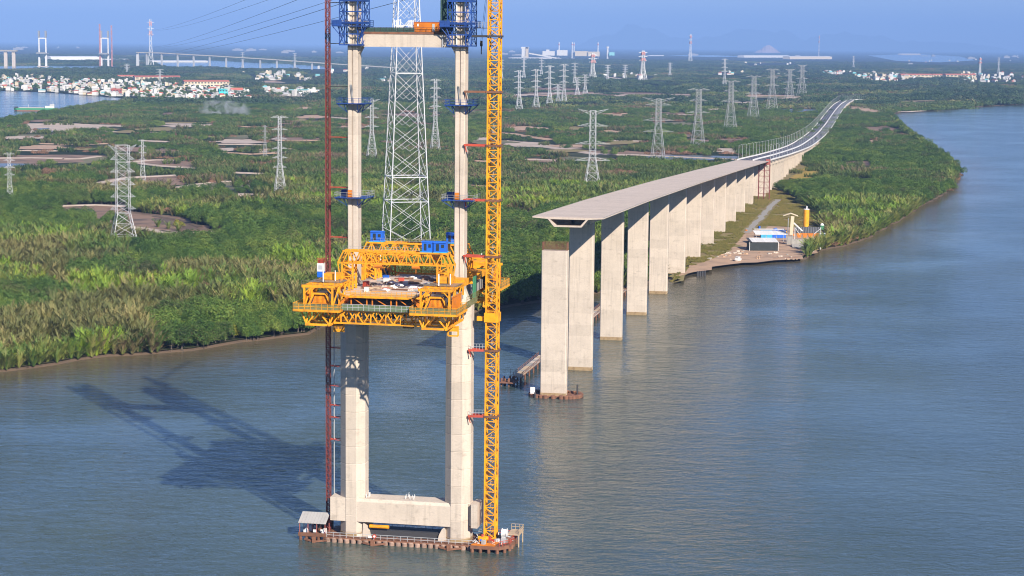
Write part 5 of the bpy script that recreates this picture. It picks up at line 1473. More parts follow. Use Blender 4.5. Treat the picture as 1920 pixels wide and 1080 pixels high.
# conductors from the tall tower to the crossing tower on the horizon and out of the picture to the right
def wire(p, q, sag, r, label, n=40):
    mb = MB(); prev = None
    for k in range(n + 1):
        t = k / n; c = p.lerp(q, t); c.z -= 4 * sag * t * (1 - t)
        if prev is not None: mb.tube(prev, c, r, 4, None, False)
        prev = c
    o = mb.build('power_line', 'dark'); tag(o, label, 'power line', 'conductors of the crossing tower'); return o
Fp = G(283, 126, 1)
for i, (z, ln, zf) in enumerate(((150, 17, 62), (164, 15, 92), (178, 13, 168))):
    for sg, sd in ((-1, 'outer'), (1, 'inner')):
        a = Vector((b.x + sg * ln * .9, b.y + sg * ln * .3, z - 1)); f_ = Vector((Fp.x + sg * 16, Fp.y, zf))
        wire(a, f_, 14, .17, '%s %s conductor sagging from the crossing tower towards the horizon' % (('lowest', 'middle', 'topmost')[i], sd), 60)

# ================================================================== BATCHING PLANT ON THE BANK
def base(px, py, z=1.6): return G(px, py, z)
PRZ = R(-4)
t = thing('storage_shed', 'long low shed with dark walls and pale roof on the river bank', 'shed', tuple(base(1432, 470)), R(2))
mb = MB(); mb.bx(-8.2, 8.2, 0, 12, 0, 4.6); mb.build('wall', 'shed_dark', t)
for k in range(11):
    x0 = -8.6 + k * 1.57; mb = MB(); mb.add([(x0, -.4, 5.1), (x0 + 1.53, -.4, 5.1), (x0 + 1.53, 13.5, 6.3), (x0, 13.5, 6.3), (x0, -.4, 5.0), (x0 + 1.53, -.4, 5.0), (x0 + 1.53, 13.5, 6.2), (x0, 13.5, 6.2)], [(0, 1, 2, 3), (7, 6, 5, 4), (0, 4, 5, 1), (1, 5, 6, 2), (2, 6, 7, 3), (3, 7, 4, 0)])
    mb.build('roof_sheet', 'dark' if k < 1 else 'white', t)
mb = MB(); mb.tube((8.4, -.3, 0), (8.4, -.3, 5), .18, 6); mb.tube((-8.4, -.3, 0), (-8.4, -.3, 5), .18, 6); mb.build('post', 'white', t)
t = thing('open_shed', 'open shed with white sheet roof behind the dark-walled shed', 'shed', tuple(base(1446, 458)), R(2))
mb = MB()
for x in (-9, -3, 3, 9):
    for y in (0, 9): mb.bar((x, y, 0), (x, y, 6.8 if y else 5.8), .25)
mb.build('post', 'galv_dark', t)
for k in range(10):
    x0 = -9.8 + k * 1.96; mb = MB(); mb.add([(x0, -1, 6.0), (x0 + 1.9, -1, 6.0), (x0 + 1.9, 10, 7.4), (x0, 10, 7.4), (x0, -1, 5.9), (x0 + 1.9, -1, 5.9), (x0 + 1.9, 10, 7.3), (x0, 10, 7.3)], [(0, 1, 2, 3), (7, 6, 5, 4), (0, 4, 5, 1), (1, 5, 6, 2), (2, 6, 7, 3), (3, 7, 4, 0)])
    mb.build('roof_sheet', 'white', t)
t = thing('tarp_shelter', 'blue tarpaulin shelter behind the white sheet roof', 'shelter', tuple(base(1448, 446)), R(2))
mb = MB(); mb.bx(-7, 0, 0, 4, 0, 4.6); mb.build('tarp', 'light_blue', t)
mb = MB(); mb.bx(0.1, 8.5, 0, 4, 0, 4.4); mb.build('dark_bay', 'cabin_blue', t)
mb = MB(); mb.bx(-11, 8, 3, 6, 5.0, 5.2); mb.build('roof', 'white', t)
t = thing('mixing_tower', 'pale narrow mixing tower with small gabled cap', 'tower', tuple(base(1481, 458)), R(-6))
mb = MB()
for x in (-1.6, 1.6):
    for y in (-1.6, 1.6): mb.bar((x, y, 0), (x * .8, y, 16), .35)
mb.build('frame', 'galv_dark', t)
mb = MB(); mb.add([(-.4, -2, 6.0), (1.5, -2, 5.6), (2.2, -2, 17), (.2, -2, 17.2), (-.4, -.5, 6.0), (1.5, -.5, 5.6), (2.2, -.5, 17), (.2, -.5, 17.2)], [(0, 1, 2, 3), (7, 6, 5, 4), (0, 4, 5, 1), (1, 5, 6, 2), (2, 6, 7, 3), (3, 7, 4, 0)]); mb.build('skip_hoist', 'house_cream', t)
mb = MB()
for sg in (-1, 1): mb.add([(0, -2, 19.0), (0, 2.6, 19.0), (sg * 4.4, 2.6, 17.4), (sg * 4.4, -2, 17.4), (0, -2, 18.7), (0, 2.6, 18.7), (sg * 4.4, 2.6, 17.0), (sg * 4.4, -2, 17.0)], [(0, 1, 2, 3), (7, 6, 5, 4), (0, 4, 5, 1), (1, 5, 6, 2), (2, 6, 7, 3), (3, 7, 4, 0)])
mb.build('cap_roof', 'house_cream', t)
mb = MB(); mb.bx(-1.7, 1.7, -1.8, 1.8, 0, 5); mb.build('mixer_housing', 'conc_grey', t)
mb = MB(); mb.bar((2, 0, 13), (7.4, 0, 8.2), .6, .8); mb.build('feed_pipe', 'white', t)
t = thing('cement_silo', 'tall orange-yellow cement silo of the batching plant', 'silo', tuple(base(1511, 438)), 0)
mb = MB(); mb.tube((0, 0, 4.5), (0, 0, 15.5), 1.85, 18); mb.tube((0, 0, 2.4), (0, 0, 4.5), .5, 18, 1.85); mb.build('body', 'crane_yellow', t)
mb = MB(); mb.tube((0, 0, 15.5), (0, 0, 15.9), 1.95, 18, 1.7); mb.tube((0, 0, 15.9), (.2, 0, 17.6), .5, 8); mb.build('cap', 'white', t)
mb = MB()
for x in (-1.4, 1.4):
    for y in (-1.4, 1.4): mb.bar((x, y, 0), (x, y, 5), .3)
mb.build('leg', 'dark', t)
t = thing('aggregate_bins', 'row of aggregate bins, dark grating above and orange hoppers below', 'bins', tuple(base(1514, 456)), R(-3))
mb = MB(); mb.add([(-7.2, 0, 6.2), (7.2, 0, 6.2), (7.8, 3.2, 9.6), (-7.8, 3.2, 9.6), (-7.2, .2, 6.0), (7.2, .2, 6.0), (7.8, 3.4, 9.4), (-7.8, 3.4, 9.4)], [(0, 1, 2, 3), (7, 6, 5, 4), (0, 4, 5, 1), (1, 5, 6, 2), (2, 6, 7, 3), (3, 7, 4, 0)]); mb.build('screen', 'dark', t)
mb = MB()
for k in range(16): x = -7.2 + k * .96; mb.bar((x, -.1, 6.2), (x * 1.08, 3.1, 9.7), .14)
mb.build('screen_bar', 'galv_dark', t)
for k in range(4):
    mb = MB(); x0 = -6.7 + k * 3.4; mb.add([(x0, -.2, 6.1), (x0 + 3.2, -.2, 6.1), (x0 + 2.4, -.2, 3.4), (x0 + .8, -.2, 3.4), (x0, 3, 6.1), (x0 + 3.2, 3, 6.1), (x0 + 2.4, 3, 3.4), (x0 + .8, 3, 3.4)], [(3, 2, 1, 0), (4, 5, 6, 7), (0, 1, 5, 4), (1, 2, 6, 5), (2, 3, 7, 6), (3, 0, 4, 7)]); mb.build('hopper', 'orange', t)
mb = MB(); mb.bar((7.8, 0, 0), (7.8, 0, 10), .3); mb.bar((-7.8, 0, 0), (-7.8, 0, 10), .3); mb.bar((7.6, -.3, 9), (3.6, -.3, 5.6), .3); mb.bar((-7.6, -.3, 9), (-4.6, -.3, 5), .25); mb.build('frame', 'white', t)
t = thing('retaining_wall', 'pale grey concrete retaining wall in front of the aggregate bins', 'wall', tuple(base(1510, 462)), R(-3))
for k in range(7): mb = MB(); mb.bx(-8.4 + k * 2.4, -8.4 + k * 2.4 + 2.36, 0, .6, 0, 4.2); mb.build('wall_panel', 'conc_grey', t)
mb = MB(); mb.add([(-8.4, -9, .1), (5, -9, .1), (8, -.02, 1.6), (-8.4, -.02, 1.6), (-8.4, -.02, 0), (8, -.02, 0)], [(0, 1, 2, 3), (0, 3, 4), (1, 5, 2), (2, 5, 4, 3)]); mb.build('ramp', 'conc_grey', t)
t = thing('water_tank', 'green water tank with white top right of the bins', 'tank', tuple(base(1541, 437)), 0)
mb = MB(); mb.tube((0, 0, 2.4), (0, 0, 5.0), 1.4, 14); mb.build('body', 'green', t); mb = MB(); mb.tube((0, 0, 5), (0, 0, 6.4), 1.4, 14, .5); mb.build('top', 'white', t)
mb = MB()
for x in (-.9, .9):
    for y in (-.9, .9): mb.bar((x, y, 0), (x, y, 2.4), .2)
mb.build('stand', 'dark', t)
t = thing('site_cabin', 'light blue cabin right of the aggregate bins', 'cabin', tuple(base(1543, 447)), R(-10))
mb = MB(); mb.bx(-2.4, 2.4, 0, 2.4, .3, 3.0); mb.build('body', 'light_blue', t); mb = MB(); mb.bx(-2.6, 2.6, -.2, 2.6, 3.0, 3.2); mb.build('roof', 'white', t); mb = MB(); mb.bx(-1.6, -.4, -.04, 0, 1.3, 2.4); mb.build('window', 'glass', t)
t = thing('wheel_loader', 'yellow wheel loader parked behind the blue shelter', 'loader', tuple(base(1468, 440)), R(20))
mb = MB(); mb.box((0, 0, 1.6), (4.4, 2.0, 1.2)); mb.box((-3.4, 0, 1.1), (1.2, 2.6, 1.2)); mb.bar((-2, .7, 1.8), (-3.4, .7, 1.2), .3); mb.bar((-2, -.7, 1.8), (-3.4, -.7, 1.2), .3); mb.build('body', 'crane_yellow', t)
mb = MB(); mb.box((.2, 0, 3.0), (1.7, 1.6, 1.6), 0, .85); mb.build('cab', 'glass', t)
for x in (-1.5, 1.5):
    for y in (-1.1, 1.1): mb = MB(); mb.tube((x, y - .3, .8), (x, y + .3, .8), .8, 12); mb.build('wheel', 'black', t)
t = thing('small_boat', 'small white boat pulled up on the bank below the dirt yard', 'boat', tuple(G(1384, 490, 1.2)), R(60))
mb = MB(); hull = [(-4, 0), (-3.4, -1.2), (2.2, -1.3), (4.4, 0), (2.2, 1.3), (-3.4, 1.2)]; mb.prism([(x * .75, y * .6) for x, y in hull], 0, 1.3, hull); mb.build('hull', 'white', t)
mb = MB(); mb.box((-.8, 0, 1.9), (3.2, 1.9, 1.3)); mb.box((-.8, 0, 2.6), (3.8, 2.2, .14)); mb.build('cabin', 'white', t)
mb = MB(); mb.box((.84, 0, 2.0), (.06, 1.5, .7)); mb.build('window', 'glass', t)
for k, x in enumerate((1308, 1312.5, 1317, 1321.5)):
    mb = MB(); mb.tube((0, 0, -1.5), (0, .1, 2.6), .55, 10); mb.tube((0, .1, 2.6), (0, .1, 2.8), .6, 10, .4)
    tag(mb.build('mooring_pile', 'dark', None, tuple(G(x, 518.5 - k * .4, 0))), '%s of four dark piles in the water off the bank' % ('leftmost', 'second', 'third', 'rightmost')[k], 'pile', 'dark piles off the bank')
t = thing('sheet_pile_wall', 'row of dark sheet piles holding the river bank before the yard', 'wall', tuple(G(1450, 489.5, 0)), 0)
p0 = G(1450, 489.5, 0); p1 = G(1500, 487.5, 0); dv = p1 - p0; n_ = 17
for k in range(n_):
    mb = MB(); c_ = dv * (k / n_); mb.bx(c_.x, c_.x + dv.x / n_ * .72, c_.y - .3, c_.y + .4, -1, 1.7); mb.build('sheet_pile', 'rust', t)
rnd = random.Random(8)
for k in range(46):     # rubble and crates in the yard
    x, y = rnd.uniform(1330, 1500), rnd.uniform(470, 487)
    if 1395 < x < 1470 and y < 474: continue
    y = max(y, 505 - (x - 1300) * .35 - 8) if x < 1400 else y
    if y > 493: continue
    mb = MB(); s = rnd.uniform(.5, 1.4)
    for j in range(3): mb.box((rnd.uniform(-s, s), rnd.uniform(-s, s), s * .25), (s * rnd.uniform(.6, 1.3), s * rnd.uniform(.6, 1.2), s * .6), rnd.uniform(0, 3), .7)
    tag(mb.build('rubble_pile', rnd.choice(('conc_grey', 'sand', 'timber', 'conc', 'dirt')), None, tuple(G(x, y, 1.55)), rnd.uniform(0, 3)), 'small pile of rubble lying in the dirt yard', 'rubble', 'rubble piles in the yard')
t = thing('cargo_barge', 'long green cargo barge with white wheelhouse on the far left river', 'ship', tuple(G(67, 208, 0)), R(6))
k_ = 1.0
hull = [(-36, 0), (-31, -4.6), (30, -5), (35, -3), (35, 3), (30, 5), (-31, 4.6)]
mb = MB(); mb.prism([(x * .97, y * .85) for x, y in hull], -.5, 1.2, hull); mb.build('lower_hull', 'brick_red', t)
mb = MB(); mb.prism(hull, 1.2, 5.0, [(x * 1.02, y) for x, y in hull]); mb.build('hull', 'green', t)
mb = MB(); mb.bx(-27, 14, -4, 4, 5.0, 6.2); mb.build('hatch_cover', 'roof_grey', t)
mb = MB(); mb.bx(-35, -30, -3, 3, 5.0, 7.0); mb.build('bow_bulwark', 'dark', t)
mb = MB(); mb.bx(16, 31, -4, 4, 5.0, 8.5); mb.bx(24, 31, -3.2, 3.2, 8.5, 11.4); mb.build('wheelhouse', 'white', t)
mb = MB(); mb.bx(23.9, 24.0, -2.8, 2.8, 9.6, 10.8); mb.bx(24.5, 30.5, -3.25, -3.2, 9.6, 10.8); mb.build('window', 'glass', t)
mb = MB(); mb.tube((29, 0, 11.4), (29, 0, 17), .3, 6); mb.tube((-12, 0, 6), (-12, 0, 11), .25, 6); mb.build('mast', 'white', t)

rnd = random.Random(31)
PAL = {'light_blue': 'light blue', 'white': 'white', 'rust': 'rusty', 'orange': 'orange', 'cabin_blue': 'dark blue', 'roof_grey': 'grey'}
for k in range(26):
    x, y = rnd.uniform(1398, 1545), rnd.uniform(428, 474); c_ = rnd.choice(list(PAL)); w_, h_ = rnd.uniform(.8, 2.2), rnd.uniform(.7, 1.8)
    if 1400 < x < 1482 and 436 < y: continue
    mb = MB(); mb.box((0, 0, h_ / 2), (w_, w_ * .7, h_)); mb.box((.1, 0, h_ + .08), (w_ * 1.1, w_ * .8, .14)); mb.box((w_ * .7, -.3, h_ * .3), (w_ * .5, w_ * .5, h_ * .6))
    tag(mb.build('yard_crate', c_, None, tuple(G(x, y, 1.55)), rnd.uniform(0, 3)), '%s crate standing among the sheds of the batching plant' % PAL[c_], 'crate', 'crates of the batching plant')
# ================================================================== THE FAR BRIDGE, TOWNS AND WORKS
def ppm(D): return FOCAL_PX / D
FB = 8800.0
def far_tower(x, ytop, label, crane):
    b = ATY(x, 126, FB); zt = ATY(x, ytop, FB).z
    t = thing('far_bridge_tower', label, 'bridge tower', (b.x, FB, 0), -.1, 'towers of the far bridge')
    for sg in (-1, 1):
        mb = MB(); mb.box((sg * 15.5, 0, 30), (7.0, 8.0, 64)); mb.box((sg * 15.5, 0, (zt + 55) / 2 - 5), (4.4, 6.0, zt - 65)); mb.build('leg', 'white', t)
        mb = MB(); mb.box((sg * 15.5, 0, zt - 14), (7.5, 8.5, 30)); mb.build('formwork', 'galv_dark', t)
    mb = MB(); mb.box((0, 0, zt - 32), (31, 4, 5)); mb.build('crossbeam', 'white', t)
    mb = MB(); mb.box((0, -3, 60), (44, 40, 3)); mb.box((0, -20, 63), (42, 3, 5)); mb.build('deck_stub', 'galv_dark', t)
    mb = MB(); mb.box((0, 0, 2), (48, 20, 6)); mb.build('pile_cap', 'conc', t)
    if crane:
        mb = MB(); lattice_box(mb, 4, 4, 0, zt + 30, 14, 1.2, .7, False); o = mb.build('crane_mast', 'redwhite', t); o.location = (-18, -12, 0)
        mb = MB(); lattice_box(mb, 4, 4, 0, zt + 24, 12, 1.0, .7, False); o = mb.build('crane_mast', 'redwhite', t); o.location = (34, -8, 0)
far_tower(80.5, 58, 'left tower of the far bridge on the horizon', False); far_tower(197, 58, 'right tower of the far bridge, with cranes, on the horizon', True)
def fdz(x): 
    pts = [(255, 97.5), (300, 98.5), (400, 104), (500, 110), (620, 118.5), (740, 126), (870, 133)]
    for (a, ya), (b_, yb) in zip(pts[:-1], pts[1:]):
        if x <= b_: return ya + (yb - ya) * (x - a) / (b_ - a)
    return 133
fv = thing('far_viaduct', 'long far viaduct on tall piers crossing the plain at left', 'viaduct', (0, 0, 0))
xs = list(range(256, 872, 11))
for a, c in zip(xs[:-1], xs[1:]):
    p, q = ATY(a, fdz(a), FB), ATY(c, fdz(c), FB)
    mb = MB()
    mb.add([(p.x, FB - 13, p.z), (q.x, FB - 13, q.z), (q.x, FB + 13, q.z), (p.x, FB + 13, p.z), (p.x, FB - 13, p.z - 3.8), (q.x, FB - 13, q.z - 3.8), (q.x, FB + 13, q.z - 3.8), (p.x, FB + 13, p.z - 3.8)], [(0, 1, 2, 3), (7, 6, 5, 4), (0, 4, 5, 1), (1, 5, 6, 2), (2, 6, 7, 3), (3, 7, 4, 0)])
    mb.build('deck_span', 'conc_grey', fv)
for x in (258, 275, 303, 333, 363, 393, 424, 455, 488, 519, 552, 585, 620, 655, 690):
    p = ATY(x, fdz(max(x, 256)), FB); w = 3.8 if x > 262 else 6
    mb = MB(); mb.prism([(p.x - w, FB - 4), (p.x + w, FB - 10), (p.x + w, FB + 4), (p.x - w, FB + 10)], 0, p.z - 3.7); mb.build('pier', 'white', fv)
fl = thing('far_deck_stub', 'short deck of the far bridge at the left edge with two pale piers', 'viaduct', (0, 0, 0))
p, q = ATY(-40, 93, FB), ATY(32, 93.5, FB)
mb = MB(); mb.bx(p.x, q.x, FB - 12, FB + 12, p.z - 7, p.z); mb.build('deck_span', 'conc_grey', fl)
for x in (10.5, 25.5):
    c_ = ATY(x, 96, FB); mb = MB(); mb.bx(c_.x - 7, c_.x + 7, FB - 6, FB + 6, 0, c_.z - 2); mb.build('pier', 'conc', fl)

# ---- houses: two meshes each, shared by kind
def house_meshes(kind):
    w, r = MB(), MB()
    if kind == 'gable':
        w.bx(-5, 5, -4, 4, 0, 5.2); w.add([(-5, -4, 5.2), (-5, 4, 5.2), (-5, 0, 8.0)], [(0, 2, 1)]); w.add([(5, -4, 5.2), (5, 4, 5.2), (5, 0, 8.0)], [(0, 1, 2)])
        for sg in (-1, 1): r.add([(-5.5, sg * 4.6, 4.9), (5.5, sg * 4.6, 4.9), (5.5, 0, 8.3), (-5.5, 0, 8.3), (-5.5, sg * 4.6, 4.6), (5.5, sg * 4.6, 4.6), (5.5, 0, 8.0), (-5.5, 0, 8.0)], [(0, 1, 2, 3), (7, 6, 5, 4), (0, 4, 5, 1), (1, 5, 6, 2), (2, 6, 7, 3), (3, 7, 4, 0)])
    elif kind == 'flat':
        w.bx(-4, 4, -5, 5, 0, 9.5); w.bx(-1, 4, 0, 5, 9.5, 11.6); r.bx(-4.3, 4.3, -5.3, 5.3, 9.5, 9.9); r.bx(-4.3, 4.3, -5.6, -5.0, 4.6, 5.0)
    elif kind == 'hip':
        w.bx(-6, 6, -5, 5, 0, 7.5); r.prism([(-6.6, -5.6), (6.6, -5.6), (6.6, 5.6), (-6.6, 5.6)], 7.5, 10.2, [(-2.5, -.3), (2.5, -.3), (2.5, .3), (-2.5, .3)])
    else:
        w.bx(-9, 9, -5, 5, 0, 4.6)
        for sg in (-1, 1): r.add([(-9.4, sg * 5.6, 4.4), (9.4, sg * 5.6, 4.4), (9.4, 0, 6.4), (-9.4, 0, 6.4), (-9.4, sg * 5.6, 4.2), (9.4, sg * 5.6, 4.2), (9.4, 0, 6.2), (-9.4, 0, 6.2)], [(0, 1, 2, 3), (7, 6, 5, 4), (0, 4, 5, 1), (1, 5, 6, 2), (2, 6, 7, 3), (3, 7, 4, 0)])
    wi = MB()
    if kind in ('flat', 'hip'):
        d = -5.0
        for z in (1.4, 5.2 if kind == 'hip' else 6.0):
            for x in (-2.6, 0.6): wi.bx(x, x + 1.6, d - .06, d, z, z + 1.7)
    else:
        for x in (-3, 1): wi.bx(x, x + 1.6, (-4 if kind == 'gable' else -5) - .06, -4 if kind == 'gable' else -5, 1.4, 3.2)
    return w, r, wi
HM = {}
for kd in ('gable', 'flat', 'hip', 'long'):
    w, r, wi = house_meshes(kd)
    for wm in ('house', 'house_cream'):
        me = w.mesh('house_wall'); me.materials.append(M[wm]); HM[kd, 'w', wm] = me
    for rm in ('roof_red', 'roof_grey', 'roof_blue', 'white'):
        me = r.mesh('house_roof'); me.materials.append(M[rm]); HM[kd, 'r', rm] = me
    me = wi.mesh('house_window'); me.materials.append(M['glass']); HM[kd, 'g'] = me
rnd = random.Random(21)
KN = {'gable': 'gabled', 'flat': 'flat-roofed', 'hip': 'hipped-roof', 'long': 'long low'}
RN = {'roof_red': 'red', 'roof_grey': 'grey', 'roof_blue': 'teal', 'white': 'white'}
HOUSES = []; MORE = []
def house(px, py, where, scale=1.0, kd=None, rm=None):
    kd = kd or rnd.choice(('gable', 'flat', 'flat', 'hip', 'long')); rm = rm or rnd.choice(('roof_red', 'roof_grey', 'white', 'white', 'roof_grey', 'roof_blue', 'roof_red') if kd != 'flat' else ('white', 'white', 'roof_grey'))
    wm = rnd.choice(('house', 'house', 'house', 'house_cream')); b = G(px, py, 1.0)
    for x, y in HOUSES:
        if abs(x - b.x) < 6 and abs(y - b.y) < 10: return
    HOUSES.append((b.x, b.y))
    if len(HOUSES) > 300:
        MORE.append((kd, wm, rm, tuple(b), rnd.uniform(0, 3), scale * rnd.uniform(.7, 1.2))); return
    t = thing('house', 'small %s %s house with %s roof in %s' % ('cream' if wm == 'house_cream' else 'white', KN[kd], RN[rm], where), 'house', tuple(b), rnd.choice((0, 1.57, .3, -.3)) + rnd.uniform(-.2, .2), 'houses of ' + where)
    s = scale * rnd.uniform(.75, 1.3); t.scale = (s, s, s * rnd.uniform(.85, 1.35))
    put('wall', HM[kd, 'w', wm], None, t); put('roof', HM[kd, 'r', rm], None, t)
def town(poly, n, where, scale=1.0):
    c = 0; k = 0; xs_ = [p[0] for p in poly]; ys_ = [p[1] for p in poly]
    while c < n and k < n * 12:
        k += 1; x, y = rnd.uniform(min(xs_), max(xs_)), rnd.uniform(min(ys_), max(ys_))
        if in_poly(np.array([x]), np.array([y]), poly)[0]: house(x, y, where, scale); c += 1
LT = [(-20, 147), (60, 142), (130, 148), (215, 152), (300, 158), (400, 160), (455, 168), (480, 178), (470, 186), (400, 187), (330, 187), (265, 186), (180, 179.5), (100, 173.5), (-20, 169.5)]
CLEAR.append((GP(LT, 1), 5))
town(LT, 190, 'the riverside town', .82)
LT2 = [(445, 140), (520, 138), (560, 142), (610, 146), (610, 150), (560, 152), (470, 150)]; CLEAR.append((GP(LT2, 1), 5)); town(LT2, 18, 'the hamlet behind the riverside town', 1.1)
LT3 = [(485, 168), (560, 168), (600, 173), (600, 180), (540, 182), (485, 183)]; CLEAR.append((GP(LT3, 1), 5)); town(LT3, 18, 'the hamlet right of the riverside town', 1.0)
RT1 = [(1600, 140), (1640, 138), (1700, 142), (1720, 148), (1700, 154), (1650, 155), (1605, 148)]; CLEAR.append((GP(RT1, 1), 5)); town(RT1, 26, 'the town right of the viaduct', 1.15)
RT2 = [(1540, 136), (1590, 134), (1600, 143), (1545, 143)]; CLEAR.append((GP(RT2, 1), 5)); town(RT2, 10, 'the hamlet above the viaduct', 1.2)
RT3 = [(1795, 140), (1830, 136), (1900, 138), (1930, 145), (1930, 158), (1860, 156), (1800, 155)]; CLEAR.append((GP(RT3, 1), 5)); town(RT3, 24, 'the town at the right edge', 1.15)
for x0, x1, y0, y1, n_, wh in ((1125, 1175, 141, 147, 8, 'the hamlet left of the middle plain'), (1180, 1240, 142, 150, 12, 'the hamlet in the middle plain'), (1325, 1400, 136, 143, 12, 'the hamlet behind the pylon row'), (560, 700, 128, 140, 12, 'the fields behind the red mast'), (1460, 1490, 138, 146, 8, 'the hamlet behind the far pylons'), (700, 740, 150, 156, 4, 'the fields behind the tower'), (1690, 1850, 112, 122, 16, 'the far right fields'), (1390, 1500, 118, 124, 10, 'the far middle fields'), (0, 160, 84, 92, 14, 'the far left fields'), (1880, 1920, 100, 118, 8, 'the far right corner')):
    for k in range((n_ + 1) // 2): house(rnd.uniform(x0, x1), rnd.uniform(y0, y1), wh, 1.3 if y1 < 130 else 1.1)
    CLEAR.append((GP([(x0, y0), (x1, y0), (x1, y1), (x0, y1)], 1), 3))
def long_block(px0, px1, py, h, d, label, wallm='house_cream', roofm='roof_red', bays=10, rise=4.0, storeys=2):
    a, c = G(px0, py, 1), G(px1, py, 1); L_ = (c - a).length; rz = math.atan2(c.y - a.y, c.x - a.x)
    t = thing('long_building', label, 'building', tuple(a), rz, 'long buildings on the plain')
    mb = MB(); mb.bx(0, L_, 0, d, 0, h); mb.build('wall', wallm, t)
    mb = MB()
    mb.extr([(-1, h), (d + 1, h), (d / 2, h + rise)], 'x', -1, L_ + 1); mb.build('roof', roofm, t)
    for s_ in range(storeys):
        for k in range(bays):
            x = L_ * (k + .2) / bays; mb = MB(); z = h * (s_ + .3) / storeys; mb.bx(x, x + L_ * .6 / bays, -.12, -.02, z, z + h * .45 / storeys); mb.build('window', 'glass', t)
    CLEAR.append(([(a.x, a.y - 20), (c.x, c.y - 20), (c.x, c.y + d + 8), (a.x, a.y + d + 8)], 6)); return t
long_block(222, 252, 150.5, 12, 16, 'cream block with red roof at the back of the riverside town, left one'); long_block(253, 338, 152.5, 13, 18, 'long cream block with red roof at the back of the riverside town')
long_block(346, 430, 163, 14, 22, 'large cream school with red roof in the riverside town', bays=14); long_block(1690, 1748, 148, 16, 24, 'left red-roofed block of the row in the right-hand town', bays=8); long_block(1750, 1772, 147.5, 15, 24, 'narrow red-roofed block of the row in the right-hand town', bays=4)
long_block(1774, 1830, 147.8, 16, 24, 'right red-roofed block of the row in the right-hand town', bays=8)
M['turq'] = mat('turquoise_wall', (0.05, 0.55, 0.58), .7)
long_block(411, 427, 179, 14, 14, 'bright turquoise house on the river front of the town', 'turq', 'turq', 3, 1.0)
long_block(434, 456, 178, 11, 16, 'house with orange-red hipped roof on the river front of the town', 'house', 'roof_red', 4, 5.0)
long_block(205, 229, 177, 10, 14, 'orange-roofed house on the river front of the town', 'brick_red', 'roof_red', 4, 3.0)
long_block(95, 186, 114.5, 24, 60, 'long white factory hall behind the far bridge', 'white', 'white', 10, 4.0, 0); long_block(188, 252, 114.5, 11, 60, 'low white factory hall right of the far bridge tower', 'white', 'white', 6, 2.0, 0); long_block(250, 390, 117, 9, 50, 'long low pale works under the far viaduct', 'house', 'white', 10, 2.0, 0)
long_block(1395, 1480, 108, 22, 80, 'left half of the long pale factory on the right plain', 'house', 'white', 10, 5.0, 0); long_block(1481, 1560, 111, 26, 80, 'right half of the long cream factory on the right plain', 'house_cream', 'white', 8, 5.0, 0)
long_block(1690, 1726, 103, 20, 60, 'cluster of pale halls on the far right plain', 'house_cream', 'white', 5, 5.0, 0); long_block(960, 1035, 111, 12, 40, 'low pale sheds left of the power station', 'house', 'white', 6, 3, 0)
long_block(1218, 1245, 105, 8, 40, 'low white shed in the middle of the far plain', 'white', 'white', 3, 2, 0); long_block(690, 722, 152, 6, 12, 'low teal-roofed hall behind the bridge tower', 'house', 'roof_blue', 3, 2, 1)
long_block(1318, 1345, 169, 5, 14, 'low white shed behind the pylon row', 'white', 'white', 3, 1.5, 0); long_block(540, 590, 174, 6, 14, 'pale green hall by the hamlet', 'house', 'roof_blue', 5, 2, 1)
town(LT, 330, 'the riverside town', .8); town(LT2, 20, 'x', 1.0); town(LT3, 30, 'x', 1.0); town(RT1, 40, 'x', 1.0); town(RT3, 30, 'x', 1.1); town(RT2, 14, 'x', 1.1)
vs, fs, mi = [], [], []; slots = ['house', 'house_cream', 'roof_red', 'roof_grey', 'roof_blue', 'white']
for kd, wm, rm, b, a, s in MORE:
    for me_, mn in ((HM[kd, 'w', wm], wm), (HM[kd, 'r', rm], rm)):
        n0 = len(vs); co, si = math.cos(a) * s, math.sin(a) * s
        vs += [(b[0] + v.co.x * co - v.co.y * si, b[1] + v.co.x * si + v.co.y * co, b[2] + v.co.z * s) for v in me_.vertices]
        fs += [tuple(i + n0 for i in p.vertices) for p in me_.polygons]; mi += [slots.index(mn)] * len(me_.polygons)
me_ = bpy.data.meshes.new('town_houses'); me_.from_pydata(vs, [], fs); me_.update()
for s in slots: me_.materials.append(M[s])
me_.polygons.foreach_set('material_index', mi)
stuff(put('town_houses', me_), 'crowded small houses filling the far towns', 'houses')
# power station
PS_D = 17500.0
t = thing('power_station', 'distant power station with chimneys in the middle of the horizon', 'power station', (0, 0, 0))
def pbox(mb, x0, x1, y0, y1, dd=60):
    a, c = ATY(x0, y1, PS_D), ATY(x1, y0, PS_D); mb.bx(a.x, c.x, PS_D - dd / 2, PS_D + dd / 2, a.z, c.z)
mb = MB(); pbox(mb, 1078, 1102, 96, 105); pbox(mb, 1102, 1124, 97, 105.5, 90); mb.build('turbine_hall', 'house_cream', t)
mb = MB(); pbox(mb, 1017, 1040, 96, 104); pbox(mb, 1044, 1064, 94, 104); pbox(mb, 1024, 1030, 93, 104, 40); mb.build('boiler_house', 'house', t)
for x, y in ((1048, 79), (1072.5, 79), (1076, 79.5), (1121, 79)):
    mb = MB(); a = ATY(x, 105, PS_D); z = ATY(x, y, PS_D).z; mb.tube((a.x, PS_D, 0), (a.x, PS_D, z), 5.5, 8, 4); c_ = mb.build('chimney', 'white', t)
    mb = MB(); mb.tube((a.x, PS_D, z * .82), (a.x, PS_D, z * .9), 5.6, 8); mb.build('red_band', 'redwhite', c_)
mb = MB(); a = ATY(1139, 105, PS_D); mb.tube((a.x, PS_D, 0), (a.x, PS_D, 95), 8, 10); mb.tube((a.x, PS_D, 95), (a.x, PS_D, 108), 12, 10); mb.build('water_tower', 'house', t)
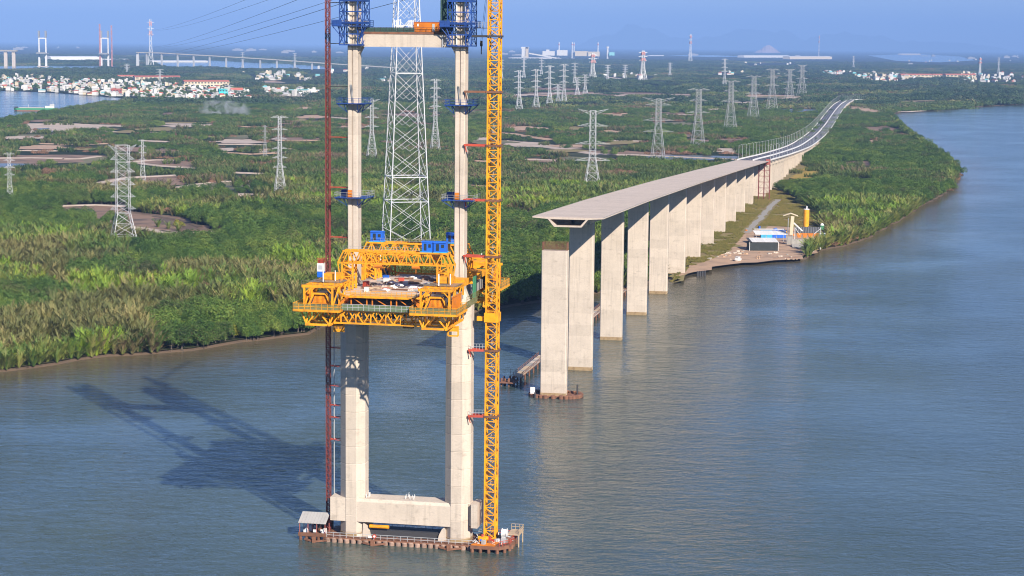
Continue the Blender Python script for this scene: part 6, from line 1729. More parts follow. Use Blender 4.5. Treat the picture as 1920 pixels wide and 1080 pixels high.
mb = MB(); pbox(mb, 1142, 1152, 98, 104); mb.build('teal_hall', 'roof_blue', t)
t = thing('cement_works', 'pale twin-block cement works left of the power station', 'works', (0, 0, 0))
D_ = 15500.0
def cbox(mb, x0, x1, y0, y1):
    a, c = ATY(x0, y1, D_), ATY(x1, y0, D_); mb.bx(a.x, c.x, D_ - 25, D_ + 25, a.z, c.z)
mb = MB(); cbox(mb, 978, 984, 91, 109); mb.build('block', 'house', t); mb = MB(); cbox(mb, 985, 991, 88.5, 108); mb.build('block', 'house_cream', t); mb = MB(); cbox(mb, 977, 992, 88, 91); mb.build('head_house', 'house', t)
mb = MB(); a, c = ATY(992, 100, D_), ATY(1060, 112, D_); mb.bar(a, c, 8, 10); mb.build('conveyor', 'house', t)
# pale buildings along the horizon
for k in range(24):
    x = rnd.choice((rnd.uniform(440, 640), rnd.uniform(1180, 1500), rnd.uniform(1600, 1920), rnd.uniform(20, 160), rnd.uniform(900, 1000))); D2 = rnd.uniform(21000, 30000); b = ATY(x, 90, D2); w_, h_ = rnd.uniform(40, 160), rnd.uniform(10, 36)
    mb = MB(); mb.bx(-w_ / 2, w_ / 2, -30, 30, 0, h_ * .7); mb.bx(-w_ / 4, w_ / 5, -20, 20, h_ * .7, h_)
    tag(mb.build('horizon_block', 'conc_grey', None, (b.x, D2, 1)), 'tiny pale building on the hazy skyline', 'building', 'pale buildings on the skyline')
# quarried hillside
qd = 39000.0; qc = ATY(1440, 88, qd); mb = MB(); n_ = 10
vs = [(qc.x + (i / (n_ - 1) - .5) * 520, qd, max(0, 175 * (1 - abs(i / (n_ - 1) - .5) * 2.1) + rnd.uniform(-15, 15))) for i in range(n_)] + [(qc.x + (i / (n_ - 1) - .5) * 560, qd - 160, 0) for i in range(n_)] + [(qc.x + (i / (n_ - 1) - .5) * 560, qd + 160, 0) for i in range(n_)]
mb.add(vs, [(n_ + i, n_ + i + 1, i + 1, i) for i in range(n_ - 1)] + [(i, i + 1, 2 * n_ + i + 1, 2 * n_ + i) for i in range(n_ - 1)]); structure(mb.build('hills', 'quarry'))
# ---- smoke of a burning field
sm = G(428, 222, 1)
mb = MB(); mb.bx(-46, 46, -16, 16, 0, 26)
m_ = bpy.data.materials.new('field_smoke'); m_.use_nodes = True; nt = m_.node_tree; nt.nodes.clear(); N, L = nt.nodes, nt.links
out = N.new('ShaderNodeOutputMaterial'); vp_ = N.new('ShaderNodeVolumePrincipled'); tc_ = N.new('ShaderNodeTexCoord')
mp = N.new('ShaderNodeMapping'); mp.inputs['Location'].default_value = (0, 0, -.42); mp.inputs['Scale'].default_value = (1 / 44, 1 / 15, 1 / 24)
L.new(tc_.outputs['Object'], mp.inputs[0]); mp.inputs['Location'].default_value = (0, 0, -.45)
ln = N.new('ShaderNodeVectorMath'); ln.operation = 'LENGTH'; L.new(mp.outputs[0], ln.inputs[0])
nz = N.new('ShaderNodeTexNoise'); nz.inputs['Scale'].default_value = .055; nz.inputs['Detail'].default_value = 3; nz.inputs['Distortion'].default_value = 1.0; L.new(tc_.outputs['Object'], nz.inputs['Vector'])
s1 = N.new('ShaderNodeMapRange'); s1.inputs[1].default_value = 1.0; s1.inputs[2].default_value = .3; s1.inputs[3].default_value = 0; s1.inputs[4].default_value = 1; L.new(ln.outputs['Value'], s1.inputs[0])
s2 = N.new('ShaderNodeMapRange'); s2.inputs[1].default_value = .45; s2.inputs[2].default_value = .7; s2.inputs[3].default_value = 0; s2.inputs[4].default_value = .22; L.new(nz.outputs[0], s2.inputs[0])
mu = N.new('ShaderNodeMath'); mu.operation = 'MULTIPLY'; L.new(s1.outputs[0], mu.inputs[0]); L.new(s2.outputs[0], mu.inputs[1]); L.new(mu.outputs[0], vp_.inputs['Density']); vp_.inputs['Color'].default_value = (.92, .96, 1, 1)
L.new(vp_.outputs[0], out.inputs['Volume'])
o = mb.build('smoke', m_, None, (sm.x - 8, sm.y + 20, 2)); stuff(o, 'blue-white smoke drifting from a burning field on the left plain', 'smoke')
# ================================================================== VEGETATION
def foliage(name, ramp, dry=None, dry_lo=0.55, dry_hi=0.7, nscale=0.02, rough=0.6, clump=0.25):
    m = bpy.data.materials.new(name); m.use_nodes = True
    nt = m.node_tree; N, L = nt.nodes, nt.links
    b = N['Principled BSDF']; b.inputs['Roughness'].default_value = rough; b.inputs['Specular IOR Level'].default_value = 0.25
    oi = N.new('ShaderNodeObjectInfo'); g = N.new('ShaderNodeNewGeometry')
    def noise(sc, dt, vec):
        n = N.new('ShaderNodeTexNoise'); n.inputs['Scale'].default_value = sc; n.inputs['Detail'].default_value = dt; L.new(vec, n.inputs['Vector']); return n.outputs[0]
    def math_(op, a, c):
        x = N.new('ShaderNodeMath'); x.operation = op
        for i, v in enumerate((a, c)):
            if isinstance(v, (int, float)): x.inputs[i].default_value = v
            else: L.new(v, x.inputs[i])
        return x.outputs[0]
    # tone: which plant, which leaf, which stand of plants
    t = math_('ADD', math_('MULTIPLY', oi.outputs['Random'], 0.36), math_('MULTIPLY', g.outputs['Random Per Island'], 0.34))
    t = math_('ADD', t, math_('MULTIPLY', math_('SUBTRACT', noise(0.3, 2, g.outputs['Position']), 0.5), clump))
    t = math_('ADD', t, math_('MULTIPLY', math_('SUBTRACT', noise(0.012, 4, oi.outputs['Location']), 0.32), 0.95))
    cr = N.new('ShaderNodeValToRGB'); e = cr.color_ramp.elements
    e[0].position = ramp[0][0]; e[0].color = (*ramp[0][1], 1); e[1].position = ramp[-1][0]; e[1].color = (*ramp[-1][1], 1)
    for p, c in ramp[1:-1]: k = e.new(p); k.color = (*c, 1)
    L.new(t, cr.inputs[0]); out = cr.outputs[0]
    if dry:
        mr = N.new('ShaderNodeMapRange'); mr.inputs[1].default_value = dry_lo; mr.inputs[2].default_value = dry_hi
        L.new(math_('ADD', noise(nscale, 3, oi.outputs['Location']), math_('MULTIPLY', math_('SUBTRACT', g.outputs['Random Per Island'], 0.5), 0.25)), mr.inputs[0])
        mx = N.new('ShaderNodeMix'); mx.data_type = 'RGBA'; mx.inputs[7].default_value = (*dry, 1)
        L.new(mr.outputs[0], mx.inputs[0]); L.new(out, mx.inputs[6]); out = mx.outputs[2]
    L.new(out, b.inputs['Base Color'])
    return m
M['nypa'] = foliage('nypa_frond', [(0.05, (0.020, 0.054, 0.012)), (0.35, (0.070, 0.125, 0.021)), (0.62, (0.160, 0.198, 0.039)), (0.95, (0.358, 0.314, 0.088))], (0.19, 0.135, 0.075), 0.56, 0.72, 0.03)
M['mangrove'] = foliage('mangrove_leaf', [(0.05, (0.015, 0.041, 0.008)), (0.38, (0.046, 0.100, 0.014)), (0.65, (0.096, 0.160, 0.024)), (0.95, (0.192, 0.230, 0.038))], (0.085, 0.075, 0.035), 0.6, 0.75, 0.02, clump=0.5)
M['lime'] = foliage('yellow_green_leaf', [(0.1, (0.10, 0.13, 0.015)), (0.9, (0.26, 0.24, 0.02))])
M['bush'] = foliage('dry_brush_leaf', [(0.1, (0.077, 0.051, 0.026)), (0.5, (0.179, 0.109, 0.059)), (0.9, (0.320, 0.166, 0.100))])
M['grass'] = foliage('riverbank_grass', [(0.1, (0.090, 0.098, 0.021)), (0.5, (0.195, 0.180, 0.041)), (0.9, (0.300, 0.210, 0.069))], rough=0.8)
M['nypa_mid'] = foliage('nypa_stand', [(0.05, (0.018, 0.046, 0.012)), (0.4, (0.058, 0.102, 0.021)), (0.7, (0.122, 0.154, 0.035)), (0.95, (0.243, 0.218, 0.071))], (0.17, 0.11, 0.07), 0.56, 0.70, 0.012)
M['wood'] = foliage('far_wood_leaf', [(0.05, (0.011, 0.030, 0.013)), (0.4, (0.030, 0.063, 0.021)), (0.7, (0.055, 0.094, 0.028)), (0.95, (0.115, 0.127, 0.048))], (0.10, 0.075, 0.05), 0.6, 0.75, 0.004)
M['bark'] = mat('mangrove_bark', (0.11, 0.085, 0.065), 0.9, nscale=1.5, namt=0.5)

def palm_mesh(seed, n_fr, Lmin, Lmax, stations, name, spread=1.0):
    rnd = random.Random(seed); v = []; f = []
    for k in range(n_fr):
        az = 2 * math.pi * (k + rnd.uniform(-.35, .35)) / n_fr
        el = R(rnd.uniform(64, 88)) if k % 4 else R(rnd.uniform(42, 64)); Lf = rnd.uniform(Lmin, Lmax)
        d = Vector((math.cos(az), math.sin(az), 0)); p = d * rnd.uniform(.1, .5) * spread
        side = Vector((-d.y, d.x, 0)); pts = [p.copy()]; dirs = []
        droop = rnd.uniform(.3, .85)
        for s in range(stations):
            e = el - droop * (s / stations) ** 1.6 * 1.5
            dd = d * math.cos(e) + Vector((0, 0, math.sin(e))); dirs.append(dd); p = p + dd * (Lf / stations); pts.append(p.copy())
        # one connected blade: the spine with a leaflet on either side of every station
        b0 = len(v); v += [tuple(q) for q in pts]
        for s in range(stations):
            t = (s + .5) / stations; ll = (.82 * math.sin(math.pi * min(1, .2 + t * .8)) + .12) * Lf / 6.5
            nrm = side.cross(dirs[s]).normalized()
            if nrm.z < 0: nrm = -nrm
            for sg in (-1, 1):
                tip = pts[s + 1] + side * (sg * ll * rnd.uniform(.7, 1)) + dirs[s] * ll * rnd.uniform(.7, 1.3) + nrm * ll * rnd.uniform(-.1, .45)
                n0 = len(v); v.append(tuple(tip)); f.append((b0 + s, b0 + s + 1, n0))
    me = bpy.data.meshes.new(name); me.from_pydata(v, [], f); me.update(); return me

def crown_points(rnd, lobes, n, size):
    v = []; f = []
    wts = [r[0] * r[1] for _, r in lobes]; tot = sum(wts)
    for (c, r), w in zip(lobes, wts):
        for k in range(int(n * w / tot)):
            z = rnd.uniform(-.45, 1); a = rnd.uniform(0, 2 * math.pi); q = math.sqrt(max(0, 1 - z * z)); rr = rnd.uniform(.72, 1.08)
            nrm = Vector((q * math.cos(a), q * math.sin(a), z))
            p = Vector(c) + Vector((nrm.x * r[0], nrm.y * r[0], nrm.z * r[1])) * rr
            nn = (nrm + Vector((rnd.uniform(-.7, .7), rnd.uniform(-.7, .7), rnd.uniform(-.3, .8)))).normalized()
            x = nn.orthogonal().normalized(); y = nn.cross(x); ang = rnd.uniform(0, 6.28)
            x, y = x * math.cos(ang) + y * math.sin(ang), y * math.cos(ang) - x * math.sin(ang)
            s = size * rnd.uniform(.6, 1.3); b0 = len(v)
            v += [tuple(p - x * s), tuple(p - y * s * .55 + nn * s * .12), tuple(p + x * s), tuple(p + y * s * .55 + nn * s * .12)]
            f.append((b0, b0 + 1, b0 + 2, b0 + 3))
    return v, f
def tree_meshes(seed, rad, hgt, n, size, name):
    rnd = random.Random(seed); lobes = [((0, 0, hgt * .62), (rad * .62, hgt * .36))]
    for k in range(7):
        a = k * .9 + rnd.uniform(-.3, .3); rr = rad * rnd.uniform(.35, .7)
        lobes.append(((math.cos(a) * rr, math.sin(a) * rr, hgt * rnd.uniform(.36, .68)), (rad * rnd.uniform(.32, .5), hgt * rnd.uniform(.18, .3))))
    v, f = crown_points(rnd, lobes, n, size)
    cm = bpy.data.meshes.new(name + '_crown'); cm.from_pydata(v, [], f); cm.update()
    mb = MB(); mb.tube((0, 0, -.6), (.1, .1, hgt * .5), .26, 7, .14)
    for (c, r) in lobes[1:6]:
        mb.tube((.1, .1, hgt * rnd.uniform(.18, .38)), (c[0] * .9, c[1] * .9, c[2]), .13, 5, .05)
    for k in range(5):
        a = k * 1.26; mb.tube((0, 0, .9), (math.cos(a) * .9, math.sin(a) * .9, -.5), .07, 4)
    tm = mb.mesh(name + '_trunk'); return cm, tm
def joined(name, a, am, b, bm):
    me = bpy.data.meshes.new(name)
    va = [tuple(p.co) for p in a.vertices]; fa = [tuple(p.vertices) for p in a.polygons]; n = len(va)
    vb = [tuple(p.co) for p in b.vertices]; fb = [tuple(i + n for i in p.vertices) for p in b.polygons]
    me.from_pydata(va + vb, [], fa + fb); me.update(); me.materials.append(M[am]); me.materials.append(M[bm])
    me.polygons.foreach_set('material_index', [0] * len(fa) + [1] * len(fb)); return me

PALMS = [palm_mesh(k, 13 + k % 4, 5.2, 8.6, 7, 'nypa_palm') for k in range(5)]
for p in PALMS: p.materials.append(M['nypa'])
def recolour(pool, mt):
    out = []
    for p in pool: q = p.copy(); q.materials.clear(); q.materials.append(M[mt]); out.append(q)
    return out
M['nypa_dry'] = foliage('half_dry_nypa_frond', [(0.05, (0.041, 0.058, 0.016)), (0.4, (0.109, 0.118, 0.033)), (0.7, (0.211, 0.186, 0.065)), (0.95, (0.371, 0.282, 0.118))])
M['nypa_fresh'] = foliage('fresh_nypa_frond', [(0.05, (0.051, 0.109, 0.012)), (0.4, (0.128, 0.218, 0.021)), (0.7, (0.218, 0.294, 0.026)), (0.95, (0.358, 0.384, 0.047))])
DRYP, FRESHP = recolour(PALMS, 'nypa_dry'), recolour(PALMS, 'nypa_fresh')
TREES = [tree_meshes(20 + k, 3.2 + .35 * k, 6.8 + .6 * k, 1500, .32, 'mangrove') for k in range(4)]
for c_, t_ in TREES: c_.materials.append(M['mangrove']); t_.materials.append(M['bark'])
LIMES = [tree_meshes(40 + k, 2.4, 4.2, 500, .36, 'lime') for k in range(2)]
for c_, t_ in LIMES: c_.materials.append(M['lime']); t_.materials.append(M['bark'])
BUSH = [tree_meshes(50 + k, 2.6, 3.4, 420, .34, 'brush') for k in range(2)]
for c_, t_ in BUSH: c_.materials.append(M['bush']); t_.materials.append(M['bark'])

PROTO = bpy.data.collections.new('plant_kinds')          # models for the instanced masses, not part of the scene itself
def proto(me, name):
    o = bpy.data.objects.new(name, me); PROTO.objects.link(o); return o
kinds = []
def add_kind(key, me): kinds.append((key, proto(me, 'kind_%03d_%s' % (len(kinds), key))))
for p in PALMS: add_kind('palm', p)
for p in DRYP: add_kind('dry_palm', p)
for p in FRESHP: add_kind('fresh_palm', p)
for c_, t_ in TREES: add_kind('tree', joined('tree', c_, 'mangrove', t_, 'bark'))
for c_, t_ in LIMES: add_kind('lime', joined('lime', c_, 'lime', t_, 'bark'))
for c_, t_ in BUSH: add_kind('bush', joined('bush', c_, 'bush', t_, 'bark'))
def patch_palms(seed, W_, n, fr, stn):
    rnd = random.Random(seed); v = []; f = []
    bases = [palm_mesh(seed * 7 + j, fr, 4.2, 6.6, stn, 'tmp') for j in range(3)]
    data = [([tuple(p.co) for p in b.vertices], [tuple(p.vertices) for p in b.polygons]) for b in bases]
    for b in bases: bpy.data.meshes.remove(b)
    for k in range(n):
        vs, fs = rnd.choice(data); a = rnd.uniform(0, 6.28); s = rnd.uniform(.75, 1.15); x, y = rnd.uniform(-W_ / 2, W_ / 2), rnd.uniform(-W_ / 2, W_ / 2); n0 = len(v)
        co, si = math.cos(a) * s, math.sin(a) * s
        v += [(x + p[0] * co - p[1] * si, y + p[0] * si + p[1] * co, p[2] * s) for p in vs]; f += [tuple(i + n0 for i in q) for q in fs]
    me = bpy.data.meshes.new('palm_patch'); me.from_pydata(v, [], f); me.update(); me.materials.append(M['nypa_mid']); return me
def patch_trees(seed, W_, nl, nq, size, h, mt='mangrove'):
    rnd = random.Random(seed); lobes = []
    for k in range(nl):
        r = rnd.uniform(.14, .24) * W_; hh = h * rnd.uniform(.55, 1.05)
        lobes.append(((rnd.uniform(-W_ / 2, W_ / 2), rnd.uniform(-W_ / 2, W_ / 2), hh * .5), (r, hh * .5)))
    v, f = crown_points(rnd, lobes, nq, size)
    me = bpy.data.meshes.new('tree_patch'); me.from_pydata(v, [], f); me.update(); me.materials.append(M[mt]); return me
for k in range(3): add_kind('palm_patch', patch_palms(k + 1, 14, 14, 9, 5))
for k in range(3): add_kind('tree_patch', patch_trees(k + 1, 15, 9, 1500, .48, 7.0))
for k in range(2): add_kind('bush_patch', patch_trees(k + 9, 14, 7, 500, .5, 3.6, 'bush'))
for k in range(3): add_kind('wood', patch_trees(k + 30, 60, 16, 1500, 1.7, 9.0, 'wood'))
for k in range(2): add_kind('wood_palm', patch_trees(k + 40, 60, 22, 1500, 1.5, 6.0, 'nypa_mid'))
IDX = {}
for i, (k, o) in enumerate(kinds): IDX.setdefault(k, []).append(i)

rng = np.random.default_rng(7)
LANDP = LAND
def tan_ok(x, y, margin):
    return (np.abs(x) < y * (960 / FOCAL_PX) * margin + 30)
def grid(y0, y1, sp, margin):
    ys = np.arange(y0, y1, sp * .87); X = []; Y = []
    for i, yy in enumerate(ys):
        h = yy * (960 / FOCAL_PX) * margin + 40
        xs = np.arange(-h, h, sp) + (sp / 2 if i % 2 else 0); X.append(xs); Y.append(np.full(len(xs), yy))
    X = np.concatenate(X); Y = np.concatenate(Y)
    return X + rng.uniform(-.42, .42, len(X)) * sp, Y + rng.uniform(-.42, .42, len(Y)) * sp
def free(x, y, h, pad=0.0):
    """on land, not in a clearing, not hiding a clearing that lies behind, not on a dike, road, pier or pylon"""
    ok = in_poly(x, y, LANDP); luck = rng.random(len(x))
    for frac in np.linspace(0, .95, 9):
        k = CAM_H / (CAM_H - h * frac); xs, ys = x * k, y * k
        for poly, hh in CLEAR:
            px = [p[0] for p in poly]; py = [p[1] for p in poly]
            box = (xs > min(px)) & (xs < max(px)) & (ys > min(py)) & (ys < max(py)) & ok
            if box.any():
                idx = np.nonzero(box)[0]; ins = in_poly(xs[idx], ys[idx], poly) & (luck[idx] > ((.16 if frac > .3 else .03) if hh == 7.0 else 0)); ok[idx[ins]] = False
        for ln, w in PATHS:
            lx = [p[0] for p in ln]; ly = [p[1] for p in ln]
            box = (xs > min(lx) - w) & (xs < max(lx) + w) & (ys > min(ly) - w) & (ys < max(ly) + w) & ok
            if box.any():
                idx = np.nonzero(box)[0]; ins = near_line(xs[idx], ys[idx], ln, w * .5 + 1.0); ok[idx[ins]] = False
    for cx, cy_, r in CLEARED_RINGS:
        ok &= (x - cx) ** 2 + (y - cy_) ** 2 > (r + pad) ** 2
    s = (x - TW.x) * TA.x + (y - TW.y) * TA.y; u = (x - TW.x) * TT.x + (y - TW.y) * TT.y
    ok &= ~((s > 150) & (s < 1140) & (u > -7 - pad) & (u < 14 + pad))
    vx = [(p.x, p.y) for p in VIA]
    idx = np.nonzero(ok & (x > 150) & (y > 1400))[0]
    ins = near_line(x[idx], y[idx], vx[::3], 9.5 + pad * .7); ok[idx[ins]] = False
    return ok
TREE_SPOTS = [(335, 645, 22), (370, 640, 20), (410, 632, 18), (395, 612, 22), (330, 600, 30), (500, 622, 12), (545, 615, 18), (560, 440, 40), (480, 430, 34), (600, 425, 30), (70, 420, 40), (20, 415, 30), (130, 430, 26), (380, 470, 30), (300, 480, 22), (440, 480, 26), (60, 560, 18), (210, 520, 22), (260, 525, 20),
              (30, 590, 22), (1620, 360, 60), (1700, 360, 40), (1560, 352, 40), (1480, 345, 30), (1400, 440, 0), (1650, 290, 60), (1560, 300, 40), (950, 470, 24), (985, 520, 22), (940, 540, 30), (700, 600, 20), (1100, 420, 40), (985, 430, 26)]
PALM_SPOTS = [(100, 650, 60), (200, 640, 50), (470, 625, 24), (600, 540, 60), (450, 560, 50), (150, 480, 70), (1600, 400, 50), (1680, 390, 30), (1560, 440, 40), (1520, 330, 30), (1090, 350, 70), (40, 470, 40), (1520, 478, 30), (1545, 468, 30)]
DRY_SPOTS = [(90, 640, 46), (230, 600, 30), (200, 440, 40), (20, 480, 40), (560, 560, 20), (430, 380, 34), (130, 360, 50), (1480, 400, 16)]
FRESH_SPOTS = [(190, 668, 10), (250, 662, 12), (430, 640, 10), (590, 560, 16), (470, 590, 16), (1600, 420, 26), (1560, 452, 20), (960, 470, 20), (20, 440, 16)]
def tree_score(x, y):
    sc = fbm(x, y, 75, 3, 3) + 0.16 * (fbm(x, y, 14, 8, 2) - .5)
    for px, py, r in TREE_SPOTS:
        if r: p = G(px, py, 1); sc = sc + .6 * np.exp(-((x - p.x) ** 2 + ((y - p.y) * .6) ** 2) / (r * r))
    for px, py, r in PALM_SPOTS:
        p = G(px, py, 1); sc = sc - .5 * np.exp(-((x - p.x) ** 2 + ((y - p.y) * .6) ** 2) / (r * r))
    return sc
def scatter_object(name, x, y, z, idx, scl, label, cat):
    me = bpy.data.meshes.new(name)
    P = np.stack([x, y, z], 1); me.from_pydata(P.tolist(), [], [])
    a = me.attributes.new('idx', 'INT', 'POINT'); a.data.foreach_set('value', idx.astype(np.int32))
    a = me.attributes.new('rot', 'FLOAT_VECTOR', 'POINT'); r = np.zeros((len(x), 3), np.float32); r[:, 2] = rng.uniform(0, 6.283, len(x)); r[:, :2] = rng.uniform(-.06, .06, (len(x), 2)); a.data.foreach_set('vector', r.ravel())
    a = me.attributes.new('scl', 'FLOAT_VECTOR', 'POINT'); a.data.foreach_set('vector', scl.astype(np.float32).ravel())
    o = bpy.data.objects.new(name, me); COL.objects.link(o)
    ng = bpy.data.node_groups.new(name, 'GeometryNodeTree')
    ng.interface.new_socket('Geometry', in_out='INPUT', socket_type='NodeSocketGeometry'); ng.interface.new_socket('Geometry', in_out='OUTPUT', socket_type='NodeSocketGeometry')
    N, L = ng.nodes, ng.links
    gi = N.new('NodeGroupInput'); go = N.new('NodeGroupOutput'); ip = N.new('GeometryNodeInstanceOnPoints'); ci = N.new('GeometryNodeCollectionInfo')
    ci.inputs['Collection'].default_value = PROTO; ci.inputs['Separate Children'].default_value = True; ci.inputs['Reset Children'].default_value = True
    def named(nm, ty):
        n = N.new('GeometryNodeInputNamedAttribute'); n.data_type = ty; n.inputs['Name'].default_value = nm; return n.outputs['Attribute']
    mp = N.new('GeometryNodeMeshToPoints')
    L.new(gi.outputs[0], mp.inputs[0]); L.new(mp.outputs[0], ip.inputs['Points']); L.new(ci.outputs[0], ip.inputs['Instance'])
    ip.inputs['Pick Instance'].default_value = True
    L.new(named('idx', 'INT'), ip.inputs['Instance Index']); L.new(named('rot', 'FLOAT_VECTOR'), ip.inputs['Rotation']); L.new(named('scl', 'FLOAT_VECTOR'), ip.inputs['Scale'])
    L.new(ip.outputs[0], go.inputs[0])
    md = o.modifiers.new('scatter', 'NODES'); md.node_group = ng
    stuff(o, label, cat); return o
def pick(key, n): return rng.choice(IDX[key], n)
def scl3(n, lo, hi, zlo=.85, zhi=1.15):
    s = rng.uniform(lo, hi, n); return np.stack([s, s, s * rng.uniform(zlo, zhi, n)], 1)

def make_vegetation():
    # near belt, plant by plant
    x, y = grid(560, 1650, 3.3, 1.12)
    ok = free(x, y, 6.0); x, y = x[ok], y[ok]
    sc = tree_score(x, y); br = fbm(x, y, 40, 21, 3); r = rng.random(len(x))
    ty = np.where(sc > .535, 1, 0)
    def spots(lst):
        a = np.zeros(len(x))
        for px, py, q in lst: p = G(px, py, 1); a = np.maximum(a, np.exp(-((x - p.x) ** 2 + ((y - p.y) * .6) ** 2) / (q * q)))
        return a
    dr = fbm(x, y, 55, 91, 3) + .22 * spots(DRY_SPOTS); fr = fbm(x, y, 45, 95, 3) + .3 * spots(FRESH_SPOTS)
    ty[(ty == 0) & (dr + .18 * (r - .5) > .60)] = 4; ty[(ty == 0) & (fr + .18 * (rng.random(len(x)) - .5) > .62)] = 5
    ty[(br > .63) & (r < .65)] = 3
    ty[(r > .9965)] = 2
    keep = np.ones(len(x), bool); keep[(ty == 1) & (rng.random(len(x)) < .55)] = False
    keep &= ~((ty != 1) & (fbm(x, y, 16, 31, 2) > .66))
    x, y, ty = x[keep], y[keep], ty[keep]
    # a fringe of plants leaning over the water along the bank
    fx, fy = [], []
    for (ax, ay), (bx_, by_) in zip(shore[:-1], shore[1:]):
        L_ = math.hypot(bx_ - ax, by_ - ay)
        if ay > 4200: break
        if min(ay, by_) < 560: continue
        for k in range(int(L_ / 2.6) + 1):
            t_ = rng.random(); off = rng.uniform(-2.5, 1.6); fx.append(ax + (bx_ - ax) * t_ + off * (by_ - ay) / (L_ + 1e-6)); fy.append(ay + (by_ - ay) * t_ - off * (bx_ - ax) / (L_ + 1e-6))
    fx, fy = np.array(fx), np.array(fy); s_ = (fx - TW.x) * TA.x + (fy - TW.y) * TA.y; u_ = (fx - TW.x) * TT.x + (fy - TW.y) * TT.y
    yd = GP([(1240, 540), (1515, 492), (1512, 470), (1240, 500)], 1); ok = ~((s_ > 150) & (s_ < 1140) & (np.abs(u_) < 14)) & ~in_poly(fx, fy, yd) & (np.abs(fx) < fy * .3 + 40)
    fx, fy = fx[ok], fy[ok]; ft = np.where(tree_score(fx, fy) > .55, 1, 0); kp = (ft == 0) | (rng.random(len(fx)) < .5); fx, fy, ft = fx[kp], fy[kp], ft[kp]
    x, y, ty = np.concatenate([x, fx]), np.concatenate([y, fy]), np.concatenate([ty, ft])
    lx, ly = [], []
    for px, py in ((10, 655), (22, 648), (8, 690), (20, 684), (150, 662), (190, 660), (250, 655), (430, 632), (470, 628), (165, 470), (205, 486), (600, 505), (588, 520), (460, 410), (330, 425), (1000, 440)):
        for k in range(3): p = G(px, py, 1); lx.append(p.x + rng.uniform(-4, 4)); ly.append(p.y + rng.uniform(-3, 6))
    x, y, ty = np.concatenate([x, lx]), np.concatenate([y, ly]), np.concatenate([ty, np.full(len(lx), 2)])
    z = np.full(len(x), .6)
    s = scl3(len(x), .8, 1.3)
    s[ty == 1] *= rng.uniform(.75, 1.25, ((ty == 1).sum(), 1))
    big = fbm(x, y, 60, 77, 2); pl = (ty == 0) | (ty > 3); s[pl] *= (0.75 + .5 * big[pl])[:, None]
    idx = np.zeros(len(x), int)
    for k, key in ((0, 'palm'), (1, 'tree'), (2, 'lime'), (3, 'bush'), (4, 'dry_palm'), (5, 'fresh_palm')): mk = ty == k; idx[mk] = pick(key, mk.sum())
    # the plants that show largest become things of their own
    inside = np.abs(x) < y * (960 / FOCAL_PX) * .995
    dist = np.hypot(x, y); used = np.zeros(len(x), bool)
    rx, ry = x, y
    for k, cap in ((0, 150), (1, 300), (2, 60), (3, 120), (4, 90), (5, 60)):
        c = np.nonzero((ty == k) & inside & (dist < 1250))[0]; c = c[np.argsort(dist[c])][:cap]; used[c] = True
        for i in c:
            loc = (float(x[i]), float(y[i]), .6); rz = float(rng.uniform(0, 6.28))
            if k in (0, 4, 5):
                pool, kn, lab = {0: (PALMS, 'palm', 'green nypa palm with upright fronds near the water edge'), 4: (DRYP, 'dry_palm', 'half-dry olive-brown nypa palm near the water edge'), 5: (FRESHP, 'fresh_palm', 'fresh bright green nypa palm near the water edge')}[k]
                o = put('nypa_palm', pool[idx[i] - IDX[kn][0]], None, None, loc, rz); o.scale = tuple(float(q) for q in s[i])
                tag(o, lab, 'palm', ('green', 'half-dry', 'bright green')[(0, 4, 5).index(k)] + ' nypa palms nearest the river')
            else:
                pool, lab, grp, cat, nm = {1: (TREES, 'round dense green mangrove tree near the water edge', 'mangrove trees nearest the river', 'tree', 'mangrove_tree'), 2: (LIMES, 'small bright yellow-green tree among the nypa palms', 'yellow-green trees in the marsh', 'tree', 'young_tree'),
                                           3: (BUSH, 'brown half-dry bush among the nypa palms', 'dry bushes in the marsh', 'bush', 'dry_bush')}[k]
                cm, tm = pool[idx[i] - IDX[{1: 'tree', 2: 'lime', 3: 'bush'}[k]][0]]
                o = thing(nm, lab, cat, loc, rz, grp); o.scale = tuple(float(q) for q in s[i])
                put('crown', cm, None, o); put('trunk', tm, None, o)
    m_ = ~used
    scatter_object('marsh_vegetation', x[m_], y[m_], z[m_], idx[m_], s[m_], 'dense nypa palms and mangroves covering the near marsh', 'vegetation')
    # middle belt: stands of plants
    x, y = grid(1650, 3700, 9.5, 1.1)
    ok = free(x, y, 6.5, 2.0); x, y = x[ok], y[ok]
    sc = tree_score(x, y); br = fbm(x, y, 80, 22, 3)
    key = np.where(sc > .50, 1, 0); key[(br > .585) & (rng.random(len(x)) < .75)] = 2
    keep = ~((fbm(x, y, 60, 33, 2) > .74))
    x, y, key = x[keep], y[keep], key[keep]; idx = np.zeros(len(x), int)
    for k, nm in ((0, 'palm_patch'), (1, 'tree_patch'), (2, 'bush_patch')): mk = key == k; idx[mk] = pick(nm, mk.sum())
    scatter_object('marsh_vegetation', x, y, np.full(len(x), .8), idx, scl3(len(x), .8, 1.2), 'marsh woods and palm stands on the middle plain', 'vegetation')
    # far belt: woods that read as one mass
    x, y = grid(3700, 15000, 42, 1.1)
    ok = free(x, y, 8.0, 6.0); x, y = x[ok], y[ok]
    keep = fbm(x, y, 420, 44, 3) < .68
    x, y = x[keep], y[keep]; key = np.where(fbm(x, y, 300, 45, 3) > .46, 1, 0); idx = np.zeros(len(x), int)
    for k, nm in ((0, 'wood_palm'), (1, 'wood')): mk = key == k; idx[mk] = pick(nm, mk.sum())
    tx, ty_ = [], []
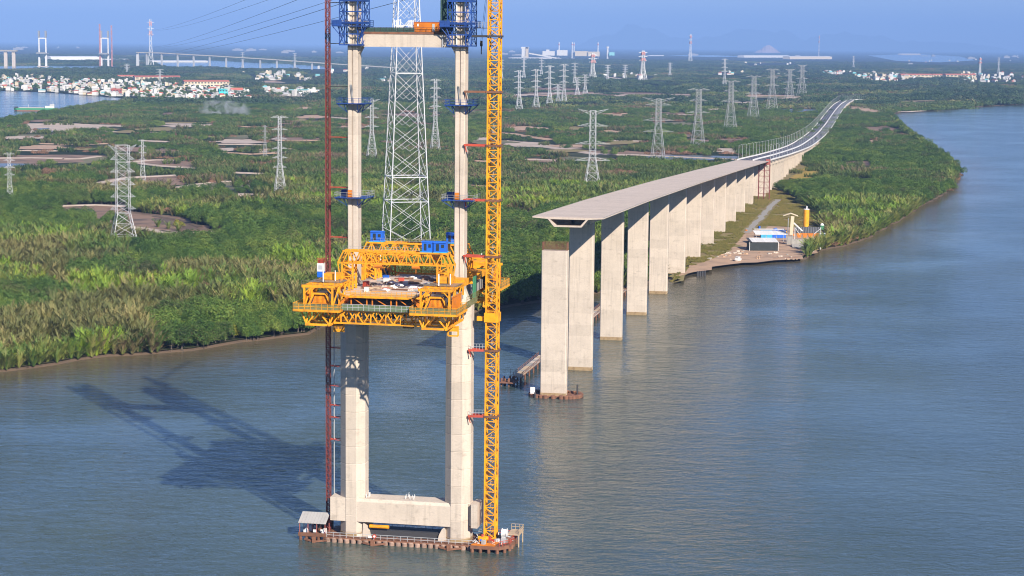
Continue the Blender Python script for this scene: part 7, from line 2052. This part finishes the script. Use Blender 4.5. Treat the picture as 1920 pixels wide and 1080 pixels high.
    for poly, n_ in ((LT, 420), (LT2, 60), (LT3, 70), (RT1, 60), (RT3, 70)):
        q = 0
        while q < n_:
            px = rng.uniform(min(p[0] for p in poly), max(p[0] for p in poly)); py = rng.uniform(min(p[1] for p in poly), max(p[1] for p in poly))
            if in_poly(np.array([px]), np.array([py]), poly)[0]: p = G(px, py, 1); tx.append(p.x); ty_.append(p.y); q += 1
    scatter_object('town_trees', np.array(tx), np.array(ty_), np.full(len(tx), .8), pick('tree', len(tx)), scl3(len(tx), .7, 1.5), 'green trees standing between the houses of the far towns', 'trees')
    scatter_object('far_woods', x, y, np.full(len(x), .5), idx, scl3(len(x), .8, 1.25, .8, 1.6), 'far woods spread over the plain towards the horizon', 'woods')
tuft = None
# grass model must be in the kinds before the scatter runs
def tuft_mesh():
    v = []; f = []; rnd = random.Random(2)
    for k in range(30):
        a = rnd.uniform(0, 6.28); d = Vector((math.cos(a), math.sin(a), 0)); n_ = Vector((-d.y, d.x, 0)); p = d * rnd.uniform(0, .7); h = rnd.uniform(.35, 1.0); b0 = len(v)
        v += [tuple(p - n_ * .1), tuple(p + n_ * .1), tuple(p + d * rnd.uniform(.1, .5) + Vector((0, 0, h)))]; f.append((b0, b0 + 1, b0 + 2))
    me = bpy.data.meshes.new('grass_tuft'); me.from_pydata(v, [], f); me.update(); me.materials.append(M['grass']); return me
add_kind('grass', tuft_mesh()); IDX['grass'] = [len(kinds) - 1]
make_vegetation()
def grass_on(names, sp, zz, y1=2600):
    x, y = grid(930, y1, sp, 1.05)
    ok = np.zeros(len(x), bool)
    for poly in names: ok |= in_poly(x, y, poly)
    ok &= ~in_poly(x, y, GRASS_NO[0]); ok &= ~near_line(x, y, GRASS_NO[1], 4.0)
    ok &= fbm(x, y, 9, 61, 2) > .36
    x, y = x[ok], y[ok]
    scatter_object('bank_grass', x, y, np.full(len(x), zz), np.full(len(x), IDX['grass'][0]), scl3(len(x), .6, 1.3), 'dry grass growing on the bank under the approach bridge', 'grass')
GRASS_NO = (GP([(1268, 519), (1300, 510), (1335, 500), (1365, 496), (1392, 493), (1420, 492), (1452, 488), (1506, 485), (1530, 470), (1548, 452), (1548, 434), (1470, 425), (1440, 424), (1400, 432), (1385, 452), (1360, 475), (1330, 488), (1290, 503)], 1.5), GP([(1398, 436), (1412, 424), (1424, 412), (1436, 398), (1448, 384), (1458, 374)], 1.5))
grass_on([GP([(1255, 531), (1290, 513), (1335, 500), (1345, 487), (1420, 470), (1545, 440), (1530, 400), (1470, 360), (1440, 350), (1400, 372), (1350, 410), (1300, 470)], 1.5)], 1.35, 1.48, 1700)
